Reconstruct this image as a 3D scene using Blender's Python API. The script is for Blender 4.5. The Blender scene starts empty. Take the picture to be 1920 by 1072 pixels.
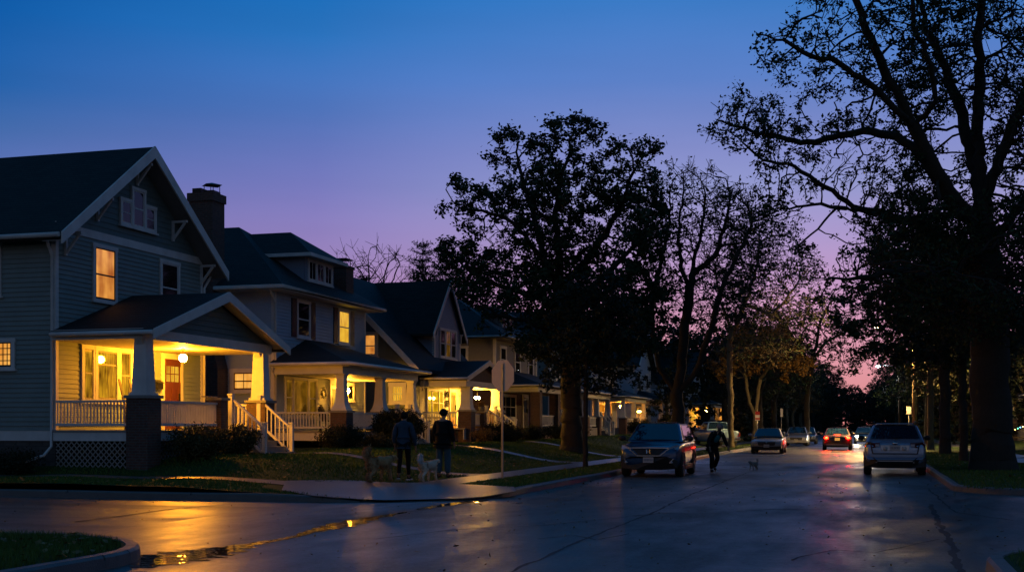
import bpy, bmesh, math, random
import numpy as np
from mathutils import Vector, Matrix

C = bpy.context.scene.collection
R = math.radians
PI = math.pi
rnd = random.Random(7)

# ------------------------------------------------------------------ helpers
def tag(o, label=None, cat=None, group=None, kind=None):
    if label: o['label'] = label
    if cat: o['category'] = cat
    if group: o['group'] = group
    if kind: o['kind'] = kind
    return o

def thing(name, label, cat, loc=(0, 0, 0), rz=0.0, group=None):
    o = bpy.data.objects.new(name, None)
    o.empty_display_size = 0.3
    C.objects.link(o)
    o.location = loc
    o.rotation_euler = (0, 0, rz)
    return tag(o, label, cat, group)

def link(name, me, parent=None):
    o = bpy.data.objects.new(name, me)
    C.objects.link(o)
    if parent is not None: o.parent = parent
    return o

class MB:
    """collects primitive shapes and links them as ONE mesh object"""
    def __init__(s): s.v = []; s.f = []; s.sm = []
    def add(s, vs, fs, smooth=False):
        n = len(s.v); s.v += [tuple(p) for p in vs]
        for f in fs:
            s.f.append([n + i for i in f]); s.sm.append(smooth)
        return s
    def box(s, x0, x1, y0, y1, z0, z1):
        return s.add([(x0,y0,z0),(x1,y0,z0),(x1,y1,z0),(x0,y1,z0),(x0,y0,z1),(x1,y0,z1),(x1,y1,z1),(x0,y1,z1)],
                     [(0,3,2,1),(4,5,6,7),(0,1,5,4),(1,2,6,5),(2,3,7,6),(3,0,4,7)])
    def taper(s, cx, cy, z0, z1, a, b):
        return s.add([(cx-a,cy-a,z0),(cx+a,cy-a,z0),(cx+a,cy+a,z0),(cx-a,cy+a,z0),
                      (cx-b,cy-b,z1),(cx+b,cy-b,z1),(cx+b,cy+b,z1),(cx-b,cy+b,z1)],
                     [(0,3,2,1),(4,5,6,7),(0,1,5,4),(1,2,6,5),(2,3,7,6),(3,0,4,7)])
    def quad(s, a, b, c, d): return s.add([a, b, c, d], [(0, 1, 2, 3)])
    def tri(s, a, b, c): return s.add([a, b, c], [(0, 1, 2)])
    def bar(s, p, q, w, h, up=(0, 0, 1)):
        p = Vector(p); q = Vector(q); d = (q - p).normalized(); u = Vector(up)
        sd = d.cross(u)
        if sd.length < 1e-4: sd = d.cross(Vector((1, 0, 0)))
        sd.normalize(); u2 = sd.cross(d).normalized()
        vs = []
        for e in (p, q):
            for a, b in ((-1,-1),(1,-1),(1,1),(-1,1)):
                vs.append(e + sd*(a*w/2) + u2*(b*h/2))
        return s.add(vs, [(0,3,2,1),(4,5,6,7),(0,1,5,4),(1,2,6,5),(2,3,7,6),(3,0,4,7)])
    def tube(s, pts, r, n=8, cap=True):
        pts = [Vector(p) for p in pts]
        rs = r if isinstance(r, (list, tuple)) else [r]*len(pts)
        vs = []; fs = []; prev = None
        for i, p in enumerate(pts):
            d = (pts[min(i+1, len(pts)-1)] - pts[max(i-1, 0)]).normalized()
            if prev is None:
                a = d.cross(Vector((0, 0, 1)))
                if a.length < 1e-3: a = d.cross(Vector((1, 0, 0)))
            else: a = prev - d*prev.dot(d)
            a.normalize(); prev = a; b = d.cross(a)
            for k in range(n):
                t = 2*PI*k/n
                vs.append(p + (a*math.cos(t) + b*math.sin(t))*rs[i])
        for i in range(len(pts)-1):
            for k in range(n):
                fs.append((i*n+k, i*n+(k+1) % n, (i+1)*n+(k+1) % n, (i+1)*n+k))
        s.add(vs, fs, True)
        if cap:
            m = len(s.v) - len(vs)
            s.f.append([m+k for k in range(n)][::-1]); s.sm.append(False)
            s.f.append([m+(len(pts)-1)*n+k for k in range(n)]); s.sm.append(False)
        return s
    def lathe(s, prof, c=(0, 0, 0), axis='z', n=20, smooth=True):
        vs = []; fs = []
        for (r, h) in prof:
            for k in range(n):
                t = 2*PI*k/n; a = r*math.cos(t); b = r*math.sin(t)
                p = {'z': (a, b, h), 'x': (h, a, b), 'y': (a, h, b)}[axis]
                vs.append((p[0]+c[0], p[1]+c[1], p[2]+c[2]))
        for i in range(len(prof)-1):
            for k in range(n):
                fs.append((i*n+k, i*n+(k+1) % n, (i+1)*n+(k+1) % n, (i+1)*n+k))
        s.add(vs, fs, smooth)
        m = len(s.v)-len(vs)
        for i, rev in ((0, True), (len(prof)-1, False)):
            if prof[i][0] > 1e-4:
                q = [m+i*n+k for k in range(n)]
                s.f.append(q[::-1] if rev else q); s.sm.append(False)
        return s
    def ball(s, c, rx, ry=None, rz=None, n=12, m=8):
        ry = ry or rx; rz = rz or rx
        vs = []; fs = []
        for i in range(m+1):
            ph = PI*i/m
            for k in range(n):
                t = 2*PI*k/n
                vs.append((c[0]+rx*math.sin(ph)*math.cos(t), c[1]+ry*math.sin(ph)*math.sin(t), c[2]+rz*math.cos(ph)))
        for i in range(m):
            for k in range(n):
                fs.append((i*n+k, (i+1)*n+k, (i+1)*n+(k+1) % n, i*n+(k+1) % n))
        return s.add(vs, fs, True)
    def slab(s, a, b, c, d, t):
        """thick sheet: top face a,b,c,d, dropped by t"""
        n = [Vector(p) for p in (a, b, c, d)]
        lo = [p - Vector((0, 0, t)) for p in n]
        return s.add(n+lo, [(0,1,2,3),(7,6,5,4),(0,4,5,1),(1,5,6,2),(2,6,7,3),(3,7,4,0)])
    def prism(s, poly, axis, c0, c1):
        def P(p, c): return {'x': (c, p[0], p[1]), 'y': (p[0], c, p[1]), 'z': (p[0], p[1], c)}[axis]
        n = len(poly)
        vs = [P(p, c0) for p in poly] + [P(p, c1) for p in poly]
        fs = [tuple(range(n))[::-1], tuple(range(n, 2*n))] + [(i, (i+1) % n, n+(i+1) % n, n+i) for i in range(n)]
        return s.add(vs, fs)
    def build(s, name, m=None, parent=None, bevel=0, sub=0):
        me = bpy.data.meshes.new(name)
        me.from_pydata(s.v, [], s.f)
        me.polygons.foreach_set('use_smooth', s.sm)
        bm = bmesh.new(); bm.from_mesh(me)
        bmesh.ops.recalc_face_normals(bm, faces=bm.faces)
        bm.to_mesh(me); bm.free()
        if m: me.materials.append(m)
        o = link(name, me, parent)
        if bevel:
            b = o.modifiers.new('bevel', 'BEVEL'); b.width = bevel; b.segments = 2; b.limit_method = 'ANGLE'
        if sub:
            b = o.modifiers.new('sub', 'SUBSURF'); b.levels = sub; b.render_levels = sub
        return o

def np_mesh(name, V, F, m, parent=None, smooth=False, col=None):
    """V (n,3) float, F (k,4) int"""
    me = bpy.data.meshes.new(name)
    k = F.shape[1]
    me.vertices.add(len(V)); me.vertices.foreach_set('co', np.ascontiguousarray(V, np.float32).ravel())
    me.loops.add(F.size); me.loops.foreach_set('vertex_index', np.ascontiguousarray(F, np.int32).ravel())
    me.polygons.add(len(F))
    me.polygons.foreach_set('loop_start', np.arange(0, F.size, k, dtype=np.int32))
    if smooth: me.polygons.foreach_set('use_smooth', np.ones(len(F), bool))
    me.update(calc_edges=True)
    if m: me.materials.append(m)
    return link(name, me, parent)

# ------------------------------------------------------------------ materials
def lin(r, g, b):
    f = lambda c: (c/255/12.92) if c/255 <= .04045 else ((c/255+.055)/1.055)**2.4
    return (f(r), f(g), f(b), 1)

def new_mat(name):
    m = bpy.data.materials.new(name); m.use_nodes = True
    nt = m.node_tree; b = nt.nodes['Principled BSDF']
    return m, nt, b

def N(nt, t, **kw):
    n = nt.nodes.new(t)
    for k, v in kw.items():
        if k in n.inputs: n.inputs[k].default_value = v
        else: setattr(n, k, v)
    return n

def mat(name, col, rough=.6, var=.25, scale=6, bump=0.0, bscale=40, metal=0, spec=.4, coat=0):
    m, nt, b = new_mat(name)
    L = nt.links.new
    tc = N(nt, 'ShaderNodeTexCoord')
    nz = N(nt, 'ShaderNodeTexNoise', Scale=scale, Detail=6, Roughness=.6)
    L(tc.outputs['Object'], nz.inputs['Vector'])
    rp = N(nt, 'ShaderNodeMapRange')
    rp.inputs['To Min'].default_value = 1-var; rp.inputs['To Max'].default_value = 1+var
    L(nz.outputs['Fac'], rp.inputs['Value'])
    mx = N(nt, 'ShaderNodeMix', data_type='RGBA', blend_type='MULTIPLY')
    mx.inputs['Factor'].default_value = 1
    mx.inputs['A'].default_value = (*col, 1)
    L(rp.outputs['Result'], mx.inputs['B'])
    L(mx.outputs['Result'], b.inputs['Base Color'])
    b.inputs['Roughness'].default_value = rough
    b.inputs['Metallic'].default_value = metal
    b.inputs['Specular IOR Level'].default_value = spec
    if coat:
        b.inputs['Coat Weight'].default_value = coat; b.inputs['Coat Roughness'].default_value = .05
    if bump:
        n2 = N(nt, 'ShaderNodeTexNoise', Scale=bscale, Detail=5)
        L(tc.outputs['Object'], n2.inputs['Vector'])
        bp = N(nt, 'ShaderNodeBump', Strength=bump, Distance=.02)
        L(n2.outputs['Fac'], bp.inputs['Height']); L(bp.outputs['Normal'], b.inputs['Normal'])
    return m

def brick_mat(name, c1, c2, mortar, w=.21, h=.07, rough=.8, ms=.012, scale=1.0):
    m, nt, b = new_mat(name); L = nt.links.new
    tc = N(nt, 'ShaderNodeTexCoord'); sp = N(nt, 'ShaderNodeSeparateXYZ'); L(tc.outputs['Object'], sp.inputs[0])
    ad = N(nt, 'ShaderNodeMath', operation='ADD'); L(sp.outputs[0], ad.inputs[0]); L(sp.outputs[1], ad.inputs[1])
    cb = N(nt, 'ShaderNodeCombineXYZ'); L(ad.outputs[0], cb.inputs[0]); L(sp.outputs[2], cb.inputs[1])
    br = N(nt, 'ShaderNodeTexBrick', Scale=scale)
    br.inputs['Color1'].default_value = (*c1, 1); br.inputs['Color2'].default_value = (*c2, 1); br.inputs['Mortar'].default_value = (*mortar, 1)
    br.inputs['Brick Width'].default_value = w; br.inputs['Row Height'].default_value = h; br.inputs['Mortar Size'].default_value = ms
    L(cb.outputs[0], br.inputs['Vector'])
    nz = N(nt, 'ShaderNodeTexNoise', Scale=9, Detail=6); L(tc.outputs['Object'], nz.inputs['Vector'])
    mx = N(nt, 'ShaderNodeMix', data_type='RGBA', blend_type='MULTIPLY'); mx.inputs['Factor'].default_value = .6
    L(br.outputs['Color'], mx.inputs['A']); L(nz.outputs['Fac'], mx.inputs['B'])
    L(mx.outputs['Result'], b.inputs['Base Color'])
    b.inputs['Roughness'].default_value = rough
    bp = N(nt, 'ShaderNodeBump', Strength=.5, Distance=.01); bp.invert = True
    L(br.outputs['Fac'], bp.inputs['Height']); L(bp.outputs['Normal'], b.inputs['Normal'])
    return m

def roof_mat(name, c):
    """asphalt shingles: courses follow height, so the pattern runs level on every slope"""
    m, nt, b = new_mat(name); L = nt.links.new
    tc = N(nt, 'ShaderNodeTexCoord'); sp = N(nt, 'ShaderNodeSeparateXYZ'); L(tc.outputs['Object'], sp.inputs[0])
    ad = N(nt, 'ShaderNodeMath', operation='ADD'); L(sp.outputs[0], ad.inputs[0]); L(sp.outputs[1], ad.inputs[1])
    cb = N(nt, 'ShaderNodeCombineXYZ'); L(ad.outputs[0], cb.inputs[0]); L(sp.outputs[2], cb.inputs[1])
    br = N(nt, 'ShaderNodeTexBrick', Scale=1)
    br.inputs['Color1'].default_value = (*c, 1); br.inputs['Color2'].default_value = (c[0]*1.7, c[1]*1.7, c[2]*1.7, 1)
    br.inputs['Mortar'].default_value = (c[0]*.4, c[1]*.4, c[2]*.4, 1)
    br.inputs['Brick Width'].default_value = .3; br.inputs['Row Height'].default_value = .085; br.inputs['Mortar Size'].default_value = .008
    L(cb.outputs[0], br.inputs['Vector'])
    nz = N(nt, 'ShaderNodeTexNoise', Scale=1.3, Detail=7, Roughness=.7); L(tc.outputs['Object'], nz.inputs['Vector'])
    rp = N(nt, 'ShaderNodeMapRange'); rp.inputs['To Min'].default_value = .5; rp.inputs['To Max'].default_value = 1.5; L(nz.outputs['Fac'], rp.inputs['Value'])
    mx = N(nt, 'ShaderNodeMix', data_type='RGBA', blend_type='MULTIPLY'); mx.inputs['Factor'].default_value = 1
    L(br.outputs['Color'], mx.inputs['A']); L(rp.outputs['Result'], mx.inputs['B']); L(mx.outputs['Result'], b.inputs['Base Color'])
    b.inputs['Roughness'].default_value = .75; b.inputs['Specular IOR Level'].default_value = .3
    bp = N(nt, 'ShaderNodeBump', Strength=.6, Distance=.012); bp.invert = True
    L(br.outputs['Fac'], bp.inputs['Height']); L(bp.outputs['Normal'], b.inputs['Normal'])
    return m

def lit_mat(name, c0, c1, s0, s1, stripes=18, axis=1, gloss=.08):
    """glass that gives off light, as if from a lit curtained room behind it"""
    m, nt, b = new_mat(name); L = nt.links.new
    tc = N(nt, 'ShaderNodeTexCoord'); sp = N(nt, 'ShaderNodeSeparateXYZ'); L(tc.outputs['Object'], sp.inputs[0])
    ad = N(nt, 'ShaderNodeMath', operation='ADD'); L(sp.outputs[0], ad.inputs[0]); L(sp.outputs[1], ad.inputs[1])
    cb = N(nt, 'ShaderNodeCombineXYZ'); L(ad.outputs[0], cb.inputs[0])
    m2 = N(nt, 'ShaderNodeMath', operation='MULTIPLY'); m2.inputs[1].default_value = .12; L(sp.outputs[2], m2.inputs[0]); L(m2.outputs[0], cb.inputs[1])
    nz = N(nt, 'ShaderNodeTexNoise', Scale=stripes, Detail=3); L(cb.outputs[0], nz.inputs['Vector'])
    n2 = N(nt, 'ShaderNodeTexNoise', Scale=1.6, Detail=2); L(tc.outputs['Object'], n2.inputs['Vector'])
    av = N(nt, 'ShaderNodeMath', operation='ADD'); L(nz.outputs['Fac'], av.inputs[0]); L(n2.outputs['Fac'], av.inputs[1])
    rp = N(nt, 'ShaderNodeMapRange'); rp.inputs['From Min'].default_value = .65; rp.inputs['From Max'].default_value = 1.3
    L(av.outputs[0], rp.inputs['Value'])
    mx = N(nt, 'ShaderNodeMix', data_type='RGBA'); mx.inputs['A'].default_value = c0; mx.inputs['B'].default_value = c1
    L(rp.outputs['Result'], mx.inputs['Factor'])
    st = N(nt, 'ShaderNodeMapRange'); st.inputs['To Min'].default_value = s0; st.inputs['To Max'].default_value = s1
    L(rp.outputs['Result'], st.inputs['Value'])
    b.inputs['Base Color'].default_value = (.02, .02, .02, 1)
    b.inputs['Roughness'].default_value = gloss
    L(mx.outputs['Result'], b.inputs['Emission Color']); L(st.outputs['Result'], b.inputs['Emission Strength'])
    return m

def emit_mat(name, col, s):
    m, nt, b = new_mat(name)
    b.inputs['Base Color'].default_value = (.3, .3, .3, 1)
    b.inputs['Emission Color'].default_value = (*col, 1); b.inputs['Emission Strength'].default_value = s
    return m

def glass_mat(name, col=(.01, .012, .014), rough=.06):
    m, nt, b = new_mat(name)
    b.inputs['Base Color'].default_value = (*col, 1); b.inputs['Roughness'].default_value = rough
    b.inputs['Specular IOR Level'].default_value = .4
    return m

def leaf_mat(name, c0, c1, scale=1.2):
    m, nt, b = new_mat(name); L = nt.links.new
    tc = N(nt, 'ShaderNodeTexCoord')
    nz = N(nt, 'ShaderNodeTexNoise', Scale=scale, Detail=4); L(tc.outputs['Object'], nz.inputs['Vector'])
    wn = N(nt, 'ShaderNodeTexWhiteNoise'); 
    ge = N(nt, 'ShaderNodeNewGeometry'); L(ge.outputs['Random Per Island'], wn.inputs['Vector'])
    av = N(nt, 'ShaderNodeMath', operation='ADD'); L(nz.outputs['Fac'], av.inputs[0])
    ml = N(nt, 'ShaderNodeMath', operation='MULTIPLY'); ml.inputs[1].default_value = .5; L(wn.outputs['Value'], ml.inputs[0]); L(ml.outputs[0], av.inputs[1])
    rp = N(nt, 'ShaderNodeMapRange'); rp.inputs['From Min'].default_value = .4; rp.inputs['From Max'].default_value = 1.1; L(av.outputs[0], rp.inputs['Value'])
    mx = N(nt, 'ShaderNodeMix', data_type='RGBA'); mx.inputs['A'].default_value = (*c0, 1); mx.inputs['B'].default_value = (*c1, 1)
    L(rp.outputs['Result'], mx.inputs['Factor']); L(mx.outputs['Result'], b.inputs['Base Color'])
    b.inputs['Roughness'].default_value = .7; b.inputs['Specular IOR Level'].default_value = .25
    return m

M = {}
M['trim'] = mat('white_painted_trim', (.58, .58, .56), .55, .28, 2.4)
M['sage'] = mat('sage_grey_siding', (.18, .235, .225), .6, .26, 1.7)
M['gable'] = mat('dark_sage_shingle', (.11, .16, .16), .7, .2, 5)
M['pale'] = mat('pale_blue_grey_siding', (.34, .42, .51), .6, .22, 1.6)
M['teal'] = mat('dark_teal_siding', (.10, .135, .16), .6, .14, 2)
M['cream'] = mat('cream_siding', (.55, .53, .47), .6, .1, 2)
M['stucco'] = mat('grey_stucco', (.22, .22, .21), .9, .2, 8, .4, 60)
M['slate'] = mat('slate_blue_siding', (.22, .27, .36), .6, .1, 2)
M['shutter'] = mat('black_shutter_paint', (.012, .014, .018), .5)
M['roof'] = roof_mat('charcoal_shingles', (.009, .012, .0115))
M['brick'] = brick_mat('dark_red_brick', (.10, .045, .032), (.15, .065, .045), (.11, .10, .09))
M['foundation'] = brick_mat('stone_block_foundation', (.07, .065, .06), (.09, .085, .08), (.05, .05, .05), .4, .2)
M['deck'] = mat('grey_porch_boards', (.22, .21, .20), .6, .2, 8)
M['step'] = mat('grey_step_paint', (.20, .20, .19), .6, .25, 8)
M['ceiling'] = mat('cream_bead_board', (.46, .42, .33), .6, .08, 3)
M['door_red'] = mat('red_brown_door_wood', (.10, .03, .012), .4, .3, 9)
M['door_tan'] = mat('tan_door_paint', (.34, .20, .08), .45, .2, 6)
M['dark_metal'] = mat('dark_metal', (.02, .02, .02), .45, .2, 10, metal=.6)
M['grey_metal'] = mat('galvanised_steel', (.30, .31, .32), .45, .2, 12, metal=.7)
M['glass'] = glass_mat('dark_window_glass', (.006, .008, .009))
M['lit_orange'] = lit_mat('lit_orange_blind', lin(180, 88, 26), lin(250, 172, 76), .7, 1.0, 4)
M['lit_yellow'] = lit_mat('lit_yellow_curtain', lin(200, 120, 10), lin(255, 205, 60), .75, 1.0, 14)
M['lit_leaded'] = lit_mat('lit_leaded_glass', lin(225, 140, 40), lin(255, 190, 90), .9, 1.15, 6)
M['dim_room'] = lit_mat('dim_warm_room', lin(30, 18, 4), lin(125, 84, 12), .4, 1.0, 4, gloss=.04)
M['curtain_glow'] = lit_mat('curtain_painted_lamplight', lin(96, 54, 5), lin(226, 165, 30), .6, 1.0, 16, gloss=.03)  # emission stands in for porch lamplight falling on the curtains from outside
M['bright_room'] = lit_mat('bright_room', lin(170, 105, 5), lin(255, 205, 35), .7, 1.0, 9, gloss=.03)
M['amber_room'] = lit_mat('amber_room', lin(150, 70, 5), lin(235, 140, 20), .7, 1.0, 7, gloss=.05)
WARM = (1.0, .355, .014)
M['bark'] = mat('dark_bark', (.03, .024, .018), .9, .4, 9, .8, 25)
M['bark_pale'] = mat('grey_brown_bark', (.10, .085, .055), .9, .35, 9, .8, 25)
M['oak'] = leaf_mat('dark_oak_leaves', (.012, .026, .010), (.034, .06, .02))
M['autumn'] = leaf_mat('rusty_autumn_leaves', (.07, .04, .011), (.19, .10, .018))
M['autumn_dark'] = leaf_mat('brown_autumn_leaves', (.035, .022, .008), (.10, .055, .014))
M['green'] = leaf_mat('green_leaves', (.02, .035, .01), (.06, .085, .02))
M['needle'] = leaf_mat('pine_needles', (.008, .02, .012), (.02, .04, .022))
M['bush'] = leaf_mat('shrub_leaves', (.03, .035, .012), (.09, .08, .03))
M['bush_dark'] = leaf_mat('yew_leaves', (.008, .016, .008), (.02, .03, .013))
M['grass'] = leaf_mat('lawn_blades', (.042, .084, .012), (.085, .15, .022), .6)
M['soil'] = mat('damp_turf', (.026, .050, .010), .9, .5, 3, .6, 30, spec=.15)
M['lattice'] = mat('grey_lattice_paint', (.20, .19, .17), .7, .3, 6)
M['dead_leaf'] = leaf_mat('fallen_leaves', (.09, .05, .015), (.28, .18, .06), 8)
M['concrete'] = mat('damp_concrete', (.085, .085, .088), .36, .35, 4, .3, 60, spec=.5)
M['curb'] = mat('worn_concrete_curb', (.085, .085, .085), .5, .4, 5, .4, 50, spec=.5)
M['black'] = mat('black_plastic', (.012, .012, .012), .55, .1)
M['rubber'] = mat('tyre_rubber', (.012, .012, .012), .8, .15, 20)
M['chrome'] = mat('chrome', (.6, .6, .62), .15, .05, metal=1)
M['alloy'] = mat('alloy_rim', (.35, .36, .38), .3, .1, metal=.9)
M['lamp_glass'] = mat('clear_lamp_glass', (.35, .36, .4), .08, .1, spec=.8)
M['tail_off'] = mat('unlit_red_lens', (.10, .008, .008), .12, .1, spec=.7)
M['plate'] = mat('plate_white', (.42, .42, .40), .5, .1)
M['plate_ink'] = mat('plate_ink', (.05, .06, .12), .6, .1)
# ------------------------------------------------------------------ camera
CAM_H, FPX, HZ, YAW = 1.5, 2300.0, 800.0, math.atan(665/2300)
cam_d = bpy.data.cameras.new('camera'); cam = bpy.data.objects.new('camera', cam_d); C.objects.link(cam)
cam.location = (0, 0, CAM_H); cam.rotation_euler = (PI/2, 0, YAW)
cam_d.sensor_width = 36; cam_d.lens = 36*FPX/1920
cam_d.shift_y = (HZ-536)/1920
cam_d.clip_end = 3000; cam_d.clip_start = .1
bpy.context.scene.camera = cam
def at(u, v, d):
    """point seen at photo pixel (u, v) at distance d metres along the lens axis"""
    r = (u-960)/FPX*d
    return Vector((-d*math.sin(YAW)+r*math.cos(YAW), d*math.cos(YAW)+r*math.sin(YAW), CAM_H+(HZ-v)/FPX*d))

# ------------------------------------------------------------------ sky, world light
w = bpy.data.worlds.new('World'); bpy.context.scene.world = w; w.use_nodes = True
nt = w.node_tree; L = nt.links.new
bg = nt.nodes['Background']
tc = N(nt, 'ShaderNodeTexCoord'); nm = N(nt, 'ShaderNodeVectorMath', operation='NORMALIZE'); L(tc.outputs['Generated'], nm.inputs[0])
sp = N(nt, 'ShaderNodeSeparateXYZ'); L(nm.outputs[0], sp.inputs[0])
def ramp(stops):
    r = nt.nodes.new('ShaderNodeValToRGB'); e = r.color_ramp.elements
    while len(e) > 1: e.remove(e[-1])
    for i, (p, c) in enumerate(stops):
        q = e[0] if i == 0 else e.new(p)
        q.position = p; q.color = lin(*c)
    r.color_ramp.interpolation = 'EASE' if False else 'LINEAR'
    L(sp.outputs[2], r.inputs[0]); return r
west = ramp([(0, (231, 143, 139)), (.043, (228, 153, 162)), (.075, (219, 155, 179)), (.115, (194, 153, 197)), (.15, (171, 153, 204)), (.19, (147, 153, 207)), (.215, (137, 146, 208)), (.27, (93, 130, 202)), (.34, (47, 121, 197)), (.5, (17, 93, 156)), (1, (14, 73, 117))])
mid = ramp([(0, (216, 132, 151)), (.06, (202, 134, 171)), (.10, (175, 132, 184)), (.13, (154, 130, 187)), (.19, (119, 122, 190)), (.245, (81, 117, 189)), (.30, (43, 115, 190)), (.34, (21, 109, 187)), (.5, (15, 87, 149)), (1, (14, 73, 117))])
side = ramp([(0, (158, 116, 149)), (.06, (149, 119, 164)), (.13, (128, 119, 176)), (.19, (90, 113, 179)), (.22, (65, 108, 174)), (.25, (33, 98, 171)), (.30, (13, 90, 167)), (.34, (9, 81, 155)), (.5, (13, 79, 136)), (1, (14, 73, 117))])
east = ramp([(0, (128, 115, 116)), (.06, (120, 114, 122)), (.15, (98, 105, 126)), (.3, (66, 90, 124)), (.5, (38, 80, 120)), (1, (16, 72, 114))])
fl = N(nt, 'ShaderNodeVectorMath', operation='MULTIPLY'); L(nm.outputs[0], fl.inputs[0]); fl.inputs[1].default_value = (1, 1, 0)
fn = N(nt, 'ShaderNodeVectorMath', operation='NORMALIZE'); L(fl.outputs[0], fn.inputs[0])
dt = N(nt, 'ShaderNodeVectorMath', operation='DOT_PRODUCT'); L(fn.outputs[0], dt.inputs[0]); dt.inputs[1].default_value = (-.05, .9987, 0)
def fade(a, b, lo, hi):
    rg = N(nt, 'ShaderNodeMapRange'); rg.inputs['From Min'].default_value = lo; rg.inputs['From Max'].default_value = hi; L(dt.outputs['Value'], rg.inputs['Value'])
    mx = N(nt, 'ShaderNodeMix', data_type='RGBA'); L(rg.outputs['Result'], mx.inputs['Factor']); L(a, mx.inputs['A']); L(b, mx.inputs['B']); return mx
mx = fade(east.outputs[0], side.outputs[0], .35, .80)
mx = fade(mx.outputs['Result'], mid.outputs[0], .80, .925)
mx = fade(mx.outputs['Result'], west.outputs[0], .925, .992)
# thin uneven dusk cloud, too faint to have edges
nz = N(nt, 'ShaderNodeTexNoise', Scale=2.2, Detail=4, Roughness=.5)
mp = N(nt, 'ShaderNodeMapping'); mp.inputs['Scale'].default_value = (1, 1, 7); L(nm.outputs[0], mp.inputs[0]); L(mp.outputs[0], nz.inputs['Vector'])
rz_ = N(nt, 'ShaderNodeMapRange'); rz_.inputs['To Min'].default_value = .84; rz_.inputs['To Max'].default_value = 1.14; L(nz.outputs['Fac'], rz_.inputs['Value'])
m3 = N(nt, 'ShaderNodeMix', data_type='RGBA', blend_type='MULTIPLY'); m3.inputs['Factor'].default_value = 1
L(mx.outputs['Result'], m3.inputs['A']); L(rz_.outputs['Result'], m3.inputs['B'])
L(m3.outputs['Result'], bg.inputs['Color']); bg.inputs['Strength'].default_value = 1.0

# ------------------------------------------------------------------ terrain
def sm(t): t = max(0, min(1, t)); return t*t*(3-2*t)
RX0, RX1, CY0, CY1L, CY1R = -7.45, 1.95, 14.8, 22.5, 28.8
def zt(x, y):
    if x < RX0+.5 and y > CY1L-.5:
        a = sm((-10.7-x)/4.8)
        z = .14 + .14*a + a*sm((y-26.3)/2.4)*(.44 + .004*max(0, y-30))
        q = max(0, 1-math.hypot(x+8.9, y-23.8)/2.8)
        return z - .115*sm(q*1.5) + .02*math.sin(x*1.7+y*.8)*a
    if x > RX1-.5 and y > CY1R-.5:
        return .14 + .35*sm((x-5.5)/7) + .015*math.sin(x*1.3+y*.7)*sm((x-2.5)/2)
    return .14 + .03*sm((abs(x+3)-7)/6)

def sheet(name, m, xs, ys, fx, dz=0, parent=None):
    """grid sheet over the terrain; fx maps (s, y) to x"""
    V = []; nx = len(xs)
    for y in ys:
        for s in xs:
            x = fx(s, y); V.append((x, y, zt(x, y)+dz))
    F = [(j*nx+i, j*nx+i+1, (j+1)*nx+i+1, (j+1)*nx+i) for j in range(len(ys)-1) for i in range(nx-1)]
    me = bpy.data.meshes.new(name); me.from_pydata(V, [], F); me.materials.append(m)
    bm = bmesh.new(); bm.from_mesh(me); bmesh.ops.recalc_face_normals(bm, faces=bm.faces)
    if sum(f.normal.z for f in bm.faces) < 0: bmesh.ops.reverse_faces(bm, faces=bm.faces)
    bm.to_mesh(me); bm.free()
    for p in me.polygons: p.use_smooth = True
    return link(name, me, parent)

def struct(o, label=None): return tag(o, label, None, None, 'structure')

g = MB(); g.quad((-1500, -300, -.06), (1500, -300, -.06), (1500, 2500, -.06), (-1500, 2500, -.06))
struct(g.build('ground', M['soil']), 'dark ground under the whole neighbourhood')

def offs(first, last, n, p=2.2): return [first + (last-first)*(i/n)**p for i in range(n+1)]
def quadrant(name, label, cx, cy, sx, sy, r, ex, ey):
    def fx(s, y):
        t = abs(y-cy)
        xo = r - math.sqrt(max(0, r*r-(r-t)**2)) if t < r else 0
        return cx + sx*(xo + s)
    xs = offs(.13, ex, 44, 2.0)
    ys = [cy + sy*t for t in ([.13, .25, .45, .7, 1, 1.4, 1.9, 2.5, 3.2] + offs(4, ey, 46, 1.9))]
    struct(sheet(name, M['soil'], xs, ys, fx), label)
    # kerb along the same edge
    pts = [(cx+sx*ex, cy)]
    k = max(2, int(ex/1.5)); 
    pts = [(cx+sx*(r+(ex-r)*(1-i/k)), cy) for i in range(k)]
    for i in range(13):
        a = PI/2*i/12
        pts.append((cx+sx*(r-r*math.sin(a)), cy+sy*(r-r*math.cos(a))))
    k = max(2, int(ey/1.5))
    pts += [(cx, cy+sy*(r+(ey-r)*(i+1)/k)) for i in range(k)]
    return pts
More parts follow.
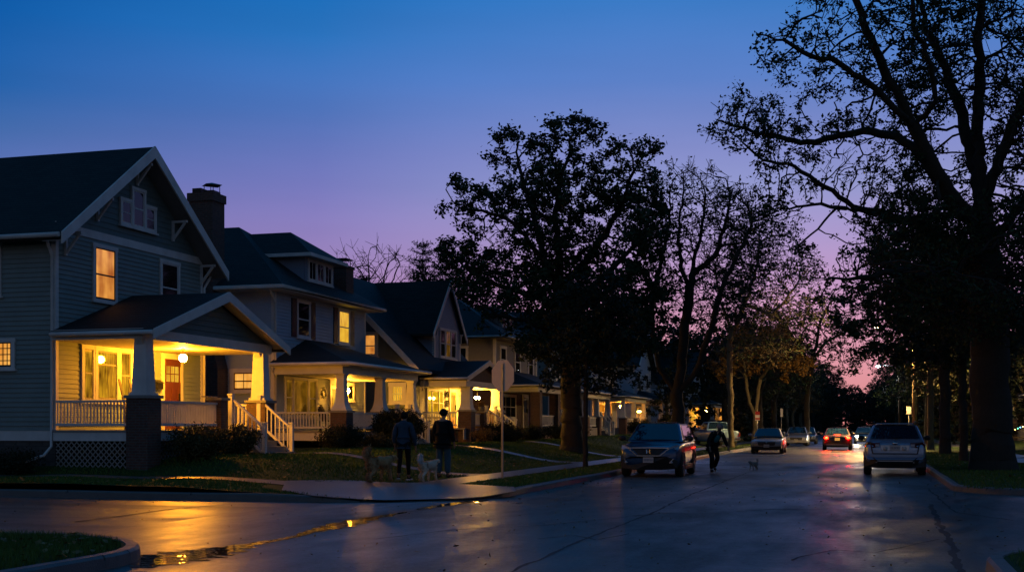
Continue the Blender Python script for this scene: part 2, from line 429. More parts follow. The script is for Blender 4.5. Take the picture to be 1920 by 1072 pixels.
def curb(label, pts, sx, sy, low=None):
    V = []; F = []
    ext = []                                   # a joint every few metres: three close rows, the middle one sunk
    for i, p in enumerate(pts):
        if i % 2 == 0 and 0 < i < len(pts)-1:
            d = (Vector(pts[i+1])-Vector(pts[i-1])).normalized(); P0 = Vector(p)
            ext += [(tuple(P0-d*.016), 0), (tuple(P0-d*.01), 1), (tuple(P0+d*.01), 1), (tuple(P0+d*.016), 0)]
        else: ext.append((tuple(p), 0))
    pts = [e[0] for e in ext]; sunk = [e[1] for e in ext]
    for i, p in enumerate(pts):
        a = Vector(pts[max(i-1, 0)]); b = Vector(pts[min(i+1, len(pts)-1)])
        d = (b-a).normalized(); nrm = Vector((-d.y, d.x))
        if nrm.x*sx + nrm.y*sy < 0: nrm = -nrm
        h = .15
        if low: h = .15 - .135*sm(max(0, 1-math.hypot(p[0]-low[0], p[1]-low[1])/low[2])*2)
        h += .005*math.sin(p[0]*1.1+p[1]*.9) - .035*sunk[i]
        for (o, z) in ((-.02, -.04), (-.005, h-.03), (.025, h), (.15, h), (.17, h-.06)):
            V.append((p[0]+nrm.x*o, p[1]+nrm.y*o, z))
    for i in range(len(pts)-1):
        for k in range(4): F.append((i*5+k, i*5+k+1, (i+1)*5+k+1, (i+1)*5+k))
    mb = MB(); mb.add(V, F)
    return struct(mb.build('curb', M['curb']), label)
p = quadrant('lawn', 'wide lawn in front of the lit porches', RX0, CY1L, -1, 1, 3.0, 160, 420)
curb('kerb round the corner below the walkers', p, -1, 1, (-8.4, 23.4, 2.7))
p = quadrant('lawn', 'dark lawn under the giant tree', RX1, CY1R, 1, 1, 2.2, 160, 420)
curb('kerb beside the parked silver wagon', p, 1, 1)
p = quadrant('lawn', 'grass corner with fallen leaves nearest the camera', -7.7, 13.4, -1, -1, 2.2, 160, 60)
curb('kerb of the leafy grass corner by the big puddle', p, -1, -1)
p = quadrant('lawn', 'small grass corner at the bottom right edge', 1.2, 15.0, 1, -1, 1.5, 160, 60)
curb('rounded kerb at the bottom right edge', p, 1, -1)

# ------------------------------------------------------------------ wet asphalt
def asphalt(name, seam_dir):
    m, nt, b = new_mat(name); L = nt.links.new
    tc = N(nt, 'ShaderNodeTexCoord')
    mp = N(nt, 'ShaderNodeMapping'); mp.inputs['Scale'].default_value = (1.0, .32, 1) if seam_dir == 'y' else (.32, 1.0, 1)
    L(tc.outputs['Object'], mp.inputs[0])
    big = N(nt, 'ShaderNodeTexNoise', Scale=.55, Detail=5, Roughness=.55); L(mp.outputs[0], big.inputs['Vector'])
    mid = N(nt, 'ShaderNodeTexNoise', Scale=3.1, Detail=6, Roughness=.65); L(mp.outputs[0], mid.inputs['Vector'])
    fin = N(nt, 'ShaderNodeTexNoise', Scale=15, Detail=9, Roughness=.82); L(tc.outputs['Object'], fin.inputs['Vector'])
    cr = N(nt, 'ShaderNodeValToRGB'); cr.color_ramp.elements[0].position = .3; cr.color_ramp.elements[1].position = .75
    cr.color_ramp.elements[0].color = (.022, .022, .023, 1); cr.color_ramp.elements[1].color = (.18, .18, .18, 1)
    L(mid.outputs['Fac'], cr.inputs[0])
    vo = N(nt, 'ShaderNodeTexVoronoi', Scale=90); L(tc.outputs['Object'], vo.inputs['Vector'])
    mx = N(nt, 'ShaderNodeMix', data_type='RGBA', blend_type='MULTIPLY'); mx.inputs['Factor'].default_value = .6
    L(cr.outputs[0], mx.inputs['A']); L(vo.outputs['Color'], mx.inputs['B'])
    fr = N(nt, 'ShaderNodeMapRange'); fr.inputs['From Min'].default_value = .3; fr.inputs['From Max'].default_value = .7; fr.inputs['To Min'].default_value = .35; fr.inputs['To Max'].default_value = 1.65; L(fin.outputs['Fac'], fr.inputs['Value'])
    mf = N(nt, 'ShaderNodeMix', data_type='RGBA', blend_type='MULTIPLY'); mf.inputs['Factor'].default_value = 1; L(mx.outputs['Result'], mf.inputs['A']); L(fr.outputs['Result'], mf.inputs['B'])
    L(mf.outputs['Result'], b.inputs['Base Color'])
    av = N(nt, 'ShaderNodeMath', operation='MULTIPLY_ADD'); av.inputs[1].default_value = .45; L(mid.outputs['Fac'], av.inputs[0]); L(big.outputs['Fac'], av.inputs[2])
    rr = N(nt, 'ShaderNodeMapRange'); rr.inputs['From Min'].default_value = .45; rr.inputs['From Max'].default_value = .98
    rr.inputs['To Min'].default_value = .20; rr.inputs['To Max'].default_value = .62
    L(av.outputs[0], rr.inputs['Value']); L(rr.outputs['Result'], b.inputs['Roughness'])
    sr = N(nt, 'ShaderNodeMapRange'); sr.inputs['From Min'].default_value = .52; sr.inputs['From Max'].default_value = .86; sr.inputs['To Min'].default_value = .85; sr.inputs['To Max'].default_value = .15
    L(av.outputs[0], sr.inputs['Value']); sm_ = N(nt, 'ShaderNodeMath', operation='MULTIPLY'); L(sr.outputs['Result'], sm_.inputs[0]); L(fr.outputs['Result'], sm_.inputs[1]); L(sm_.outputs[0], b.inputs['Specular IOR Level'])
    ad = N(nt, 'ShaderNodeMath', operation='MULTIPLY_ADD'); ad.inputs[1].default_value = .8; L(fin.outputs['Fac'], ad.inputs[0]); L(mid.outputs['Fac'], ad.inputs[2])
    bp = N(nt, 'ShaderNodeBump', Strength=.5, Distance=.012); L(ad.outputs[0], bp.inputs['Height'])
    mp2 = N(nt, 'ShaderNodeMapping'); mp2.inputs['Scale'].default_value = (.9, 2.6, 1); L(tc.outputs['Object'], mp2.inputs[0])
    und = N(nt, 'ShaderNodeTexNoise', Scale=1.1, Detail=3, Roughness=.5); L(mp2.outputs[0], und.inputs['Vector'])
    b2 = N(nt, 'ShaderNodeBump', Strength=.55, Distance=.03); L(und.outputs['Fac'], b2.inputs['Height']); L(bp.outputs['Normal'], b2.inputs['Normal']); L(b2.outputs['Normal'], b.inputs['Normal'])
    return m
M['road'] = asphalt('wet_asphalt', 'y'); M['cross_road'] = asphalt('wet_asphalt_cross', 'x')
g = MB(); g.quad((-10.6, -250, 0), (4.2, -250, 0), (4.2, 900, 0), (-10.6, 900, 0)); 
struct(g.build('road', M['road']), 'wet asphalt street running away between the houses')
g = MB(); g.quad((-400, 12.5, -.004), (-10.6, 12.5, -.004), (-10.6, 25.6, -.004), (-400, 25.6, -.004))
struct(g.build('cross_street', M['cross_road']), 'wet side street crossing on the left')
g = MB(); g.quad((4.2, 12.3, -.004), (300, 12.3, -.004), (300, 31.2, -.004), (4.2, 31.2, -.004))
struct(g.build('cross_street', M['cross_road']), 'wet side street crossing on the right')

# sidewalks
sw = lambda x0, x1: ([0, .5, 1], lambda s, y: x0+(x1-x0)*s)
ys = [27.0+.5*i for i in range(40)] + [47+3*i for i in range(110)]
xs, fx = sw(-10.45, -9.3)
struct(sheet('sidewalk', M['concrete'], xs, ys, fx, .016), 'pale sidewalk running past the lit houses')
V = []; F = []
n = 90
for i in range(n+1):
    x = -11.2 - i*(1.0 if i < 60 else 2.0)
    for y in (25.35, 25.9, 26.45): V.append((x, y, zt(x, y)+.016))
for i in range(n):
    for k in range(2): F.append((i*3+k, i*3+k+1, i*3+k+4, i*3+k+3))
mb = MB(); mb.add(V, F); struct(mb.build('sidewalk', M['concrete']), 'sidewalk beside the grey corner house')
xs, fx = sw(5.6, 6.9)
struct(sheet('sidewalk', M['concrete'], xs, [31+2*i for i in range(120)], fx, .016), 'dark sidewalk behind the giant tree')
# corner ramp pad
poly = [(-13.2, 25.3), (-13.2, 26.5), (-11.9, 27.4), (-10.5, 27.75), (-9.2, 27.4), (-7.62, 26.5), (-7.2, 25.2), (-7.9, 23.75), (-9.2, 22.72), (-10.6, 22.4), (-11.8, 23.4), (-12.6, 25.1)]
ctr = (-10.2, 25.2); V = [(ctr[0], ctr[1], zt(*ctr)+.02)]; F = []; K = 7; m_ = len(poly)
fine = []
for i in range(m_):
    a = poly[i]; b = poly[(i+1) % m_]
    for k in range(3): fine.append((a[0]+(b[0]-a[0])*k/3, a[1]+(b[1]-a[1])*k/3))
nf = len(fine)
for k in range(1, K+1):
    for q in fine:
        x = ctr[0]+(q[0]-ctr[0])*k/K; y = ctr[1]+(q[1]-ctr[1])*k/K
        V.append((x, y, max(.02, zt(x, y))+.022))
for i in range(nf): F.append((0, 1+i, 1+(i+1) % nf))
for k in range(K-1):
    for i in range(nf): F.append((1+k*nf+i, 1+(k+1)*nf+i, 1+(k+1)*nf+(i+1) % nf, 1+k*nf+(i+1) % nf))
mb = MB(); mb.add(V, F, True); struct(mb.build('sidewalk', M['concrete']), 'wet concrete corner ramp where the dog walkers stand')
# front walks from the steps to the sidewalk
def walk(label, y0, y1, x0, x1=-10.45, m_='concrete'):
    k = 24; V = []; F = []
    for i in range(k+1):
        x = x0+(x1-x0)*i/k; f = sm((i/k-.75)*4)*.5
        for y in (y0-f, (y0+y1)/2, y1+f): V.append((x, y, zt(x, y)+.02))
    for i in range(k):
        for q in range(2): F.append((i*3+q, i*3+q+1, i*3+q+4, i*3+q+3))
    mb = MB(); mb.add(V, F); struct(mb.build('path', M[m_]), label)
walk('front path of the grey corner house', 32.5, 33.2, -16.6, m_='curb')
walk('front path of the pale blue house', 44.9, 45.8, -16.4)
walk('front path of the dark teal house', 54.9, 55.8, -15.4)

# puddles, seams, cracks
def blob_strip(mid, wid, n=60, seed=1, z=.006):
    r_ = random.Random(seed); V = []; F = []
    ph = [r_.uniform(0, 6) for _ in range(6)]
    P_ = []
    for i in range(n+1):
        t = i/n*(len(mid)-1); k = min(int(t), len(mid)-2); f = t-k
        P_.append((Vector(mid[k]).lerp(Vector(mid[k+1]), f), wid[k]+(wid[k+1]-wid[k])*f))
    for i, (c, wd) in enumerate(P_):
        d = (P_[min(i+1, n)][0]-P_[max(i-1, 0)][0]).normalized(); q = Vector((-d.y, d.x))
        wa = wd*(1+.35*math.sin(i*.9+ph[0])+.25*math.sin(i*2.1+ph[1])); wb = wd*(1+.35*math.sin(i*.8+ph[2])+.25*math.sin(i*2.5+ph[3]))
        a = c+q*wa; b = c-q*wb
        V += [(a.x, a.y, z), (b.x, b.y, z)]
    for i in range(n): F.append((2*i, 2*i+1, 2*i+3, 2*i+2))
    return V, F
m, nt, b = new_mat('still_water'); L = nt.links.new
b.inputs['Base Color'].default_value = (.006, .006, .007, 1); b.inputs['Roughness'].default_value = .03; b.inputs['Specular IOR Level'].default_value = .5
tc = N(nt, 'ShaderNodeTexCoord'); nz = N(nt, 'ShaderNodeTexNoise', Scale=7, Detail=2); L(tc.outputs['Object'], nz.inputs['Vector'])
bp = N(nt, 'ShaderNodeBump', Strength=.45, Distance=.01); L(nz.outputs['Fac'], bp.inputs['Height']); L(bp.outputs['Normal'], b.inputs['Normal'])
M['water'] = m
def gp(u, v): 
    d = CAM_H*FPX/(v-HZ); q = at(u, HZ, d); return (q.x, q.y)
def puddle(label, pix, wid, seed):
    V, F = blob_strip([gp(*q) for q in pix], wid, 60, seed, .005)
    mb = MB(); mb.add(V, F); return tag(mb.build('puddle', M['water']), label, None, None, 'structure')
puddle('largest puddle at the tip of the leafy grass corner', [(266, 1064), (300, 1050), (345, 1041), (400, 1033), (450, 1024), (520, 1011)], [.10, .40, .46, .34, .16, .02], 3)
puddle('puddle in the gutter line between the two walkers and the grass corner', [(555, 1002), (600, 993), (640, 984), (690, 972), (760, 960)], [.02, .14, .26, .16, .04], 5)
puddle('narrow puddle at the kerb ramp below the man', [(780, 955), (810, 950), (850, 944), (885, 940), (915, 937)], [.03, .11, .14, .20, .03], 9)
puddle('thin puddle joining the largest one to the gutter line', [(500, 1017), (530, 1010), (560, 1004), (590, 997)], [.02, .07, .06, .01], 15)
puddle('small round puddle on the corner ramp', [(640, 932), (655, 930), (672, 929)], [.02, .10, .02], 12)
M['seam'] = mat('tar_seam', (.006, .006, .007), .6, .3, 8, spec=.25)
def seam(label, pts, w_, seed, z=.004):
    r_ = random.Random(seed)
    fine = []
    for i in range(len(pts)-1):
        a = Vector(pts[i]); b_ = Vector(pts[i+1]); k = max(2, int((b_-a).length/.35))
        for q in range(k): fine.append(tuple(a.lerp(b_, q/k)+Vector((r_.uniform(-.03, .03), r_.uniform(-.03, .03)))))
    fine.append(pts[-1])
    V, F = blob_strip(fine, [w_]*len(fine), len(fine)*2, seed, z)
    mb = MB(); mb.add(V, F); return struct(mb.build('road_seam', M['seam']), label)
seam('dark seam along the middle of the street', [gp(930, 1085), gp(1080, 1016), gp(1215, 964), gp(1300, 925), gp(1400, 886)], .022, 3)
seam('crack short across the street seam', [gp(1190, 967), gp(1240, 962), gp(1290, 963)], .03, 4)
seam('ragged crack towards the lower right corner', [gp(1745, 945), gp(1762, 985), gp(1785, 1020), gp(1800, 1075)], .045, 6)
seam('crack along the right gutter', [gp(1740, 915), gp(1790, 960), gp(1900, 975)], .02, 7)
seam('seam across the side street', [gp(140, 978), gp(240, 965), gp(330, 953), gp(420, 946)], .035, 8)
seam('seam down the gutter line from the ramp', [gp(560, 1001), gp(640, 985), gp(760, 960), gp(910, 938)], .03, 9, .003)
seam('short crack near the lower middle of the street', [gp(1010, 1010), gp(1075, 1003), gp(1120, 1012), gp(1180, 1000)], .016, 21)
seam('branching crack on the lower right asphalt', [gp(1480, 1050), gp(1560, 1030), gp(1640, 1036), gp(1760, 1010)], .014, 22)
seam('seam across the street behind the puddles', [gp(700, 1010), gp(860, 992), gp(1010, 985), gp(1180, 968)], .016, 23)
seam('faint seam across the street', [gp(1380, 958), gp(1450, 954), gp(1520, 955)], .03, 10)
# ------------------------------------------------------------------ house kit
def clap(mb, axis, c, a0, a1, z0, z1, out, exp=.125, lim=None, depth=.027):
    """lapped siding on the plane axis=c, from a0 to a1, facing out(+1/-1); lim(z) trims the ends for gables"""
    n = max(1, round((z1-z0)/exp)); e = (z1-z0)/n
    def P(a, z, o): return (c+out*o, a, z) if axis == 'x' else (a, c+out*o, z)
    for i in range(n):
        za = z0+i*e; zb = za+e
        l0, h0 = (a0, a1) if lim is None else lim(za)
        l1, h1 = (a0, a1) if lim is None else lim(zb)
        if h0 <= l0: break
        if h1 < l1: l1 = h1 = (l1+h1)/2
        mb.quad(P(l0, za, depth), P(h0, za, depth), P(h1, zb, 0.001), P(l1, zb, 0.001))
        mb.quad(P(l0, za, 0), P(h0, za, 0), P(h0, za, depth), P(l0, za, depth))

def win(par, axis, c, out, a0, a1, z0, z1, pane, cas=.10, split=.5, grid=(1, 1), mats='trim', sash_m=None, head=.02, depth=.06, sill=True, parts=True):
    """window: casing mesh (thing's part) > pane, sash, sill"""
    def B(mb, p0, p1, q0, q1, o0, o1):
        lo, hi = sorted((c+out*o0, c+out*o1))
        if axis == 'x': mb.box(lo, hi, p0, p1, q0, q1)
        else: mb.box(p0, p1, lo, hi, q0, q1)
    f = MB()
    B(f, a0, a0+cas, z0, z1, 0, depth); B(f, a1-cas, a1, z0, z1, 0, depth)
    B(f, a0+cas, a1-cas, z0, z0+cas*.6, 0, depth)
    B(f, a0-head, a1+head, z1-cas, z1, 0, depth+.004)
    fo = f.build('window', M[mats], par)
    i0, i1, j0, j1 = a0+cas, a1-cas, z0+cas*.6, z1-cas
    pm = MB(); o = .035
    if axis == 'x': pm.quad((c+out*o, i0, j0), (c+out*o, i1, j0), (c+out*o, i1, j1), (c+out*o, i0, j1))
    else: pm.quad((i0, c+out*o, j0), (i1, c+out*o, j0), (i1, c+out*o, j1), (i0, c+out*o, j1))
    po = pm.build('pane', M[pane], fo)
    if parts:
        s = MB(); t = .035
        B(s, i0, i0+t, j0, j1, .033, .046); B(s, i1-t, i1, j0, j1, .033, .046)
        B(s, i0+t, i1-t, j0, j0+t*1.4, .033, .046); B(s, i0+t, i1-t, j1-t, j1, .033, .046)
        if split: 
            zm = j0+(j1-j0)*split; B(s, i0+t, i1-t, zm-.022, zm+.022, .0335, .048)
        for k in range(1, grid[0]):
            am = i0+(i1-i0)*k/grid[0]; B(s, am-.012, am+.012, j0+t, j1-t, .0345, .045)
        for k in range(1, grid[1]):
            zm = j0+(j1-j0)*k/grid[1]; B(s, i0+t, i1-t, zm-.012, zm+.012, .034, .0445)
        s.build('sash', M[sash_m or mats], fo)
        if sill:
            q = MB(); B(q, a0-.05, a1+.05, z0-.05, z0, 0, depth+.04); q.build('sill', M[mats], fo)
    return fo

def gable_roof_x(mb, x0, x1, yc, hw, ze, zr, t=.16):
    """ridge along x; slopes fall to y = yc-hw and yc+hw"""
    mb.slab((x0, yc-hw, ze), (x1, yc-hw, ze), (x1, yc, zr), (x0, yc, zr), t)
    mb.slab((x0, yc, zr), (x1, yc, zr), (x1, yc+hw, ze), (x0, yc+hw, ze), t)

def rake_boards(mb, x, yc, hw, ze, zr, w=.26, th=.05, drop=.02):
    for s in (-1, 1):
        a = (x, yc+s*hw, ze); b = (x, yc, zr)
        n = [(x, yc+s*hw, ze-drop), (x, yc, zr-drop), (x, yc, zr-drop-w*1.15), (x, yc+s*hw, ze-drop-w)]
        m = [(x+th, p[1], p[2]) for p in n]
        mb.add(n+m, [(0, 1, 2, 3), (7, 6, 5, 4), (0, 4, 5, 1), (1, 5, 6, 2), (2, 6, 7, 3), (3, 7, 4, 0)])

def hip_roof(mb, x0, x1, y0, y1, ze, zr, rx0, rx1, ry0, ry1, t=.14):
    """eave rectangle at ze, ridge rectangle/line at zr"""
    e = [(x0, y0), (x1, y0), (x1, y1), (x0, y1)]; r = [(rx0, ry0), (rx1, ry0), (rx1, ry1), (rx0, ry1)]
    vs = [(a, b, ze) for a, b in e]+[(a, b, zr) for a, b in r]+[(a, b, ze-t) for a, b in e]
    fs = [(i, (i+1) % 4, 4+(i+1) % 4, 4+i) for i in range(4)]+[(4, 5, 6, 7)]+[(i, 8+i, 8+(i+1) % 4, (i+1) % 4) for i in range(4)]+[(11, 10, 9, 8)]
    mb.add(vs, fs)

def railing(par, p, q, ztop, zbot, gap=.11, name='railing', mt='trim', post=None, ztop2=None, zbot2=None, bw=.035):
    zt2 = ztop if ztop2 is None else ztop2; zb2 = zbot if zbot2 is None else zbot2
    mb = MB(); a = Vector((*p, 0)); b = Vector((*q, 0)); ln = (b-a).length
    mb.bar(a+Vector((0, 0, ztop)), b+Vector((0, 0, zt2)), .09, .06)
    mb.bar(a+Vector((0, 0, zbot)), b+Vector((0, 0, zb2)), .06, .07)
    n = max(2, round(ln/gap)); d = (b-a).normalized()
    for i in range(n):
        f = (i+.5)/n; c = a.lerp(b, f); lo = zbot+(zb2-zbot)*f; hi = ztop+(zt2-ztop)*f
        mb.bar(c+Vector((0, 0, lo)), c+Vector((0, 0, hi)), bw, bw, up=(d.x, d.y, 0))
    return mb.build(name, M[mt], par)

def steps(par, x0, y0, y1, ztop, zbot, tread=.29):
    n = max(2, round((ztop-zbot)/.18)); h = (ztop-zbot)/n
    mb = MB()
    for i in range(n-1):
        z = ztop-h*(i+1)
        mb.box(x0+i*tread, x0+(i+1)*tread, y0, y1, zbot-.3, z-.03)
        mb.box(x0+i*tread-.0+.002, x0+(i+1)*tread+.025, y0-.015, y1+.015, z-.03, z)
    mb.build('steps', M['step'], par)
    return x0+(n-1)*tread

def stair_rails(par, x0, x1, y, ztop, zbot, gap=.13):
    p = MB(); p.box(x1-.055, x1+.055, y-.055, y+.055, zbot-.2, zbot+1.0); p.box(x1-.075, x1+.075, y-.075, y+.075, zbot+1.0, zbot+1.04)
    p.build('newel_post', M['trim'], par)
    p = MB(); p.box(x0-.07, x0+.06, y-.065, y+.065, ztop-.05, ztop+1.0); p.box(x0-.085, x0+.075, y-.08, y+.08, ztop+1.0, ztop+1.04); p.build('newel_post', M['trim'], par)
    railing(par, (x0+.06, y), (x1-.055, y), ztop+.86, ztop+.12, gap, 'stair_railing', 'trim', None, zbot+.9, zbot+.16)

def lattice(par, p, q, z0, z1, mt='lattice'):
    mb = MB(); a = Vector((*p, 0)); b = Vector((*q, 0)); d = (b-a); ln = d.length; d.normalize()
    h = z1-z0; s = .16; nrm = Vector((-d.y, d.x, 0))
    k = -h
    while k < ln:
        for dirn, off in ((1, .004), (-1, -.004)):
            t0 = k if dirn == 1 else k+h
            t1 = t0+dirn*h; za, zb = z0, z1
            A = [t0, za]; B_ = [t1, zb]
            def clipf(A, B_):
                for lim, sg in ((0, 1), (ln, -1)):
                    for X, Y in ((A, B_), (B_, A)):
                        if (X[0]-lim)*sg < 0:
                            if (Y[0]-lim)*sg <= 0: return None
                            f = (lim-X[0])/(Y[0]-X[0]); X[1] = X[1]+(Y[1]-X[1])*f; X[0] = lim
                return A, B_
            r = clipf(A, B_)
            if r and abs(A[0]-B_[0]) > .02:
                mb.bar(a+d*A[0]+nrm*off+Vector((0, 0, A[1])), a+d*B_[0]+nrm*off+Vector((0, 0, B_[1])), .008, .035, up=nrm.cross(Vector((B_[0]-A[0], 0, B_[1]-A[1]))) if False else (d.x, d.y, .3))
        k += s
    return mb.build('lattice', M[mt], par)

def globe_lamp(par, x, y, z, r, power_l, ceil, col=WARM):
    """hanging or fixed glowing globe"""
    mb = MB(); mb.tube([(x, y, ceil), (x, y, z+r*.9)], .012, 6); mb.lathe([(.06, ceil-.03), (.06, ceil)], (x, y, 0), n=12); mb.lathe([(.05, z+r*.85), (.03, z+r*1.15)], (x, y, 0), n=12)
    f = mb.build('porch_lamp', M['dark_metal'], par)
    g_ = MB(); g_.ball((x, y, z), r, n=14, m=10)
    m_ = emit_mat('glowing_globe', col, power_l)
    g_.build('globe', m_, f)
    return f

def tapered_column(par, x, y, z0, z1, a, b, flare=0.0):
    mb = MB()
    mb.box(x-a-.05, x+a+.05, y-a-.05, y+a+.05, z0, z0+.07)
    if flare:
        prof = [(z0+.07, a+.03), (z0+.14, a+.0), (z0+.26, a-flare*.6), (z0+.45, a-flare), (z1-.16, b), (z1-.07, b+.02), (z1, b+.06)]
        for (za, ra), (zb, rb) in zip(prof, prof[1:]): mb.taper(x, y, za, zb, ra, rb)
    else:
        mb.taper(x, y, z0+.07, z1-.0, a, b)
    return mb.build('porch_column', M['trim'], par)

def pier(par, x, y, z0, z1, a, cap=True):
    mb = MB(); mb.box(x-a, x+a, y-a, y+a, z0, z1)
    o = mb.build('brick_pier', M['brick'], par)
    if cap:
        q = MB(); q.box(x-a-.05, x+a+.05, y-a-.05, y+a+.05, z1, z1+.075); q.build('cap', M['step'], o)
    return o

def downspout(par, pts, r=.04, m_='trim'):
    mb = MB(); mb.tube(pts, r, 8); return mb.build('downspout', M[m_], par)

def bracket(mb, x, y, z, reach=.5, drop=.5, t=.07):
    mb.box(x, x+reach, y-t/2, y+t/2, z-t, z)
    mb.box(x, x+t, y-t/2+.001, y+t/2-.001, z-drop, z-t)
    mb.bar((x+.03, y, z-drop+.05), (x+reach-.08, y, z-t-.005), t*.9, t*.9, up=(0, 1, 0))

# ------------------------------------------------------------------ the grey corner house
H = thing('corner_house', 'grey craftsman corner house with gabled roof and deep lit porch', 'house', (-20.3, 27.4, 0))
Wd, Dp, Z0, ZE = 7.3, 13.0, 1.4, 6.63
slope = (9.55-6.45)/4.2; yc = Wd/2
f = MB(); f.box(-Dp, -.02, .02, Wd-.02, -.2, 1.14); f.build('foundation', M['foundation'], H)
f = MB(); f.box(-Dp-.02, .02, -.02, Wd+.02, 1.14, Z0); f.build('skirt_board', M['trim'], H)
wb = MB(); wb.box(-Dp+.02, -.002, .002, Wd-.002, Z0, 6.75)
clap(wb, 'x', 0, 0, Wd, Z0, ZE, 1); clap(wb, 'y', 0, -Dp, 0, Z0, 6.80, -1); clap(wb, 'y', Wd, -Dp, 0, Z0, 6.80, 1)
wl = wb.build('wall', M['sage'], H)
gb = MB(); zg = 6.85
lim = lambda z: (max(0, yc-(9.40-z)/slope), min(Wd, yc+(9.40-z)/slope))
clap(gb, 'x', .0, 0, Wd, zg, 9.36, 1, .16, lim, .02)
gb.prism([(0, 6.76), (Wd, 6.76), (yc+.02, 9.36), (yc-.02, 9.36)], 'x', -.15, -.003)
gb.build('gable_wall', M['gable'], H)
t_ = MB(); t_.box(0, .04, -.03, Wd+.03, ZE, zg)                     # belt board
t_.box(-.11, .028, -.028, .09, Z0, ZE); t_.box(-.11, .028, Wd-.09, Wd+.028, Z0, ZE)
t_.build('corner_board', M['trim'], H)
rf = MB(); gable_roof_x(rf, -Dp-.4, .60, yc, 4.2, 6.45, 9.55, .17); ro = rf.build('roof', M['roof'], H)
rk = MB(); rake_boards(rk, .60, yc, 4.24, 6.47, 9.57, .30, .05, 0); rk.build('rake_board', M['trim'], H)
for y_ in (yc-4.26, yc+4.26):
    gt = MB(); gt.tube([(-Dp, y_, 6.40), (.55, y_, 6.40)], .065, 8); gt.build('gutter', M['trim'], H)
sf = MB(); sf.slab((-.0, -.55, 6.27), (.58, -.55, 6.27), (.58, yc, 9.34), (0, yc, 9.34), .02); sf.slab((0, yc, 9.34), (.58, yc, 9.34), (.58, Wd+.55, 6.27), (0, Wd+.55, 6.27), .02)
sf.build('soffit', M['deck'], H)
for y_, z_ in ((.35, 6.62), (1.75, 7.75), (yc, 9.08), (Wd-1.75, 7.75), (Wd-.10, 6.62)):
    q = MB(); bracket(q, .02, y_, z_, .52, .62); q.build('roof_bracket', M['trim'], H)
# gable window trio
win(H, 'x', .02, 1, 2.80, 3.42, 7.22, 8.0, 'glass', .09, 0, (1, 2))
win(H, 'x', .02, 1, 3.36, 4.06, 7.22, 8.40, 'glass', .09, .5, (1, 1), depth=.066)
win(H, 'x', .02, 1, 4.00, 4.62, 7.22, 8.0, 'glass', .09, 0, (1, 2))
wf = win(H, 'x', 0, 1, 1.55, 2.68, 4.95, 6.53, 'lit_orange', .11, .48, sash_m='shutter')
wf['label'] = 'upstairs window glowing orange'
win(H, 'x', 0, 1, 4.85, 5.95, 4.95, 6.53, 'glass', .11, .48)
# side wall windows
win(H, 'y', 0, -1, -2.35, -1.22, 3.02, 3.84, 'lit_leaded', .11, 0, (7, 4), sash_m='shutter')
win(H, 'y', 0, -1, -2.75, -1.65, 4.95, 6.4, 'lit_orange', .11, .48)
downspout(H, [(.02, -.42, 6.36), (.0, -.30, 6.2), (-.06, -.07, 5.95), (-.06, -.07, 3.0), (-.06, -.09, 1.0), (-.10, -.35, .76), (-.2, -.95, .62)])
downspout(H, [(.06, Wd+.5, 6.36), (.06, Wd+.3, 6.15), (.06, Wd+.06, 5.9), (.06, Wd+.06, .8)])
# porch
FL, PX, ZC = 1.42, 2.55, 3.74
py0, py1, pyc = -.15, 6.75, 3.3
f = MB(); f.box(.022, PX+.12, py0, py1, FL-.06, FL); f.build('porch_floor', M['deck'], H)
f = MB(); f.box(PX+.04, PX+.08, py0+.02, py1-.02, 1.14, FL-.06); f.box(.025, PX+.04, py0+.02, py0+.06, 1.14, FL-.06); f.build('porch_skirt', M['trim'], H)
lattice(H, (PX+.03, .5), (PX+.03, 3.7), .45, 1.13); lattice(H, (.1, py0+.04), (PX-.3, py0+.04), .45, 1.13)
f = MB(); f.box(.03, PX-.15, py0+.2, py1-.2, ZC, ZC+.04); f.build('porch_ceiling', M['ceiling'], H)
f = MB(); f.box(PX-.17, PX+.17, py0-.05, py1+.05, ZC+.0, ZC+.26); f.box(.03, PX-.17, py0-.05, py0+.2, ZC, ZC+.26); f.box(.03, PX-.17, py1-.2, py1+.05, ZC, ZC+.26)
f.build('porch_beam', M['trim'], H)
prf = MB(); gable_roof_x(prf, .02, 3.1, 3.45, 3.75, 3.95, 5.27, .12); prf.build('porch_roof', M['roof'], H)
rk = MB(); rake_boards(rk, 3.10, 3.45, 3.78, 3.965, 5.285, .24, .045, 0); rk.build('porch_rake_board', M['trim'], H)
for y_ in (-.36, 7.25):
    gt = MB(); gt.tube([(.1, y_, 3.88), (3.1, y_, 3.88)], .06, 8); gt.build('porch_gutter', M['trim'], H)
gg = MB(); sl2 = 1.32/3.75
lim2 = lambda z: (max(.1, 3.45-(5.05-z)/sl2), min(6.8, 3.45+(5.05-z)/sl2))
clap(gg, 'x', PX+.1, .1, 6.8, ZC+.265, 5.03, 1, .15, lim2); gg.prism([(.1, ZC+.27), (6.8, ZC+.27), (3.45, 5.03)], 'x', PX-.1, PX+.098); gg.build('porch_gable', M['gable'], H)
sf = MB(); sf.slab((PX+.12, -.1, 3.92), (3.08, -.1, 3.92), (3.08, 3.45, 5.14), (PX+.12, 3.45, 5.14), .02); sf.slab((PX+.12, 3.45, 5.14), (3.08, 3.45, 5.14), (3.08, 7.0, 3.92), (PX+.12, 7.0, 3.92), .02); sf.build('porch_soffit', M['ceiling'], H)
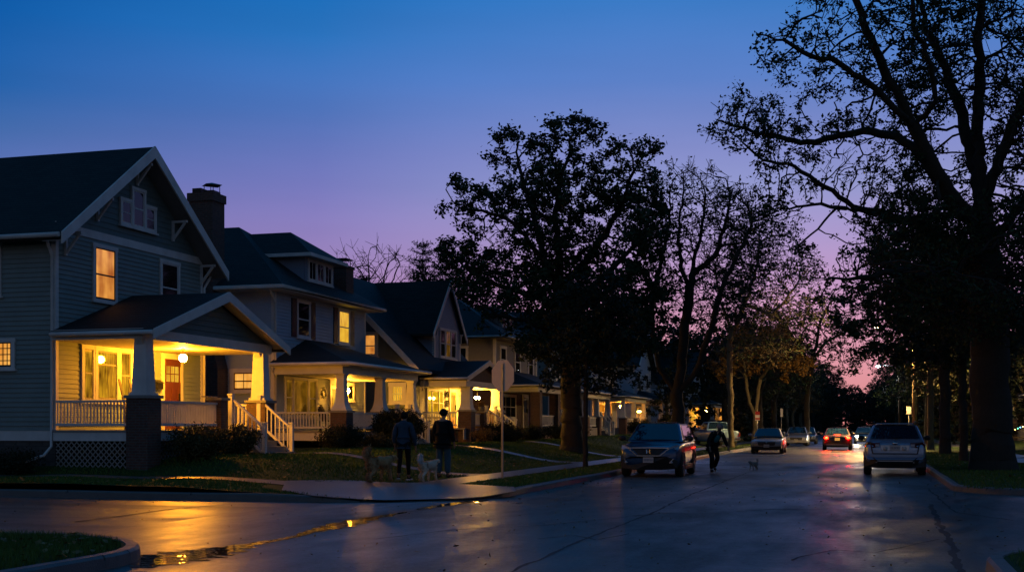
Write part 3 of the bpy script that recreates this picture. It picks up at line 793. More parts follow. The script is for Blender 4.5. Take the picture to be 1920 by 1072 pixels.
for y_ in (.1, 6.4):
    pier(H, PX, y_, -.1, 2.23, .31); tapered_column(H, PX, y_, 2.305, ZC, .215, .165)
    h_ = MB(); h_.prism([(y_-.30, ZC-.005), (y_+.30, ZC-.005), (y_+.16, ZC-.16), (y_-.16, ZC-.16)], 'x', PX-.1, PX+.1); h_.build('column_head', M['trim'], H)
pier(H, PX-.05, 3.95, -.1, 2.26, .20)
f = MB(); f.box(PX-.28, PX-.05, 3.5-.1, 3.9, 2.341, 2.37); f.build('ledge', M['step'], H)
railing(H, (PX, .42), (PX, 3.74), 2.16, 1.56, .085)
railing(H, (.06, py0+.1), (PX-.32, py0+.1), 2.16, 1.56, .1)
railing(H, (.06, py1-.35), (PX-.32, py1-.35), 2.16, 1.56, .12)
railing(H, (PX-1.5, 5.92), (PX-.32, 6.2), 2.16, 1.56, .12)
sx = steps(H, PX+.12, 4.45, 6.1, FL, .60)
stair_rails(H, PX+.1, sx-.12, 4.42, FL, .60); stair_rails(H, PX+.1, sx-.12, 6.14, FL, .60)
# porch wall: triple window, door, lamp
win(H, 'x', 0, 1, 1.05, 1.66, 2.18, 3.72, 'curtain_glow', .11, .52, sash_m='deck'); win(H, 'x', 0, 1, 1.63, 2.77, 2.18, 3.72, 'curtain_glow', .13, .72, sash_m='deck', depth=.066); win(H, 'x', 0, 1, 2.74, 3.42, 2.18, 3.72, 'curtain_glow', .11, .52, sash_m='deck')
def door(par, x, y0, y1, z0, z1, mt, lights='lit_yellow', grid=(3, 2), cas=.13, out=1, handle_side=1, gz=(.68, .9)):
    c_ = MB(); o = sorted((x, x+out*.065))
    c_.box(o[0], o[1], y0-cas, y0, z0, z1+cas); c_.box(o[0], o[1], y1, y1+cas, z0, z1+cas); c_.box(o[0]-.001, o[1]+.001, y0-cas-.03, y1+cas+.03, z1+cas, z1+cas+.04); c_.box(o[0], o[1], y0, y1, z1, z1+cas)
    c_.build('door_casing', M['trim'], par)
    d = MB(); o = sorted((x+out*.005, x+out*.040)); w_ = y1-y0; h = z1-z0
    d.box(o[0], o[1], y0, y1, z0, z1)
    e = sorted((x+out*.040, x+out*.054))
    for a, b_ in ((.0, .14), (.43, .57), (.86, 1)):
        d.box(e[0], e[1], y0+w_*a, y0+w_*b_, z0, z0+h*(gz[0]-.1))
    d.box(e[0], e[1], y0, y1, z0+h*(gz[0]-.1), z0+h*gz[0]); d.box(e[0], e[1], y0, y1, z0+h*gz[1], z1)
    do = d.build('door', M[mt], par)
    p_ = MB(); px = x+out*.044; p_.quad((px, y0+.12*w_, z0+h*gz[0]), (px, y1-.12*w_, z0+h*gz[0]), (px, y1-.12*w_, z0+h*gz[1]), (px, y0+.12*w_, z0+h*gz[1])); p_.build('pane', M[lights], do)
    s = MB(); 
    for k in range(1, grid[0]):
        ym = y0+w_*(.12+.76*k/grid[0]); s.box(e[0], e[1]+.002, ym-.014, ym+.014, z0+h*gz[0], z0+h*gz[1])
    for k in range(1, grid[1]):
        zm = z0+h*(gz[0]+(gz[1]-gz[0])*k/grid[1]); s.box(e[0], e[1]+.003, y0+.12*w_, y1-.12*w_, zm-.014, zm+.014)
    if s.v: s.build('muntin', M[mt], do)
    hd = MB(); hy = y0+.1 if handle_side < 0 else y1-.1; hd.box(min(px, px+out*.05), max(px, px+out*.05), hy-.025, hy+.025, z0+.85, z0+1.1); hd.build('handle', M['dark_metal'], do)
    return do
door(H, 0, 5.08, 5.98, FL, 3.55, 'door_red')
globe_lamp(H, 1.4, 3.88, 3.48, .115, 1550, ZC)
mbx = MB(); mbx.box(.03, .15, 4.55, 4.86, 2.62, 2.8); mbx.prism([(.03, 2.8), (.19, 2.8), (.03, 2.9)], 'y', 4.53, 4.88); mbx.build('mailbox', M['dark_metal'], H)
# chair with slatted back, seen over the rail
def porch_chair(name, label, loc, rz, m_, slats=5, bh=.95, lean=.32, grp=None):
    t = thing(name, label, 'chair', loc, rz, grp)
    s = MB(); s.box(-.28, .28, -.26, .3, .36, .40); s.build('seat', m_, t)
    b_ = MB()
    for k in range(slats):
        y_ = -.24+.48*k/(slats-1); h = bh-.10*abs(k-(slats-1)/2)
        b_.bar((-.22, y_, .40), (-.22-lean, y_, .40+h*.75), .02, .085, up=(0, 1, 0))
    b_.build('backrest', m_, t)
    for sx_ in (-1, 1):
        for sy_ in (-1, 1):
            l_ = MB(); l_.box(sx_*.24-.03, sx_*.24+.03, sy_*.26-.03, sy_*.26+.03, 0, .36); l_.build('leg', m_, t)
        a_ = MB(); a_.box(-.32, .3, sx_*.32-.05, sx_*.32+.05, .58, .605); a_.bar((.22, sx_*.30, .36), (.22, sx_*.30, .58), .05, .05); a_.build('armrest', m_, t)
    return t
M['chair_wood'] = mat('weathered_chair_wood', (.14, .085, .04), .6, .3, 8)
porch_chair('porch_chair', 'wooden slat chair on the corner house porch below the triple window', (-20.3+1.35, 27.4+1.75, FL), 0, M['chair_wood'], 2, 1.35, .25)

# ------------------------------------------------------------------ the pale house with the hipped roof
H = thing('foursquare_house', 'pale blue grey two storey house with hipped roof, dormer and black shutters', 'house', (-20.3, 39.7, 0))
Wd, Dp, yc = 8.2, 9.5, 4.1
f = MB(); f.box(-Dp, -.02, .02, Wd-.02, -.2, 1.2); f.build('foundation', M['foundation'], H)
wb = MB(); wb.box(-Dp+.02, -.002, .002, Wd-.002, 1.2, 6.36)
clap(wb, 'x', 0, 0, Wd, 1.2, 6.36, 1, .12); clap(wb, 'y', 0, -Dp, 0, 1.2, 6.36, -1, .12); clap(wb, 'y', Wd, -Dp, 0, 1.2, 6.36, 1, .12)
wb.build('wall', M['pale'], H)
t_ = MB(); t_.box(-.12, .03, -.03, .1, 1.2, 6.36); t_.box(-.12, .03, Wd-.1, Wd+.03, 1.2, 6.36); t_.build('corner_board', M['trim'], H)
rf = MB(); hip_roof(rf, -Dp-.6, .62, -.62, Wd+.62, 6.5, 9.42, -Dp+3.8, -3.65, yc-.02, yc+.02, .12)
ro = rf.build('roof', M['roof'], H)
sf = MB(); sf.box(-Dp-.55, .57, -.57, Wd+.57, 6.34, 6.375); sf.build('soffit', M['trim'], H)
gt = MB(); gt.tube([(-Dp, -.66, 6.44), (.66, -.66, 6.44), (.66, Wd+.66, 6.44), (-Dp, Wd+.66, 6.44)], .07, 8); gt.build('gutter', M['trim'], H)
# dormer
dr = MB(); hip_roof(dr, -4.2, .22, 2.45, 5.85, 8.05, 9.12, -4.0, -1.4, yc-.02, yc+.02, .10); do_ = dr.build('dormer', M['roof'], H)
dw = MB(); clap(dw, 'x', -.2, 2.85, 5.45, 6.9, 7.97, 1, .11); clap(dw, 'y', 2.85, -2.6, -.2, 6.9, 7.97, -1, .11); clap(dw, 'y', 5.45, -2.6, -.2, 6.9, 7.97, 1, .11); dw.box(-2.6, -.204, 2.86, 5.44, 6.9, 7.96); dw.build('dormer_wall', M['slate'], do_)
df = MB(); df.box(-3.0, .20, 2.47, 5.83, 7.93, 7.955); df.bar((.24, 2.43, 7.99), (.24, 5.87, 7.99), .05, .13); df.bar((-3.2, 2.43, 7.99), (.24, 2.43, 7.99), .05, .13); df.bar((-3.2, 5.87, 7.99), (.24, 5.87, 7.99), .05, .13); df.build('dormer_fascia', M['trim'], do_)
for k in range(3):
    win(H, 'x', -.2, 1, 3.10+.72*k, 3.10+.72*k+.74, 7.08, 7.92, 'glass', .08, 0, (2, 1), depth=.06+.002*k)
# chimneys
c_ = MB(); c_.box(-3.0, -1.85, -.75, .1, -.2, 3.6); c_.prism([(-3.0, 3.6), (-1.85, 3.6), (-2.05, 4.3), (-3.0, 4.3)], 'y', -.75, .1)
c_.box(-3.0, -2.05, -.75, .1, 4.3, 9.55); c_.box(-3.05, -2.0, -.80, .15, 9.55, 9.85)
co = c_.build('chimney', M['brick'], H)
k_ = MB(); k_.box(-2.95, -2.6, -.6, -.1, 9.851, 10.05); k_.box(-2.5, -2.1, -.6, -.1, 9.851, 9.95)
for a, b_ in ((-2.48, -.58), (-2.12, -.58), (-2.12, -.12), (-2.48, -.12)): k_.bar((a, b_, 9.95), (a, b_, 10.16), .02, .02)
k_.lathe([(.42, 10.16), (.02, 10.26)], (-2.3, -.35, 0), n=4, smooth=False)
k_.build('chimney_cap', M['dark_metal'], co)
c_ = MB(); c_.box(-.72, -.12, 6.55, 7.3, 6.6, 8.0); c_.box(-.76, -.08, 6.51, 7.34, 8.0, 8.1); co = c_.build('chimney', M['brick'], H)
k_ = MB()
for a, b_ in ((-.62, 6.65), (-.22, 6.65), (-.22, 7.2), (-.62, 7.2)): k_.bar((a, b_, 8.1), (a, b_, 8.36), .025, .025)
k_.box(-.72, -.12, 6.55, 7.3, 8.36, 8.40); k_.build('chimney_cap', M['dark_metal'], co)
# upstairs windows with shutters
for y_, pn in ((1.72, 'glass'), (5.42, 'lit_yellow')):
    wf = win(H, 'x', 0, 1, y_, y_+1.14, 4.82, 6.24, pn, .09, .5)
    if pn != 'glass': wf['label'] = 'upstairs window with glowing yellow curtain'
    for q0, q1 in ((y_-.44, y_-.03), (y_+1.17, y_+1.58)):
        s_ = MB(); s_.box(.018, .05, q0, q1, 4.82, 6.24)
        for k in range(18): s_.box(.05, .058, q0+.05, q1-.05, 4.9+k*.072, 4.94+k*.072)
        s_.build('shutter', M['shutter'], H)
win(H, 'y', 0, -1, -1.75, -.65, 2.75, 3.6, 'lit_leaded', .16, .5, (2, 1), mats='trim', sash_m='door_red')
downspout(H, [(.05, -.5, 6.4), (.05, -.3, 6.2), (.06, -.06, 5.95), (.06, -.06, .9)], .045)
# porch with hipped roof
FL, PX, ZC = 1.35, 2.6, 3.36
py0, py1 = -.3, 7.15
f = MB(); f.box(.02, PX+.1, py0, py1, FL-.06, FL); f.build('porch_floor', M['deck'], H)
f = MB(); f.box(PX+.02, PX+.06, py0+.02, py1-.02, 1.02, FL-.06); f.box(.025, PX+.02, py0+.02, py0+.06, 1.02, FL-.06); f.build('porch_skirt', M['trim'], H)
lattice(H, (PX, .2), (PX, 3.4), .5, 1.01)
f = MB(); f.box(.03, PX-.15, py0+.2, py1-.2, ZC+.02, ZC+.05); f.build('porch_ceiling', M['ceiling'], H)
f = MB(); f.box(PX-.17, PX+.17, py0, py1, ZC, ZC+.26); f.box(.03, PX-.17, py0, py0+.3, ZC, ZC+.26); f.box(.03, PX-.17, py1-.3, py1, ZC, ZC+.26); f.build('porch_beam', M['trim'], H)
prf = MB(); hip_roof(prf, .0, 3.1, -.5, 7.6, 3.74, 4.78, .0, .04, 2.5, 4.6, .10); prf.build('porch_roof', M['roof'], H)
sf = MB(); sf.box(.03, 3.05, -.45, 7.55, 3.615, 3.636); sf.build('porch_soffit', M['trim'], H)
gt = MB(); gt.tube([(.05, -.54, 3.70), (3.14, -.54, 3.70), (3.14, 7.64, 3.70), (.05, 7.64, 3.70)], .065, 8); gt.build('porch_gutter', M['trim'], H)
downspout(H, [(.2, -.52, 3.65), (.12, -.4, 3.5), (.1, -.1, 3.3)], .035)
for y_ in (0.0, 3.55, 6.85):
    pier(H, PX, y_, -.1, 2.0, .30); tapered_column(H, PX, y_, 2.075, ZC, .235, .14, .065)
railing(H, (PX, .32), (PX, 3.23), 2.0, 1.48, .085); railing(H, (PX, 3.87), (PX, 4.95), 2.0, 1.48, .085)
railing(H, (.05, py0+.1), (PX-.3, py0+.1), 2.0, 1.48, .11); railing(H, (.05, py1-.1), (PX-.3, py1-.1), 2.0, 1.48, .11)
sx = steps(H, PX+.1, 5.1, 6.4, FL, .72)
stair_rails(H, PX+.1, sx-.1, 5.05, FL, .72); stair_rails(H, PX+.1, sx-.1, 6.45, FL, .72)
win(H, 'x', 0, 1, .75, 1.42, 1.85, 3.34, 'dim_room', .08, .5); win(H, 'x', 0, 1, 1.40, 2.72, 1.85, 3.34, 'dim_room', .08, 0, depth=.066); win(H, 'x', 0, 1, 2.70, 3.45, 1.85, 3.34, 'dim_room', .08, .5)
door(H, 0, 4.75, 5.6, FL, 3.2, 'door_tan', 'lit_yellow', (1, 1), gz=(.45, .9))
win(H, 'x', 0, 1, 6.25, 7.0, 2.55, 3.3, 'glass', .1, 0)
def sconce(par, x, y, z, pw, r=.085, out=1, col=(1.0, .40, .03)):
    mb = MB(); mb.box(min(x, x+out*.05), max(x, x+out*.05), y-.05, y+.05, z-.02, z+.22); mb.tube([(x+out*.04, y, z+.2), (x+out*.16, y, z+.24), (x+out*.2, y, z+.14)], .012, 6)
    f = mb.build('porch_lamp', M['dark_metal'], par)
    g_ = MB(); g_.ball((x+out*.2, y, z), r, r, r*1.3); g_.build('globe', emit_mat('glowing_globe', col, pw), f)
sconce(H, .02, 5.92, 2.95, 1200)
def wreath(par, x, y, z, r=.17, seed=1):
    r_ = random.Random(seed); mb = MB()
    for k in range(120):
        a = r_.uniform(0, 2*PI); q = r+r_.gauss(0, .04); p_ = Vector((x+.03+r_.uniform(0, .06), y+q*math.cos(a), z+q*math.sin(a)))
        d = Vector((r_.gauss(0, .3), r_.gauss(0, 1), r_.gauss(0, 1))).normalized()*.06; s_ = d.cross(Vector((1, .2, .1))).normalized()*.025
        mb.quad(p_-d, p_+s_, p_+d, p_-s_)
    return mb.build('wreath', M['bush_dark'], par)
wreath(H, .02, 3.95, 2.8)
M['wicker'] = mat('dark_wicker', (.03, .022, .015), .7, .3, 20)
porch_chair('porch_chair', 'dark chair on the pale house porch left of the wreath', (-20.3+.7, 39.7+3.1, FL), 0, M['wicker'], 6, .85, .12)
porch_chair('porch_chair', 'dark rounded chair on the pale house porch below the wreath', (-20.3+.75, 39.7+3.95, FL), .35, M['wicker'], 7, .8, .2)
p_ = thing('planter_box', 'dark planter box on the pale house rail beside the middle column', 'planter', (-20.3+PX, 39.7+4.3, 2.03))
f = MB(); f.box(-.12, .12, -.4, .4, 0, .18); f.build('box', M['wicker'], p_)

# ------------------------------------------------------------------ the dark house with the steep gable
H = thing('bungalow', 'dark teal storey and a half house with steep front gable and bright porch', 'house', (-19.0, 49.5, 0))
Wd = 8.0; Dp = 9.0
f = MB(); f.box(-Dp, -.02, .02, Wd-.02, -.2, 1.25); f.build('foundation', M['brick'], H)
wb = MB(); wb.box(-Dp+.02, -.003, .003, Wd-.003, 1.25, 4.3)
clap(wb, 'x', 0, 0, 1.45, 1.25, 4.35, 1); clap(wb, 'x', 0, 1.5, Wd, 3.5, 4.4, 1)
xr, zr_, ze_ = -3.66, 8.36, 4.70    # main ridge over the wall, 45 degrees
lim3 = lambda z: (max(-7.3-.02, xr-(8.24-z)), min(0, xr+(8.24-z)))
clap(wb, 'y', 0, -Dp, 0, 1.25, 8.2, -1, .125, lambda z: lim3(z) if z > 4.6 else (-7.3, 0)); 
wb.prism([(-7.3, 1.25), (0, 1.25), (0, 4.55), (xr, 8.2), (-7.3, 4.55)], 'y', .004, .2); wb.prism([(-7.3, 1.25), (0, 1.25), (0, 4.55), (xr, 8.2), (-7.3, 4.55)], 'y', Wd-.2, Wd)
wb.build('wall', M['teal'], H)
cw = MB(); clap(cw, 'x', .002, 1.45, Wd-.1, 1.36, 3.5, 1, .12); cw.build('porch_wall', M['cream'], H)
rf = MB()
rf.slab((.72, -.6, 3.99), (.72, Wd+.6, 3.99), (xr, Wd+.6, 8.37), (xr, -.6, 8.37), .16); rf.slab((xr, -.6, 8.37), (xr, Wd+.6, 8.37), (-8.1, Wd+.6, 3.93), (-8.1, -.6, 3.93), .16)
rf.build('roof', M['roof'], H)
rk = MB(); rk.add([(.74, -.62, 4.0), (xr, -.62, 8.40), (xr, -.62, 8.06), (.74, -.62, 3.68), (.74, -.67, 4.0), (xr, -.67, 8.40), (xr, -.67, 8.06), (.74, -.67, 3.68)], [(0,1,2,3),(7,6,5,4),(0,4,5,1),(1,5,6,2),(2,6,7,3),(3,7,4,0)])
rk.build('rake_board', M['trim'], H)
# steep front gable
gy = 5.25; gw = 2.42
gr = MB(); gable_roof_x(gr, -4.4, .16, gy, gw, 5.72, 8.40, .12); gr.build('front_gable_roof', M['roof'], H)
rk = MB(); rake_boards(rk, .16, gy, gw+.03, 5.73, 8.42, .24, .05, 0); rk.build('rake_board', M['trim'], H)
gm = MB(); sl3 = 2.68/gw
lim4 = lambda z: (max(gy-1.85, gy-(8.2-z)/sl3), min(gy+1.85, gy+(8.2-z)/sl3))
clap(gm, 'x', 0, gy-1.85, gy+1.85, 4.35, 8.15, 1, .11, lim4); clap(gm, 'y', gy-1.85, -3.2, 0, 4.3, 6.05, -1, .11); clap(gm, 'y', gy+1.85, -3.2, 0, 4.3, 6.05, 1, .11)
gm.prism([(gy-1.845, 4.3), (gy+1.845, 4.3), (gy+1.845, 6.0), (gy, 8.14), (gy-1.845, 6.0)], 'x', -3.0, -.003); gm.build('front_gable_wall', M['slate'], H)
t_ = MB(); t_.box(-.1, .026, gy-1.87, gy-1.75, 4.3, 5.95); t_.box(-.1, .026, gy+1.75, gy+1.87, 4.3, 5.95); bracket(t_, .02, gy-1.7, 6.0, .16, .3); bracket(t_, .02, gy+1.78, 5.98, .16, .45); t_.build('corner_board', M['trim'], H)
for k, pn in enumerate(('glass', 'dim_room', 'glass')):
    win(H, 'x', 0, 1, 4.10+.76*k, 4.10+.76*k+.78, 4.72, 6.1, pn, .085, .5, depth=.06+.002*k)
win(H, 'y', 0, -1, -2.15, -1.35, 4.55, 5.62, 'lit_orange', .12, .45)
win(H, 'y', 0, -1, -.85, -.05, 2.5, 3.42, 'lit_yellow', .16, .5, (5, 1))
# porch
FL, PX, ZC = 1.45, 2.0, 3.28
py0, py1 = 1.5, 7.1
f = MB(); f.box(.02, PX+.1, py0, py1, FL-.06, FL); f.build('porch_floor', M['deck'], H)
f = MB(); f.box(PX+.02, PX+.06, py0+.02, py1-.02, .95, FL-.06); f.build('porch_skirt', M['trim'], H)
f = MB(); f.box(.03, PX-.15, py0+.2, py1-.2, ZC+.02, ZC+.05); f.build('porch_ceiling', M['ceiling'], H)
f = MB(); f.box(PX-.17, PX+.17, py0, py1, ZC, ZC+.26); f.box(.03, PX-.17, py0, py0+.3, ZC, ZC+.26); f.box(.03, PX-.17, py1-.3, py1, ZC, ZC+.26); f.build('porch_beam', M['trim'], H)
prf = MB(); gable_roof_x(prf, -.6, 2.3, 4.5, 3.2, 3.68, 4.55, .10); prf.build('porch_roof', M['roof'], H)
rk = MB(); rake_boards(rk, 2.3, 4.5, 3.23, 3.69, 4.56, .2, .045, 0); rk.build('porch_rake_board', M['trim'], H)
gg = MB(); gg.prism([(1.9, ZC+.265), (7.05, ZC+.265), (4.5, 4.36)], 'x', PX, PX+.1); gg.build('porch_gable', M['brick'], H)
gt = MB(); gt.tube([(.1, 1.26, 3.62), (2.32, 1.26, 3.62)], .055, 8); gt.build('porch_gutter', M['trim'], H)
downspout(H, [(.3, 1.28, 3.58), (.2, 1.4, 3.4), (.15, 1.44, 3.1)], .035)
for y_ in (2.1, 6.65):
    pier(H, PX, y_, -.1, 2.18, .30); tapered_column(H, PX, y_, 2.255, ZC, .24, .2, .03)
pier(H, PX, 4.2, -.1, 2.15, .2)
railing(H, (PX, 2.42), (PX, 3.98), 2.08, 1.58, .1, mt='trim'); 
railing(H, (.1, py0+.12), (PX-.3, py0+.12), 2.14, 1.58, .12, mt='trim')
sw_ = MB(); sw_.box(.3, PX-.3, 6.55, 6.75, FL, 2.15); sw_.build('brick_parapet', M['brick'], H)
sx = steps(H, PX+.1, 4.75, 6.1, FL, .86)
stair_rails(H, PX+.1, sx+.4, 4.7, FL, .80); stair_rails(H, PX+.1, sx+.4, 6.15, FL, .80)
win(H, 'x', .02, 1, 2.3, 2.95, 2.0, 3.24, 'bright_room', .09, .5); win(H, 'x', .02, 1, 2.93, 3.9, 2.0, 3.24, 'bright_room', .09, .5, depth=.066); win(H, 'x', .02, 1, 3.88, 4.5, 2.0, 3.24, 'bright_room', .09, .5)
door(H, .02, 5.5, 6.3, FL, 3.15, 'door_tan', 'lit_yellow', (1, 1), gz=(.3, .92))
for k, z_ in enumerate((3.0, 2.6, 2.15)): wreath(H, .04, 4.98, z_, .1, 20+k)
f = MB(); f.tube([(1.2, 6.1, ZC), (1.2, 6.1, 2.95)], .012, 6); f.tube([(1.2, 5.85, 2.95), (1.2, 6.35, 2.95)], .012, 6); fo = f.build('porch_lamp', M['dark_metal'], H)
for y_ in (5.85, 6.1, 6.35):
    g_ = MB(); g_.ball((1.2, y_, 2.88), .06); g_.build('globe', emit_mat('glowing_globe', (1, .46, .05), 1250), fo)
p_ = thing('flower_pot', 'lit pot plant on the low brick pier of the dark teal porch', 'pot plant', (-17.0, 49.5+4.2, 2.225))
f = MB(); f.lathe([(.09, 0), (.14, .2)], n=12); f.build('pot', M['step'], p_)
f = MB(); r_ = random.Random(4)
for k in range(60):
    q = Vector((r_.gauss(0, .09), r_.gauss(0, .09), .28+abs(r_.gauss(0, .08)))); d = Vector((r_.gauss(0, 1), r_.gauss(0, 1), r_.gauss(0, 1))).normalized()*.06; s_ = d.orthogonal().normalized()*.03; f.quad(q-d, q+s_, q+d, q-s_)
f.build('foliage', M['dead_leaf'], p_)

# ------------------------------------------------------------------ generic two storey house for the rest of the row
def far_house(name, label, loc, rz, Wd, Dp, wall, ze, ridge, porch_lit, upper=('glass', 'glass'), lower='glass', roof='hip', brick_base=False, pcol='trim', pw=160, pd=2.2, dormer=False, gable_front=False):
    H = thing(name, label, 'house', loc, rz)
    yc = Wd/2; zb = 1.1
    f = MB(); f.box(-Dp, -.02, .02, Wd-.02, -.3, zb); f.build('foundation', M['foundation'], H)
    wb = MB(); z1 = ze-.12
    zlow = 3.6 if brick_base else zb
    wb.box(-Dp+.02, -.003, .003, Wd-.003, zlow, z1)
    clap(wb, 'x', 0, 0, Wd, zlow, z1, 1, .13); clap(wb, 'y', 0, -Dp, 0, zlow, z1, -1, .13); clap(wb, 'y', Wd, -Dp, 0, zlow, z1, 1, .13)
    if roof == 'gable':
        sl = (ridge-ze)/(Wd/2+.5)
        clap(wb, 'x', 0, 0, Wd, z1, ridge-.2, 1, .13, lambda z: (max(0, yc-(ridge-.18-z)/sl), min(Wd, yc+(ridge-.18-z)/sl)))
    wb.build('wall', M[wall], H)
    if brick_base:
        f = MB(); f.box(-Dp, 0, 0, Wd, zb, zlow); f.build('brick_wall', M['brick'], H)
    t_ = MB(); t_.box(-.12, .028, -.028, .1, zlow, z1); t_.box(-.12, .028, Wd-.1, Wd+.028, zlow, z1); t_.build('corner_board', M['trim'], H)
    rf = MB()
    if roof == 'hip':
        k = min(Dp, Wd)/2; hip_roof(rf, -Dp-.6, .7, -.6, Wd+.6, ze, ridge, -Dp+k, -k+.6, yc-.05, yc+.05, .14)
        gt = MB(); gt.tube([(-Dp, -.64, ze-.07), (.74, -.64, ze-.07), (.74, Wd+.64, ze-.07), (-Dp, Wd+.64, ze-.07)], .06, 6); gt.build('gutter', M['trim'], H)
        sf = MB(); sf.box(-Dp-.5, .64, -.54, Wd+.54, ze-.17, ze-.145); sf.build('soffit', M['deck'], H)
    else:
        gable_roof_x(rf, -Dp-.4, .5, yc, Wd/2+.5, ze, ridge, .14)
        rk = MB(); rake_boards(rk, .5, yc, Wd/2+.53, ze+.01, ridge+.02, .24, .05, 0); rk.build('rake_board', M['trim'], H)
    rf.build('roof', M['roof'], H)
    if dormer:
        dw = MB(); dw.box(-2.2, -.6, yc-1.1, yc+1.1, ze+.3, ze+1.35); do = dw.build('dormer', M[wall], H)
        r2 = MB(); hip_roof(r2, -2.6, -.3, yc-1.45, yc+1.45, ze+1.42, ze+2.0, -2.4, -1.4, yc-.05, yc+.05, .1); r2.build('roof', M['roof'], do)
        for k in range(3): win(H, 'x', -.6, 1, yc-1.02+.68*k, yc-1.02+.68*k+.68, ze+.5, ze+1.3, 'glass', .09, 0, parts=False, depth=.06+.002*k)
    for k, pn in enumerate(upper):
        y_ = Wd*(k+.5)/len(upper)-.6
        win(H, 'x', 0, 1, y_, y_+1.2, ze-1.9, ze-.45, pn, .12, .5)
    win(H, 'y', 0, -1, -2.5, -1.5, ze-1.9, ze-.5, 'glass', .11, .5)
    FL = 1.45; ZC = 3.35; PX = pd
    f = MB(); f.box(.02, PX+.1, .1, Wd-.1, -.1, FL); f.build('porch_floor', M['deck' if not brick_base else 'brick'], H)
    f = MB(); f.box(.03, PX-.15, .3, Wd-.3, ZC+.02, ZC+.05); f.build('porch_ceiling', M['ceiling'], H)
    f = MB(); f.box(PX-.17, PX+.17, 0, Wd, ZC, ZC+.26); f.box(.03, PX-.17, 0, .3, ZC, ZC+.26); f.box(.03, PX-.17, Wd-.3, Wd, ZC, ZC+.26); f.build('porch_beam', M['trim'], H)
    prf = MB(); hip_roof(prf, 0, PX+.5, -.35, Wd+.35, 3.74, 4.6, 0, .04, 1.9, Wd-1.9, .1); prf.build('porch_roof', M['roof'], H)
    gt = MB(); gt.tube([(.05, -.38, 3.69), (PX+.53, -.38, 3.69), (PX+.53, Wd+.38, 3.69), (.05, Wd+.38, 3.69)], .055, 6); gt.build('porch_gutter', M['trim'], H)
    for y_ in (.25, Wd*.5, Wd-.25):
        if pcol == 'brick': pier(H, PX, y_, -.1, ZC, .26, False)
        else: pier(H, PX, y_, -.1, 2.1, .26); tapered_column(H, PX, y_, 2.175, ZC, .17, .13)
    railing(H, (PX, .55), (PX, Wd*.5-.3), 2.1, 1.58, .12)
    sx = steps(H, PX+.1, Wd*.62, Wd*.62+1.3, FL, .85)
    stair_rails(H, PX+.1, sx, Wd*.62-.05, FL, .85); stair_rails(H, PX+.1, sx, Wd*.62+1.35, FL, .85)
    win(H, 'x', .02, 1, .7, Wd*.5-.4, 1.95, 3.3, lower, .12, .5, (3, 1))
    door(H, .02, Wd*.62+.1, Wd*.62+1.0, FL, 3.2, 'door_tan' if porch_lit else 'shutter', lower, (1, 1), gz=(.5, .9))
    if porch_lit: globe_lamp(H, PX*.5, Wd*.56, 3.05, .1, pw, ZC, (1.0, .34, .03))
    return H

far_house('brick_house', 'unlit brown brick house with hipped roof behind the stop sign', (-19.0, 62.5, 0), 0, 8.5, 9, 'stucco', 6.35, 8.9, False, roof='hip', brick_base=True, pcol='brick', dormer=True, upper=('glass', 'glass', 'glass'))
far_house('clapboard_house', 'unlit slate house hidden behind the large oak', (-19.2, 75.0, 0), 0, 7.6, 9, 'sage', 6.4, 9.2, False, roof='gable')
far_house('clapboard_house', 'slate blue house with amber lit porch left of the blue parked car', (-19.0, 86.5, 0), 0, 9.0, 9, 'slate', 6.5, 9.1, True, lower='amber_room', roof='hip', pw=600, upper=('glass', 'glass'))
far_house('clapboard_house', 'pale grey house with white window trim behind the forked trunk', (-18.6, 101.0, 0), 0, 8.0, 9, 'pale', 6.6, 9.8, False, roof='gable')
far_house('clapboard_house', 'small far house with yellow lit porch behind the jogger', (-16.3, 117.0, 0), 0, 8.5, 9, 'pale', 6.0, 8.8, True, lower='lit_yellow', roof='gable', pw=1200)
far_house('clapboard_house', 'house with orange lit porch column at the right edge', (13.3, 112.0, 0), PI, 8.5, 9, 'slate', 6.6, 9.2, True, lower='amber_room', roof='hip', pw=1100)
far_house('clapboard_house', 'dark house between the trunks on the right side of the street', (13.0, 92.0, 0), PI, 9, 9, 'sage', 6.4, 9.0, False, roof='gable')
# ------------------------------------------------------------------ trees
def grow(seed_pos, seed_par, A, step, infl, kill, iters, rng, up=.08, wob=.25):
    P = [np.array(p, float) for p in seed_pos]; par = list(seed_par); nch = [0]*len(P)
    for q in par:
        if q >= 0: nch[q] += 1
    A = np.array(A, float); n = len(A)
    nd = np.full(n, 1e9); ni = np.zeros(n, int); alive = np.ones(n, bool)
    start = 0
    for it in range(iters):
        new = np.array(P[start:])
        if len(new) == 0: break
        d = np.sqrt(((A[:, None, :]-new[None])**2).sum(2))
        k = d.argmin(1); dm = d[np.arange(n), k]
        upd = dm < nd; nd[upd] = dm[upd]; ni[upd] = k[upd]+start
        alive &= nd > kill
        act = alive & (nd < infl)
        if not act.any():
            act = alive & (nd < infl*3)
            if not act.any(): break
        start = len(P)
        ids = np.unique(ni[act])
        S = np.zeros((len(P), 3)); Pa = np.array(P)
        v = (A[act]-Pa[ni[act]])/nd[act][:, None]
        np.add.at(S, ni[act], v)
        cnt = 0
        for i in ids:
            if nch[i] >= 3: continue
            s = S[i]; l = np.linalg.norm(s)
            if l < 1e-6: continue
            s = s/l + np.array([0, 0, up]) + rng.normal(0, wob, 3)
            if par[i] >= 0:
                b = P[i]-P[par[i]]; b /= (np.linalg.norm(b)+1e-9); s = s + .35*b
            s /= np.linalg.norm(s)
            P.append(P[i]+s*step); par.append(int(i)); nch[i] += 1; nch.append(0); cnt += 1
        if cnt == 0: break
    return np.array(P), np.array(par)

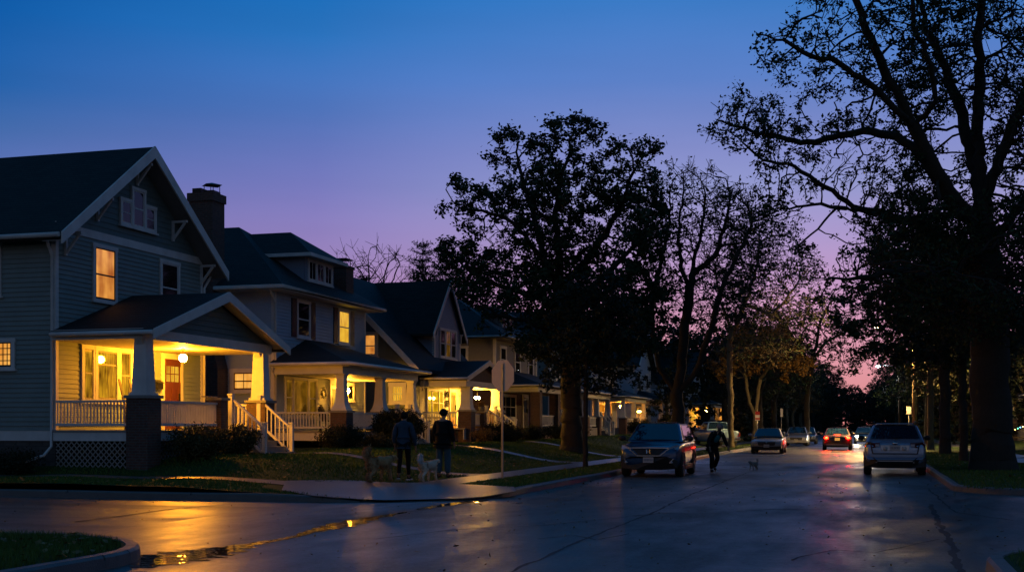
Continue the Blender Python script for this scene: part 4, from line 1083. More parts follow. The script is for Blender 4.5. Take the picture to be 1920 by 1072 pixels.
def limb(nodes, par, pts, step, start, rng, wob=.05):
    """add a hand-drawn limb polyline beginning at node index start (or -1); returns indices"""
    idx = []; prev = start
    pts = [np.array(p, float) for p in pts]
    cur = pts[0]
    if start < 0:
        nodes.append(cur); par.append(-1); prev = len(nodes)-1; idx.append(prev)
    seq = pts if start < 0 else [nodes[start]]+pts
    for a, b in zip(seq, seq[1:]):
        L_ = np.linalg.norm(b-a); k = max(1, int(round(L_/step)))
        for q in range(1, k+1):
            p = a+(b-a)*q/k
            if q < k: p = p+rng.normal(0, wob, 3)
            nodes.append(p); par.append(prev); prev = len(nodes)-1; idx.append(prev)
    return idx

def skeleton_mesh(P, par, R0, rtip, base_flare=.35):
    n = len(P); tips = np.zeros(n); ch = np.zeros(n, int)
    for i in range(n):
        if par[i] >= 0: ch[par[i]] += 1
    tips[ch == 0] = 1
    order = range(n-1, -1, -1)
    for i in order:
        if par[i] >= 0: tips[par[i]] += tips[i]
    T = tips.max()
    p = math.log(T)/math.log(R0/rtip)
    r = rtip*tips**(1/p)
    V = []; F = []
    main = {}
    for i in range(n):
        q = par[i]
        if q >= 0 and (q not in main or tips[i] > tips[main[q]]): main[q] = i
    groups = {}
    for i in range(n):
        if par[i] < 0: continue
        k = 10 if r[i] > .15 else (6 if r[i] > .035 else 4)
        groups.setdefault(k, []).append(i)
    off = 0; z0 = P[0][2]
    for k, ids in groups.items():
        ids = np.array(ids); a = P[par[ids]]; b = P[ids]
        ra = r[par[ids]].copy(); rb = r[ids]
        ism = np.array([main[par[i]] == i for i in ids])
        ra = np.where(ism, ra, np.minimum(ra, rb*1.25))
        if base_flare:
            fl = lambda z: 1+base_flare*np.exp(-(z-z0)/(.5*R0*2+.15))
            ra = ra*np.where(a[:, 2] < z0+2.5, fl(a[:, 2]), 1); rb = rb*np.where(b[:, 2] < z0+2.5, fl(b[:, 2]), 1)
        # ring frames: use direction into the node so consecutive main segments share rings
        gpar = par[par[ids]]
        da = a-np.where((gpar >= 0)[:, None] & ism[:, None], P[np.maximum(gpar, 0)], a-(b-a))
        db = b-a
        rings = []
        for d, c, rr in ((da, a, ra), (db, b, rb)):
            d = d/np.maximum(np.linalg.norm(d, axis=1), 1e-9)[:, None]
            ref = np.tile(np.array([.31, .95, .05]), (len(d), 1))
            ref[np.abs((d*ref).sum(1)) > .9] = np.array([1, 0, 0])
            s = np.cross(d, ref); s /= np.linalg.norm(s, axis=1)[:, None]; t = np.cross(d, s)
            ang = np.arange(k)*2*PI/k
            rings.append(c[:, None]+rr[:, None, None]*(s[:, None]*np.cos(ang)[None, :, None]+t[:, None]*np.sin(ang)[None, :, None]))
        v = np.concatenate(rings, 1)      # m, 2k, 3
        m = len(ids); base = off+np.arange(m)[:, None]*2*k
        kk = np.arange(k)
        f = np.stack([base+kk, base+(kk+1) % k, base+k+(kk+1) % k, base+k+kk], 2).reshape(-1, 4)
        V.append(v.reshape(-1, 3)); F.append(f); off += m*2*k
    return np.concatenate(V), np.concatenate(F), r, ch

def quads(c, d, s):
    """leaf diamonds: centres c, half length vectors d, half width vectors s"""
    V = np.stack([c-d, c+s*1.0+d*.1, c+d, c-s+d*.1], 1).reshape(-1, 3)
    F = np.arange(len(c)*4).reshape(-1, 4)
    return V, F

def leaf_cloud(C0, n, spread, size, rng, flat=.6, aspect=.55, C1=None):
    k = len(C0)*n
    c = np.repeat(C0, n, 0)
    if C1 is not None:      # strung along the twig from its root C1
        q = np.repeat(C1, n, 0); c = q+(c-q)*rng.uniform(.25, 1.12, (k, 1)); spread *= .6
    c = c+rng.normal(0, 1, (k, 3))*np.array([spread, spread, spread*.8])
    d = rng.normal(0, 1, (k, 3)); d[:, 2] *= flat; d[:, 2] -= .25; d /= np.linalg.norm(d, axis=1)[:, None]
    u = rng.normal(0, 1, (k, 3)); s = np.cross(d, u); s /= np.linalg.norm(s, axis=1)[:, None]
    L_ = size*rng.uniform(.35, 1.35, k)[:, None]*.5
    return quads(c, d*L_, s*L_*aspect)

def make_tree(name, label, base, R0, limbs, lobes, n_attr, rng_seed, leaf, bark, step=.35, infl=2.6, kill=.5, leaves=22, spread=.22, size=.15,
              twigs=3, twig_len=.45, rtip=.008, group=None, leafy=1.0, up=.08, iters=140, wob=.25, cat='tree', leaf_r=.02, flare=.35):
    """lobes: list of (centre, (rx, ry, rz), weight). Thing > trunk (with all limbs), crown."""
    rng = np.random.default_rng(rng_seed)
    base = Vector(base)
    nodes = []; par = []
    ref = []
    for L_ in limbs:
        pts, st = L_
        s_ = -1 if st is None else ref[st[0]][min(int(st[1]*len(ref[st[0]])), len(ref[st[0]])-1)]
        ref.append(limb(nodes, par, [np.array(Vector(p)-base) for p in pts], step, s_, rng, .035 if R0 > .15 else .02))
    wt = np.array([l[2]*l[1][0]*l[1][1]*l[1][2] for l in lobes]); wt /= wt.sum()
    A = []
    for (c, rr, _), f in zip(lobes, wt):
        k = max(6, int(n_attr*f))
        v = rng.normal(0, 1, (k, 3)); v /= np.linalg.norm(v, axis=1)[:, None]; v *= rng.uniform(0, 1, (k, 1))**(1/2.6)
        A.append(np.array(Vector(c)-base)+v*np.array(rr))
    A = np.concatenate(A)
    P, pr = grow(nodes, par, A, step, infl, kill, iters, rng, up, wob)
    # twigs at every thin node
    nn = len(P); chn = np.zeros(nn, int)
    for i in range(nn):
        if pr[i] >= 0: chn[pr[i]] += 1
    tip = np.where(chn == 0)[0]
    P_ = list(P); pr_ = list(pr); tw = []
    for i in tip:
        if pr[i] < 0: continue
        d0 = P[i]-P[pr[i]]; d0 /= np.linalg.norm(d0)+1e-9
        for _ in range(twigs):
            d = d0*.8+rng.normal(0, .6, 3); d /= np.linalg.norm(d)
            P_.append(P[i]+d*twig_len*rng.uniform(.5, 1.1)); pr_.append(int(i)); tw.append(len(P_)-1)
    P = np.array(P_); pr = np.array(pr_)
    V, F, r, ch = skeleton_mesh(P, pr, R0, rtip, flare)
    t = thing(name, label, cat, base, 0, group)
    np_mesh('trunk', V, F, bark, t, True)
    if leaves:
        src = np.array(tw) if len(tw) else tip
        thin = np.where((r < leaf_r) & (ch > 0))[0]
        src = np.concatenate([src, thin])
        if leafy < 1: 
            # leafless patches: keep clumps by position noise
            ph = np.sin(P[src][:, 0]*1.3+rng_seed)+np.sin(P[src][:, 1]*1.1)+np.sin(P[src][:, 2]*1.7+1)
            src = src[ph+rng.normal(0, .8, len(src)) > np.quantile(ph, 1-leafy)] if leafy > 0 else src[:0]
        V, F = leaf_cloud(P[src], leaves, spread, size, rng, C1=P[pr[src]])
        np_mesh('crown', V, F, leaf, t)
    return t

def lobe(u, v, d, ru, rv, depth, w_=1.0):
    k = d/FPX
    return (at(u, v, d), (ru*k, depth, rv*k), w_)
def px(d, *pts):
    return [at(p[0], p[1], d+(p[2] if len(p) > 2 else 0)) for p in pts]

def on_ground(u, d):
    p = at(u, HZ, d); return Vector((p.x, p.y, zt(p.x, p.y)-.1))

# the giant tree on the right
D = 38.5
b0 = on_ground(1862, D)
limbs = [([b0]+px(D, (1860, 780), (1856, 660), (1850, 540), (1842, 430), (1838, 330)), None),
         (px(D, (1832, 240, .3), (1838, 160, .6), (1832, 80, .5), (1842, -10, 1), (1838, -110, 1.2)), (0, .999)),
         (px(D, (1795, 385, -.6), (1752, 320, -1.2), (1722, 255, -1.6), (1690, 190, -2), (1655, 125, -2.2), (1625, 60, -2.3), (1600, -10, -2.5), (1580, -90, -2.5)), (0, .80)),
         (px(D, (1690, 215, -2.2), (1640, 165, -2.4), (1600, 140, -2.8), (1560, 110, -3), (1520, 105, -3.2), (1470, 75, -3.3), (1425, 65, -3)), (2, .42)),
         (px(D, (1680, 255, -.8), (1620, 245, 0), (1560, 258, .6), (1500, 268, 1.2), (1430, 250, 1.6), (1370, 235, 1.8), (1345, 225, 2)), (2, .32)),
         (px(D, (1780, 460, .5), (1720, 420, 1), (1660, 402, 1.4), (1600, 388, 1.6), (1545, 350, 1.8), (1490, 312, 2), (1430, 300, 2.2), (1390, 265, 2.2)), (0, .72)),
         (px(D, (1600, 395, 1.0), (1540, 382, .6), (1480, 392, .2), (1430, 404, 0)), (5, .45)),
         (px(D, (1872, 300, -.8), (1905, 220, -1.4), (1940, 150, -1.8), (1990, 90, -2)), (0, .86)),
         (px(D, (1890, 420, .6), (1935, 350, 1.2), (1990, 290, 1.5), (2050, 220, 2)), (0, .74)),
         (px(D, (1800, 200, 1.5), (1770, 120, 2.2), (1735, 60, 2.4), (1722, -20, 2.8), (1700, -90, 3)), (0, .93)),
         (px(D, (1755, 190, -2.4), (1745, 120, -3), (1712, 50, -3.4), (1706, -20, -3.6)), (2, .40)),
         (px(D, (1790, 540, -1.5), (1740, 520, -2.4), (1690, 505, -3), (1640, 520, -3.4), (1590, 524, -3.6), (1555, 520, -3.6)), (0, .55)),
         (px(D, (1800, 500, 2), (1750, 470, 3.2), (1690, 470, 4), (1640, 490, 4.4)), (0, .62)),
         (px(D, (1545, 415, 1.0), (1520, 440, .8), (1490, 470, .7)), (6, .35))]
lobes = [lobe(1470, 95, D-3, 75, 60, 1.2, .9), lobe(1560, 60, D-3, 90, 70, 2, 1), lobe(1640, 110, D-2, 70, 70, 2, .8), lobe(1400, 235, D+1.8, 75, 60, 1.6, 1.5), lobe(1480, 270, D+1, 90, 70, 2, 1.3),
         lobe(1560, 220, D, 90, 60, 2, 1), lobe(1600, 320, D+1, 90, 70, 2, .9), lobe(1450, 340, D+1.2, 60, 50, 1.5, .8), lobe(1690, 60, D-2, 80, 100, 3, .8), lobe(1720, 180, D+1.5, 90, 90, 3, .7),
         lobe(1790, 90, D+2, 90, 130, 3, .9), lobe(1880, 60, D, 90, 120, 4, .9), lobe(1700, 330, D+2, 90, 80, 3, .8), lobe(1900, 300, D, 90, 120, 4, .9), lobe(1960, 180, D-1, 90, 160, 4, .9),
         lobe(1700, 440, D+1, 110, 80, 4, 1.6), lobe(1640, 500, D-3, 90, 60, 2, 1.7), lobe(1800, 470, D+1, 110, 110, 4.5, 2.0), lobe(1900, 480, D, 90, 110, 4.5, 2.0), lobe(1720, 540, D-2, 120, 70, 3.5, 1.9), lobe(1570, 530, D-3, 50, 40, 1.4, 1.2),
         lobe(1850, 580, D-1, 110, 70, 4, 1.6), lobe(1600, -60, D-2, 120, 70, 3, .6), lobe(1780, -80, D, 160, 80, 4, .6), lobe(1500, 460, D+.8, 35, 30, .8, .5)]
make_tree('street_tree', 'giant spreading tree filling the upper right of the picture', b0, .60, limbs, lobes, 4200, 11, M['oak'], M['bark'], step=.28, infl=2.0, kill=.36, leaves=11, spread=.17, size=.135, twigs=5, twig_len=.48, leafy=.78, rtip=.0085, wob=.3)

# the large oak in front of the brick house
D = 55
b0 = on_ground(1072, D)
limbs = [([b0]+px(D, (1072, 760), (1068, 680), (1060, 600), (1052, 540)), None),
         (px(D, (1050, 480, .3), (1040, 410, .5), (1050, 340, .7), (1070, 280, 1), (1075, 235, 1)), (0, .999)),
         (px(D, (1020, 490, -.8), (985, 440, -1.4), (950, 410, -1.8), (905, 395, -2), (860, 390, -2)), (0, .96)),
         (px(D, (1000, 400, .3), (980, 340, .9), (968, 285, 1.2)), (2, .25)),
         (px(D, (1020, 560, .6), (970, 545, 1.2), (920, 530, 1.6), (870, 500, 2), (840, 470, 2)), (0, .9)),
         (px(D, (1100, 490, .8), (1140, 430, 1.4), (1170, 370, 1.8), (1195, 310, 2)), (0, .97)),
         (px(D, (1110, 540, -.8), (1160, 490, -1.6), (1210, 440, -2)), (0, .9)),
         (px(D, (1030, 620, -1.2), (980, 600, -2), (930, 590, -2.6), (890, 560, -3)), (0, .78))]
lobes = [lobe(1078, 250, D+.8, 62, 36, 1.6, 1.3), lobe(1060, 300, D+.6, 60, 40, 2, .5), lobe(965, 285, D+1, 60, 50, 1.6, 1.3), lobe(985, 355, D+.5, 80, 50, 2.4, 1.1), lobe(1040, 370, D, 80, 60, 3, .5), lobe(870, 375, D-2, 58, 42, 1.5, 1.4),
         lobe(930, 420, D-1.2, 70, 50, 2.2, .5), lobe(872, 470, D+1.8, 50, 40, 1.8, 1.2), lobe(930, 500, D+1, 80, 50, 2.6, 1.2), lobe(1000, 450, D, 80, 60, 3, .5), lobe(1060, 450, D, 90, 80, 3.4, .5), lobe(1190, 310, D+1.8, 58, 44, 1.6, 1.4), lobe(1150, 370, D+1, 70, 50, 2.4, 1.1),
         lobe(1205, 390, D+.5, 50, 50, 2, 1), lobe(1140, 460, D, 100, 70, 3, .5), lobe(1210, 450, D-1.8, 60, 50, 2, 1.2), lobe(900, 555, D-2, 50, 30, 1.8, 1.2), lobe(960, 580, D-1.5, 80, 40, 2.5, 1.3), lobe(1060, 560, D, 120, 60, 3.6, 1.4), lobe(1170, 550, D-1, 90, 60, 3, 1.6),
         lobe(1120, 630, D-1, 120, 60, 3.2, 1.6), lobe(1020, 640, D-1.6, 60, 40, 2.4, 1.3), lobe(1110, 330, D+1, 40, 30, 1.5, .8)]
make_tree('street_tree', 'large oak with open leafy crown above the brick house', b0, .46, limbs, lobes, 3000, 21, M['oak'], M['bark'], step=.33, infl=2.2, kill=.45, leaves=19, spread=.23, size=.20, twigs=4, rtip=.010, wob=.28, leafy=.88)

# slim young tree on the verge
D = 41.3
b0 = on_ground(1098, D)
limbs = [([b0]+px(D, (1098, 800), (1099, 720), (1101, 640)), None), (px(D, (1080, 610, .2), (1060, 570, .5)), (0, .8)), (px(D, (1125, 600, -.2), (1145, 560, -.6)), (0, .85))]
lobes = [lobe(1110, 560, D, 70, 60, 1.4), lobe(1090, 640, D, 75, 60, 1.5), lobe(1150, 620, D, 60, 60, 1.4), lobe(1050, 700, D, 40, 36, 1.0, .8), lobe(1130, 700, D, 60, 40, 1.2, .8), lobe(1060, 590, D, 40, 50, 1.1)]
make_tree('street_tree', 'slim young tree with dense dark crown on the verge beside the blue car', b0, .09, limbs, lobes, 620, 31, M['bush_dark'], M['bark'], step=.22, infl=1.6, kill=.3, leaves=14, spread=.15, size=.15, twigs=3, twig_len=.3, rtip=.006)

# forked tree with thin leaves behind the blue car
D = 57
b0 = on_ground(1272, D)
limbs = [([b0]+px(D, (1271, 780), (1268, 738)), None),
         (px(D, (1250, 712, .2), (1236, 690, .3), (1227, 640, .6), (1221, 590, .8), (1232, 520, 1), (1248, 450, 1.2), (1258, 390, 1.2)), (0, .999)),
         (px(D, (1276, 700, .0), (1283, 632, 0), (1292, 554, .2), (1300, 500, .4), (1314, 440, .5), (1322, 380, .6)), (0, .999)),
         (px(D, (1290, 715, -.2), (1308, 690, -.3), (1330, 625, -.8), (1352, 545, -1), (1385, 470, -1.2), (1408, 425, -1.4)), (0, .97)),
         (px(D, (1276, 500, .8), (1272, 440, 1.2), (1280, 370, 1.4)), (2, .5)),
         (px(D, (1340, 480, .2), (1362, 410, .4), (1368, 360, .4)), (2, .6))]
lobes = [lobe(1250, 420, D+1, 60, 70, 2), lobe(1320, 370, D, 70, 60, 2, 1.1), lobe(1380, 400, D-1, 60, 60, 2), lobe(1300, 480, D+1, 90, 70, 2.5), lobe(1400, 480, D+1, 60, 60, 2), lobe(1240, 540, D, 60, 60, 2), lobe(1350, 560, D, 80, 60, 2.2), lobe(1270, 340, D+1, 40, 30, 1.3, .8), lobe(1430, 420, D, 40, 40, 1.4, .8)]
make_tree('street_tree', 'forked tree with thin twiggy crown behind the blue parked car', b0, .30, limbs, lobes, 3000, 41, M['oak'], M['bark'], step=.34, infl=2.4, kill=.42, leaves=4, spread=.18, size=.18, twigs=5, twig_len=.75, leafy=.75, rtip=.0085, up=.2)

# twiggy second one farther back
D = 82
b0 = on_ground(1371, D)
limbs = [([b0]+px(D, (1370, 760), (1368, 680), (1370, 610)), None), (px(D, (1400, 560), (1420, 500), (1425, 430)), (0, .9)), (px(D, (1350, 560, 1), (1340, 500, 1.6)), (0, .95)), (px(D, (1450, 590, -1), (1490, 540, -1.5)), (1, .3))]
lobes = [lobe(1430, 440, D, 70, 50, 2.4), lobe(1380, 500, D, 80, 60, 2.6), lobe(1470, 510, D, 70, 60, 2.6), lobe(1420, 580, D, 100, 50, 3), lobe(1350, 570, D, 60, 50, 2.4), lobe(1500, 580, D, 50, 50, 2), lobe(1420, 650, D, 80, 30, 2.5, .9)]
make_tree('street_tree', 'bare topped tree on the verge between the jogger and the grey sedan', b0, .2, limbs, lobes, 1900, 51, M['oak'], M['bark_pale'], step=.40, infl=3.0, kill=.5, leaves=4, spread=.2, size=.22, twigs=5, twig_len=.9, leafy=.8, rtip=.010, up=.2)
D = 94
b0 = on_ground(1414, D)
limbs = [([b0]+px(D, (1416, 808), (1416, 786)), None), (px(D, (1405, 755), (1400, 720), (1395, 680)), (0, .999)), (px(D, (1420, 750), (1426, 710), (1450, 670, -1), (1480, 650, -1.5)), (0, .999))]
lobes = [lobe(1400, 660, D, 50, 40, 2.4), lobe(1460, 660, D-1, 50, 30, 2.2), lobe(1490, 682, D-2, 36, 24, 1.8, 1.6), lobe(1440, 640, D, 50, 26, 2.5, .7), lobe(1370, 690, D, 40, 30, 2)]
make_tree('street_tree', 'small forked tree with rusty leaves behind the grey sedan', b0, .2, limbs, lobes, 900, 61, M['autumn'], M['bark_pale'], step=.4, infl=2.6, kill=.48, leaves=12, spread=.22, size=.24, twigs=3, rtip=.010)

# thin tree leaning over the far street
D = 104
b0 = on_ground(1512, D)
limbs = [([b0]+px(D, (1512, 780), (1516, 720), (1524, 670)), None), (px(D, (1550, 640, -1), (1590, 620, -2), (1625, 640, -2.5)), (0, .95)), (px(D, (1540, 600, .5), (1560, 560, 1)), (0, .999))]
lobes = [lobe(1545, 590, D, 55, 40, 3), lobe(1590, 630, D-1.5, 50, 36, 2.4), lobe(1525, 650, D, 60, 40, 3), lobe(1600, 680, D-2, 40, 22, 2), lobe(1480, 620, D, 50, 60, 3), lobe(1470, 700, D, 60, 40, 3)]
make_tree('street_tree', 'thin leafed tree leaning over the far street above the tail lights', b0, .24, limbs, lobes, 900, 55, M['oak'], M['bark'], step=.45, infl=3.0, kill=.6, leaves=9, spread=.28, size=.28, twigs=4, twig_len=.9, rtip=.012)
# right hand row
def stem_tree(name, label, u, d, R0, top_v, lob, n, seed, leaf, bark, leaves=9, size=.2, group=None, fork_v=None, **kw):
    b = on_ground(u, d); fv = fork_v or (top_v+HZ)/2-20
    limbs = [([b]+px(d, (u, 780), (u-2, fv+20), (u+1, fv-60)), None), (px(d, (u-20, fv-90, .5), (u-45, fv-150, 1)), (0, .85)), (px(d, (u+22, fv-100, -.5), (u+46, fv-160, -1)), (0, .9))]
    return make_tree(name, label, b, R0, limbs, [lobe(*l) for l in lob], n, seed, leaf, bark, leaves=leaves, size=size, group=group, **kw)
D = 62
stem_tree('street_tree', 'sturdy dark tree on the right verge, third trunk from the utility pole', 1772, D, .27, 420, [(1700, 560, D, 80, 70, 3), (1770, 520, D, 90, 80, 3.4), (1840, 560, D, 80, 80, 3.4), (1650, 610, D-1, 60, 40, 2.4), (1740, 640, D, 90, 50, 3), (1690, 470, D, 60, 50, 2.4), (1630, 650, D-1, 40, 26, 1.8), (1618, 560, D, 46, 30, 1.8), (1596, 606, D-1, 40, 26, 1.8)], 1400, 71, M['oak'], M['bark'], step=.36, infl=2.6, kill=.5, leaves=15, twigs=3, size=.24)
D = 48.5
stem_tree('street_tree', 'slender dark trunk close behind the giant tree', 1806, D, .16, 480, [(1800, 560, D, 90, 70, 2.6), (1880, 600, D, 70, 70, 2.4), (1740, 600, D, 60, 50, 2), (1820, 640, D, 90, 45, 2.4), (1770, 670, D, 50, 26, 1.6, .8)], 1000, 81, M['bush_dark'], M['bark'], step=.3, infl=2.2, kill=.42, leaves=13, twigs=3, size=.2)
D = 73
stem_tree('street_tree', 'green leafed tree beside the utility pole on the right verge', 1745, D, .2, 560, [(1648, 612, D, 44, 24, 1.6), (1690, 640, D, 60, 46, 2.4), (1740, 620, D, 70, 60, 2.8), (1650, 660, D-2, 40, 22, 2.0), (1715, 700, D-1, 30, 30, 1.4, .6), (1760, 690, D, 50, 40, 2.2), (1722, 735, D-1, 14, 16, .8, .6), (1800, 690, D+2, 40, 60, 2.2)], 800, 91, M['green'], M['bark_pale'], step=.38, infl=2.6, kill=.52, leaves=9, twigs=3, size=.24)

# pine and bare trees behind the roofs
def pine(label, base, h, rad, seed, lean=0):
    rng = np.random.default_rng(seed)
    t = thing('pine_tree', label, 'tree', base)
    tr = MB(); tr.tube([(0, 0, 0), (0, 0, h*.5), (0, 0, h)], [rad*.07, rad*.045, .02], 8)
    C0 = []
    z = h*.25
    while z < h*.99:
        k = int(rng.integers(4, 6)); ln = rad*(1-(z-h*.25)/(h*.78))**.8*rng.uniform(.75, 1.1)+.2; a0 = rng.uniform(0, 6)
        for i in range(k):
            a = a0+2*PI*i/k+rng.normal(0, .2); l = ln*rng.uniform(.7, 1.1)
            e = Vector((math.cos(a)*l, math.sin(a)*l, z+l*rng.uniform(.15, .5)))
            tr.tube([(0, 0, z), (e.x*.6, e.y*.6, z+(e.z-z)*.45), tuple(e)], [.045, .03, .008], 5, False)
            for f in np.linspace(.35, 1.05, max(3, int(l/.22))):
                C0.append((e.x*f, e.y*f, z+(e.z-z)*f*f*.6+(e.z-z)*f*.4))
        z += h*.034*rng.uniform(.8, 1.3)
    tr.build('trunk', M['bark'], t)
    C0 = np.array(C0); V, F = leaf_cloud(C0, 20, .12, .30, rng, .8, .16); np_mesh('crown', V, F, M['needle'], t)
    return t
q = at(793, HZ, 82); pine('tall pine rising behind the dark teal roof', (q.x, q.y, .5), 13.6, 2.7, 5)
q = at(836, HZ, 80); pine('broad pine partly hidden by the oak', (q.x, q.y, .5), 12.4, 2.6, 6)
q = at(682, HZ, 88); pine('small pine tip between the chimney and the bare tree', (q.x, q.y, .5), 11.9, 1.3, 7)
for (u, d, v, seed, lab) in ((690, 90, 462, 3, 'bare leafless tree behind the second chimney of the pale house'), (845, 95, 560, 9, 'bare tree behind the steep gable of the dark teal house')):
    b = at(u, HZ, d); b.z = .4
    limbs = [([b]+px(d, (u, 720), (u+2, 640)), None), (px(d, (u-22, 590, .6), (u-34, v+60, 1)), (0, .9)), (px(d, (u+22, 590, -.6), (u+30, v+60, -1)), (0, .95)), (px(d, (u+2, 590), (u+1, v+40)), (0, .99))]
    lobes = [lobe(u-35, v+70, d, 45, 66, 2), lobe(u+35, v+66, d, 45, 66, 2), lobe(u, v+50, d, 30, 50, 2)]
    make_tree('bare_tree', lab, b, .2, limbs, lobes, 420, seed, M['oak'], M['bark'], step=.45, infl=3.4, kill=.6, leaves=0, twigs=3, twig_len=.9, rtip=.013, up=.9, wob=.12)

# ------------------------------------------------------------------ trees closing the street: three kinds built once, copied with their parts
def proto(seed, leaf, h, rad, n, leaves, size, bark='bark', lo=.42, nl=9):
    b = Vector((0, -200, 0))
    limbs = [([b, b+Vector((0, 0, h*.2)), b+Vector((.1, 0, h*.36))], None), ([b+Vector((-.8, .2, h*.52)), b+Vector((-1.2, .4, h*.7))], (0, .999)), ([b+Vector((.9, -.3, h*.5)), b+Vector((1.5, -.2, h*.68))], (0, .95)), ([b+Vector((.1, .9, h*.6)), b+Vector((0, 1, h*.8))], (0, .99))]
    rr = random.Random(seed); lobes = []
    for k in range(nl):
        a = rr.uniform(0, 2*PI); q = rad*rr.uniform(.25, .75)
        lobes.append((b+Vector((math.cos(a)*q, math.sin(a)*q, h*rr.uniform(lo, .86))), (rad*rr.uniform(.3, .5),)*2+(h*rr.uniform(.1, .16),), 1))
    return make_tree('street_tree', 'dark leafy tree in the row closing the far end of the street', b, h*.022, limbs, lobes, n, seed, M[leaf], M[bark], step=.55, infl=4, kill=.75, leaves=leaves, spread=.32, size=size, twigs=3, twig_len=.7, rtip=.014, group='dark trees along the far street')
protos = [proto(101, 'oak', 13, 5.2, 620, 10, .34), proto(102, 'autumn', 11, 4.4, 520, 9, .32, 'bark_pale'), proto(103, 'bush_dark', 14.5, 5.6, 700, 10, .36), proto(104, 'bush_dark', 12.5, 6.0, 800, 12, .5, lo=.08, nl=17)]
def copy_thing(t, loc, rz, s, label=None, group=None):
    r = t.copy(); C.objects.link(r); r.location = loc; r.rotation_euler = (0, 0, rz); r.scale = (s, s, s)
    if label: r['label'] = label
    if group: r['group'] = group
    for c in t.children:
        k = c.copy(); C.objects.link(k); k.parent = r
    return r
used = set()
rr = random.Random(17)
spots = []
for y in range(104, 250, 13): spots.append((-8.6+rr.uniform(-.6, .4), y+rr.uniform(-3, 3), rr.choice((0, 1, 2, 2)), rr.uniform(.72, .95)))
for y in range(102, 250, 14): spots.append((4.4+rr.uniform(-.3, .8), y+rr.uniform(-3, 3), rr.choice((0, 0, 2, 1)), rr.uniform(.68, .92)))
spots += [(-27, 84, 2, .9), (-30, 100, 0, .85), (-26, 118, 2, .9), (-33, 132, 0, .9), (-24, 146, 2, .95), (-18, 160, 1, .9), (15, 66, 2, .78), (19, 78, 0, .85), (22, 96, 2, .95), (12, 128, 0, .9), (18, 142, 2, .95), (25, 55, 2, .85),
          (-14, 178, 2, .9), (10, 175, 2, .8), (-20, 205, 0, 1), (14, 214, 2, 1), (-5.5, 262, 2, .62), (1.5, 268, 0, .6), (-13, 240, 2, .95), (9, 246, 2, .9), (-4.5, 282, 1, .75), (-10, 285, 2, 1.0), (5.5, 290, 2, .9)]
for y in range(125, 330, 16):       # broad low trees behind the back gardens and closing the street
    for x in (-16, -26, -37, -49): spots.append((x-(y-125)*.05+rr.uniform(-3, 3), y+rr.uniform(-6, 6), 3, rr.uniform(.85, 1.2)))
    for x in (10, 20, 31, 43): spots.append((x+rr.uniform(-3, 3)+(y-125)*.03, y+rr.uniform(-6, 6), 3, rr.uniform(.85, 1.2)))
for y in range(118, 300, 15): spots += [(-12.5+rr.uniform(-1, 1), y+rr.uniform(-4, 4), 3, rr.uniform(.75, 1.0)), (8.2+rr.uniform(-1, 1), y+rr.uniform(-4, 4), 3, rr.uniform(.7, .95))]
spots += [(10.5, 90, 3, .6), (9.5, 103, 3, .8), (-4.5, 178, 3, .6), (-1, 205, 3, .62), (3.8, 190, 3, .6)]
for x in range(-20, 18, 4): spots.append((x+rr.uniform(-1, 1), 286+rr.uniform(-8, 8), 3, rr.uniform(.5, .68)))
for x in range(-18, 16, 3): spots.append((x+rr.uniform(-1, 1), 318+rr.uniform(-14, 14), 3, rr.uniform(.85, 1.05)))
for y in (48, 58, 70, 84, 98, 112): spots += [(27+rr.uniform(-2, 4), y, 3, rr.uniform(.85, 1.05)), (38+rr.uniform(-2, 4), y+5, 3, rr.uniform(.9, 1.2))]
spots += [(-15.5, 98.5, 3, .5), (-28, 112, 3, .95), (-30, 126, 3, 1.0), (17, 60, 3, .8)]
for (x, y, k, s) in spots:
    p_ = protos[k]; z = zt(x, y)-.05
    if k not in used:
        used.add(k); p_.location = (x, y, z); p_.rotation_euler = (0, 0, rr.uniform(0, 6)); p_.scale = (s, s, s)
    else: copy_thing(p_, (x, y, z), rr.uniform(0, 6), s)
for k, t in enumerate(protos):
    lab = ('dark green tree in the row closing the far street', 'rusty leafed tree in the row along the far street', 'dense blackish tree in the row closing the far street', 'broad low dark tree in the mass behind the gardens')[k]
    data = t.children[0].data
    for o in C.objects:
        if o.children and o.children[0].data == data: o['label'] = lab; o['group'] = ('dark green trees along the far street', 'rusty trees along the far street', 'dense dark trees along the far street', 'broad low trees behind the gardens')[k]

# ------------------------------------------------------------------ shrubs
def shrub(label, x, y, rx, ry, h, seed, leaf='bush', n=900, size=.075, name='shrub'):
    rng = np.random.default_rng(seed); z = zt(x, y)
    t = thing(name, label, 'shrub', (x, y, z-.02))
    st = MB()
    C0 = []
    for k in range(34):
        a = rng.uniform(0, 2*PI); q = math.sqrt(rng.uniform(0, 1)); hh = h*rng.uniform(.6, 1.0)*(1-.35*q*q)
        e = Vector((rx*q*math.cos(a), ry*q*math.sin(a), hh))
        st.tube([(e.x*.15, e.y*.15, 0), (e.x*.7, e.y*.7, hh*.5), tuple(e)], [.014, .01, .004], 4, False)
        for f in (.35, .55, .75, .9, 1.0, 1.05): C0.append((e.x*(.3+.7*f), e.y*(.3+.7*f), hh*f))
    st.build('stem', M['bark'], t)
    V, F = leaf_cloud(np.array(C0), max(3, n//34), .09*max(rx, ry)+.04, size, rng, 1, .5); np_mesh('foliage', V, F, M[leaf], t)
    return t
shrub('rounded warm lit shrub in front of the corner house rail', -16.75, 28.3, .85, .6, .78, 1, n=1500)
shrub('rounded shrub beside the corner house steps', -16.5, 29.95, .75, .6, .82, 2, n=1500)
shrub('low dark shrub left of the pale house brick pier', -16.9, 38.0, .9, .6, .75, 3, 'bush_dark', 1300)
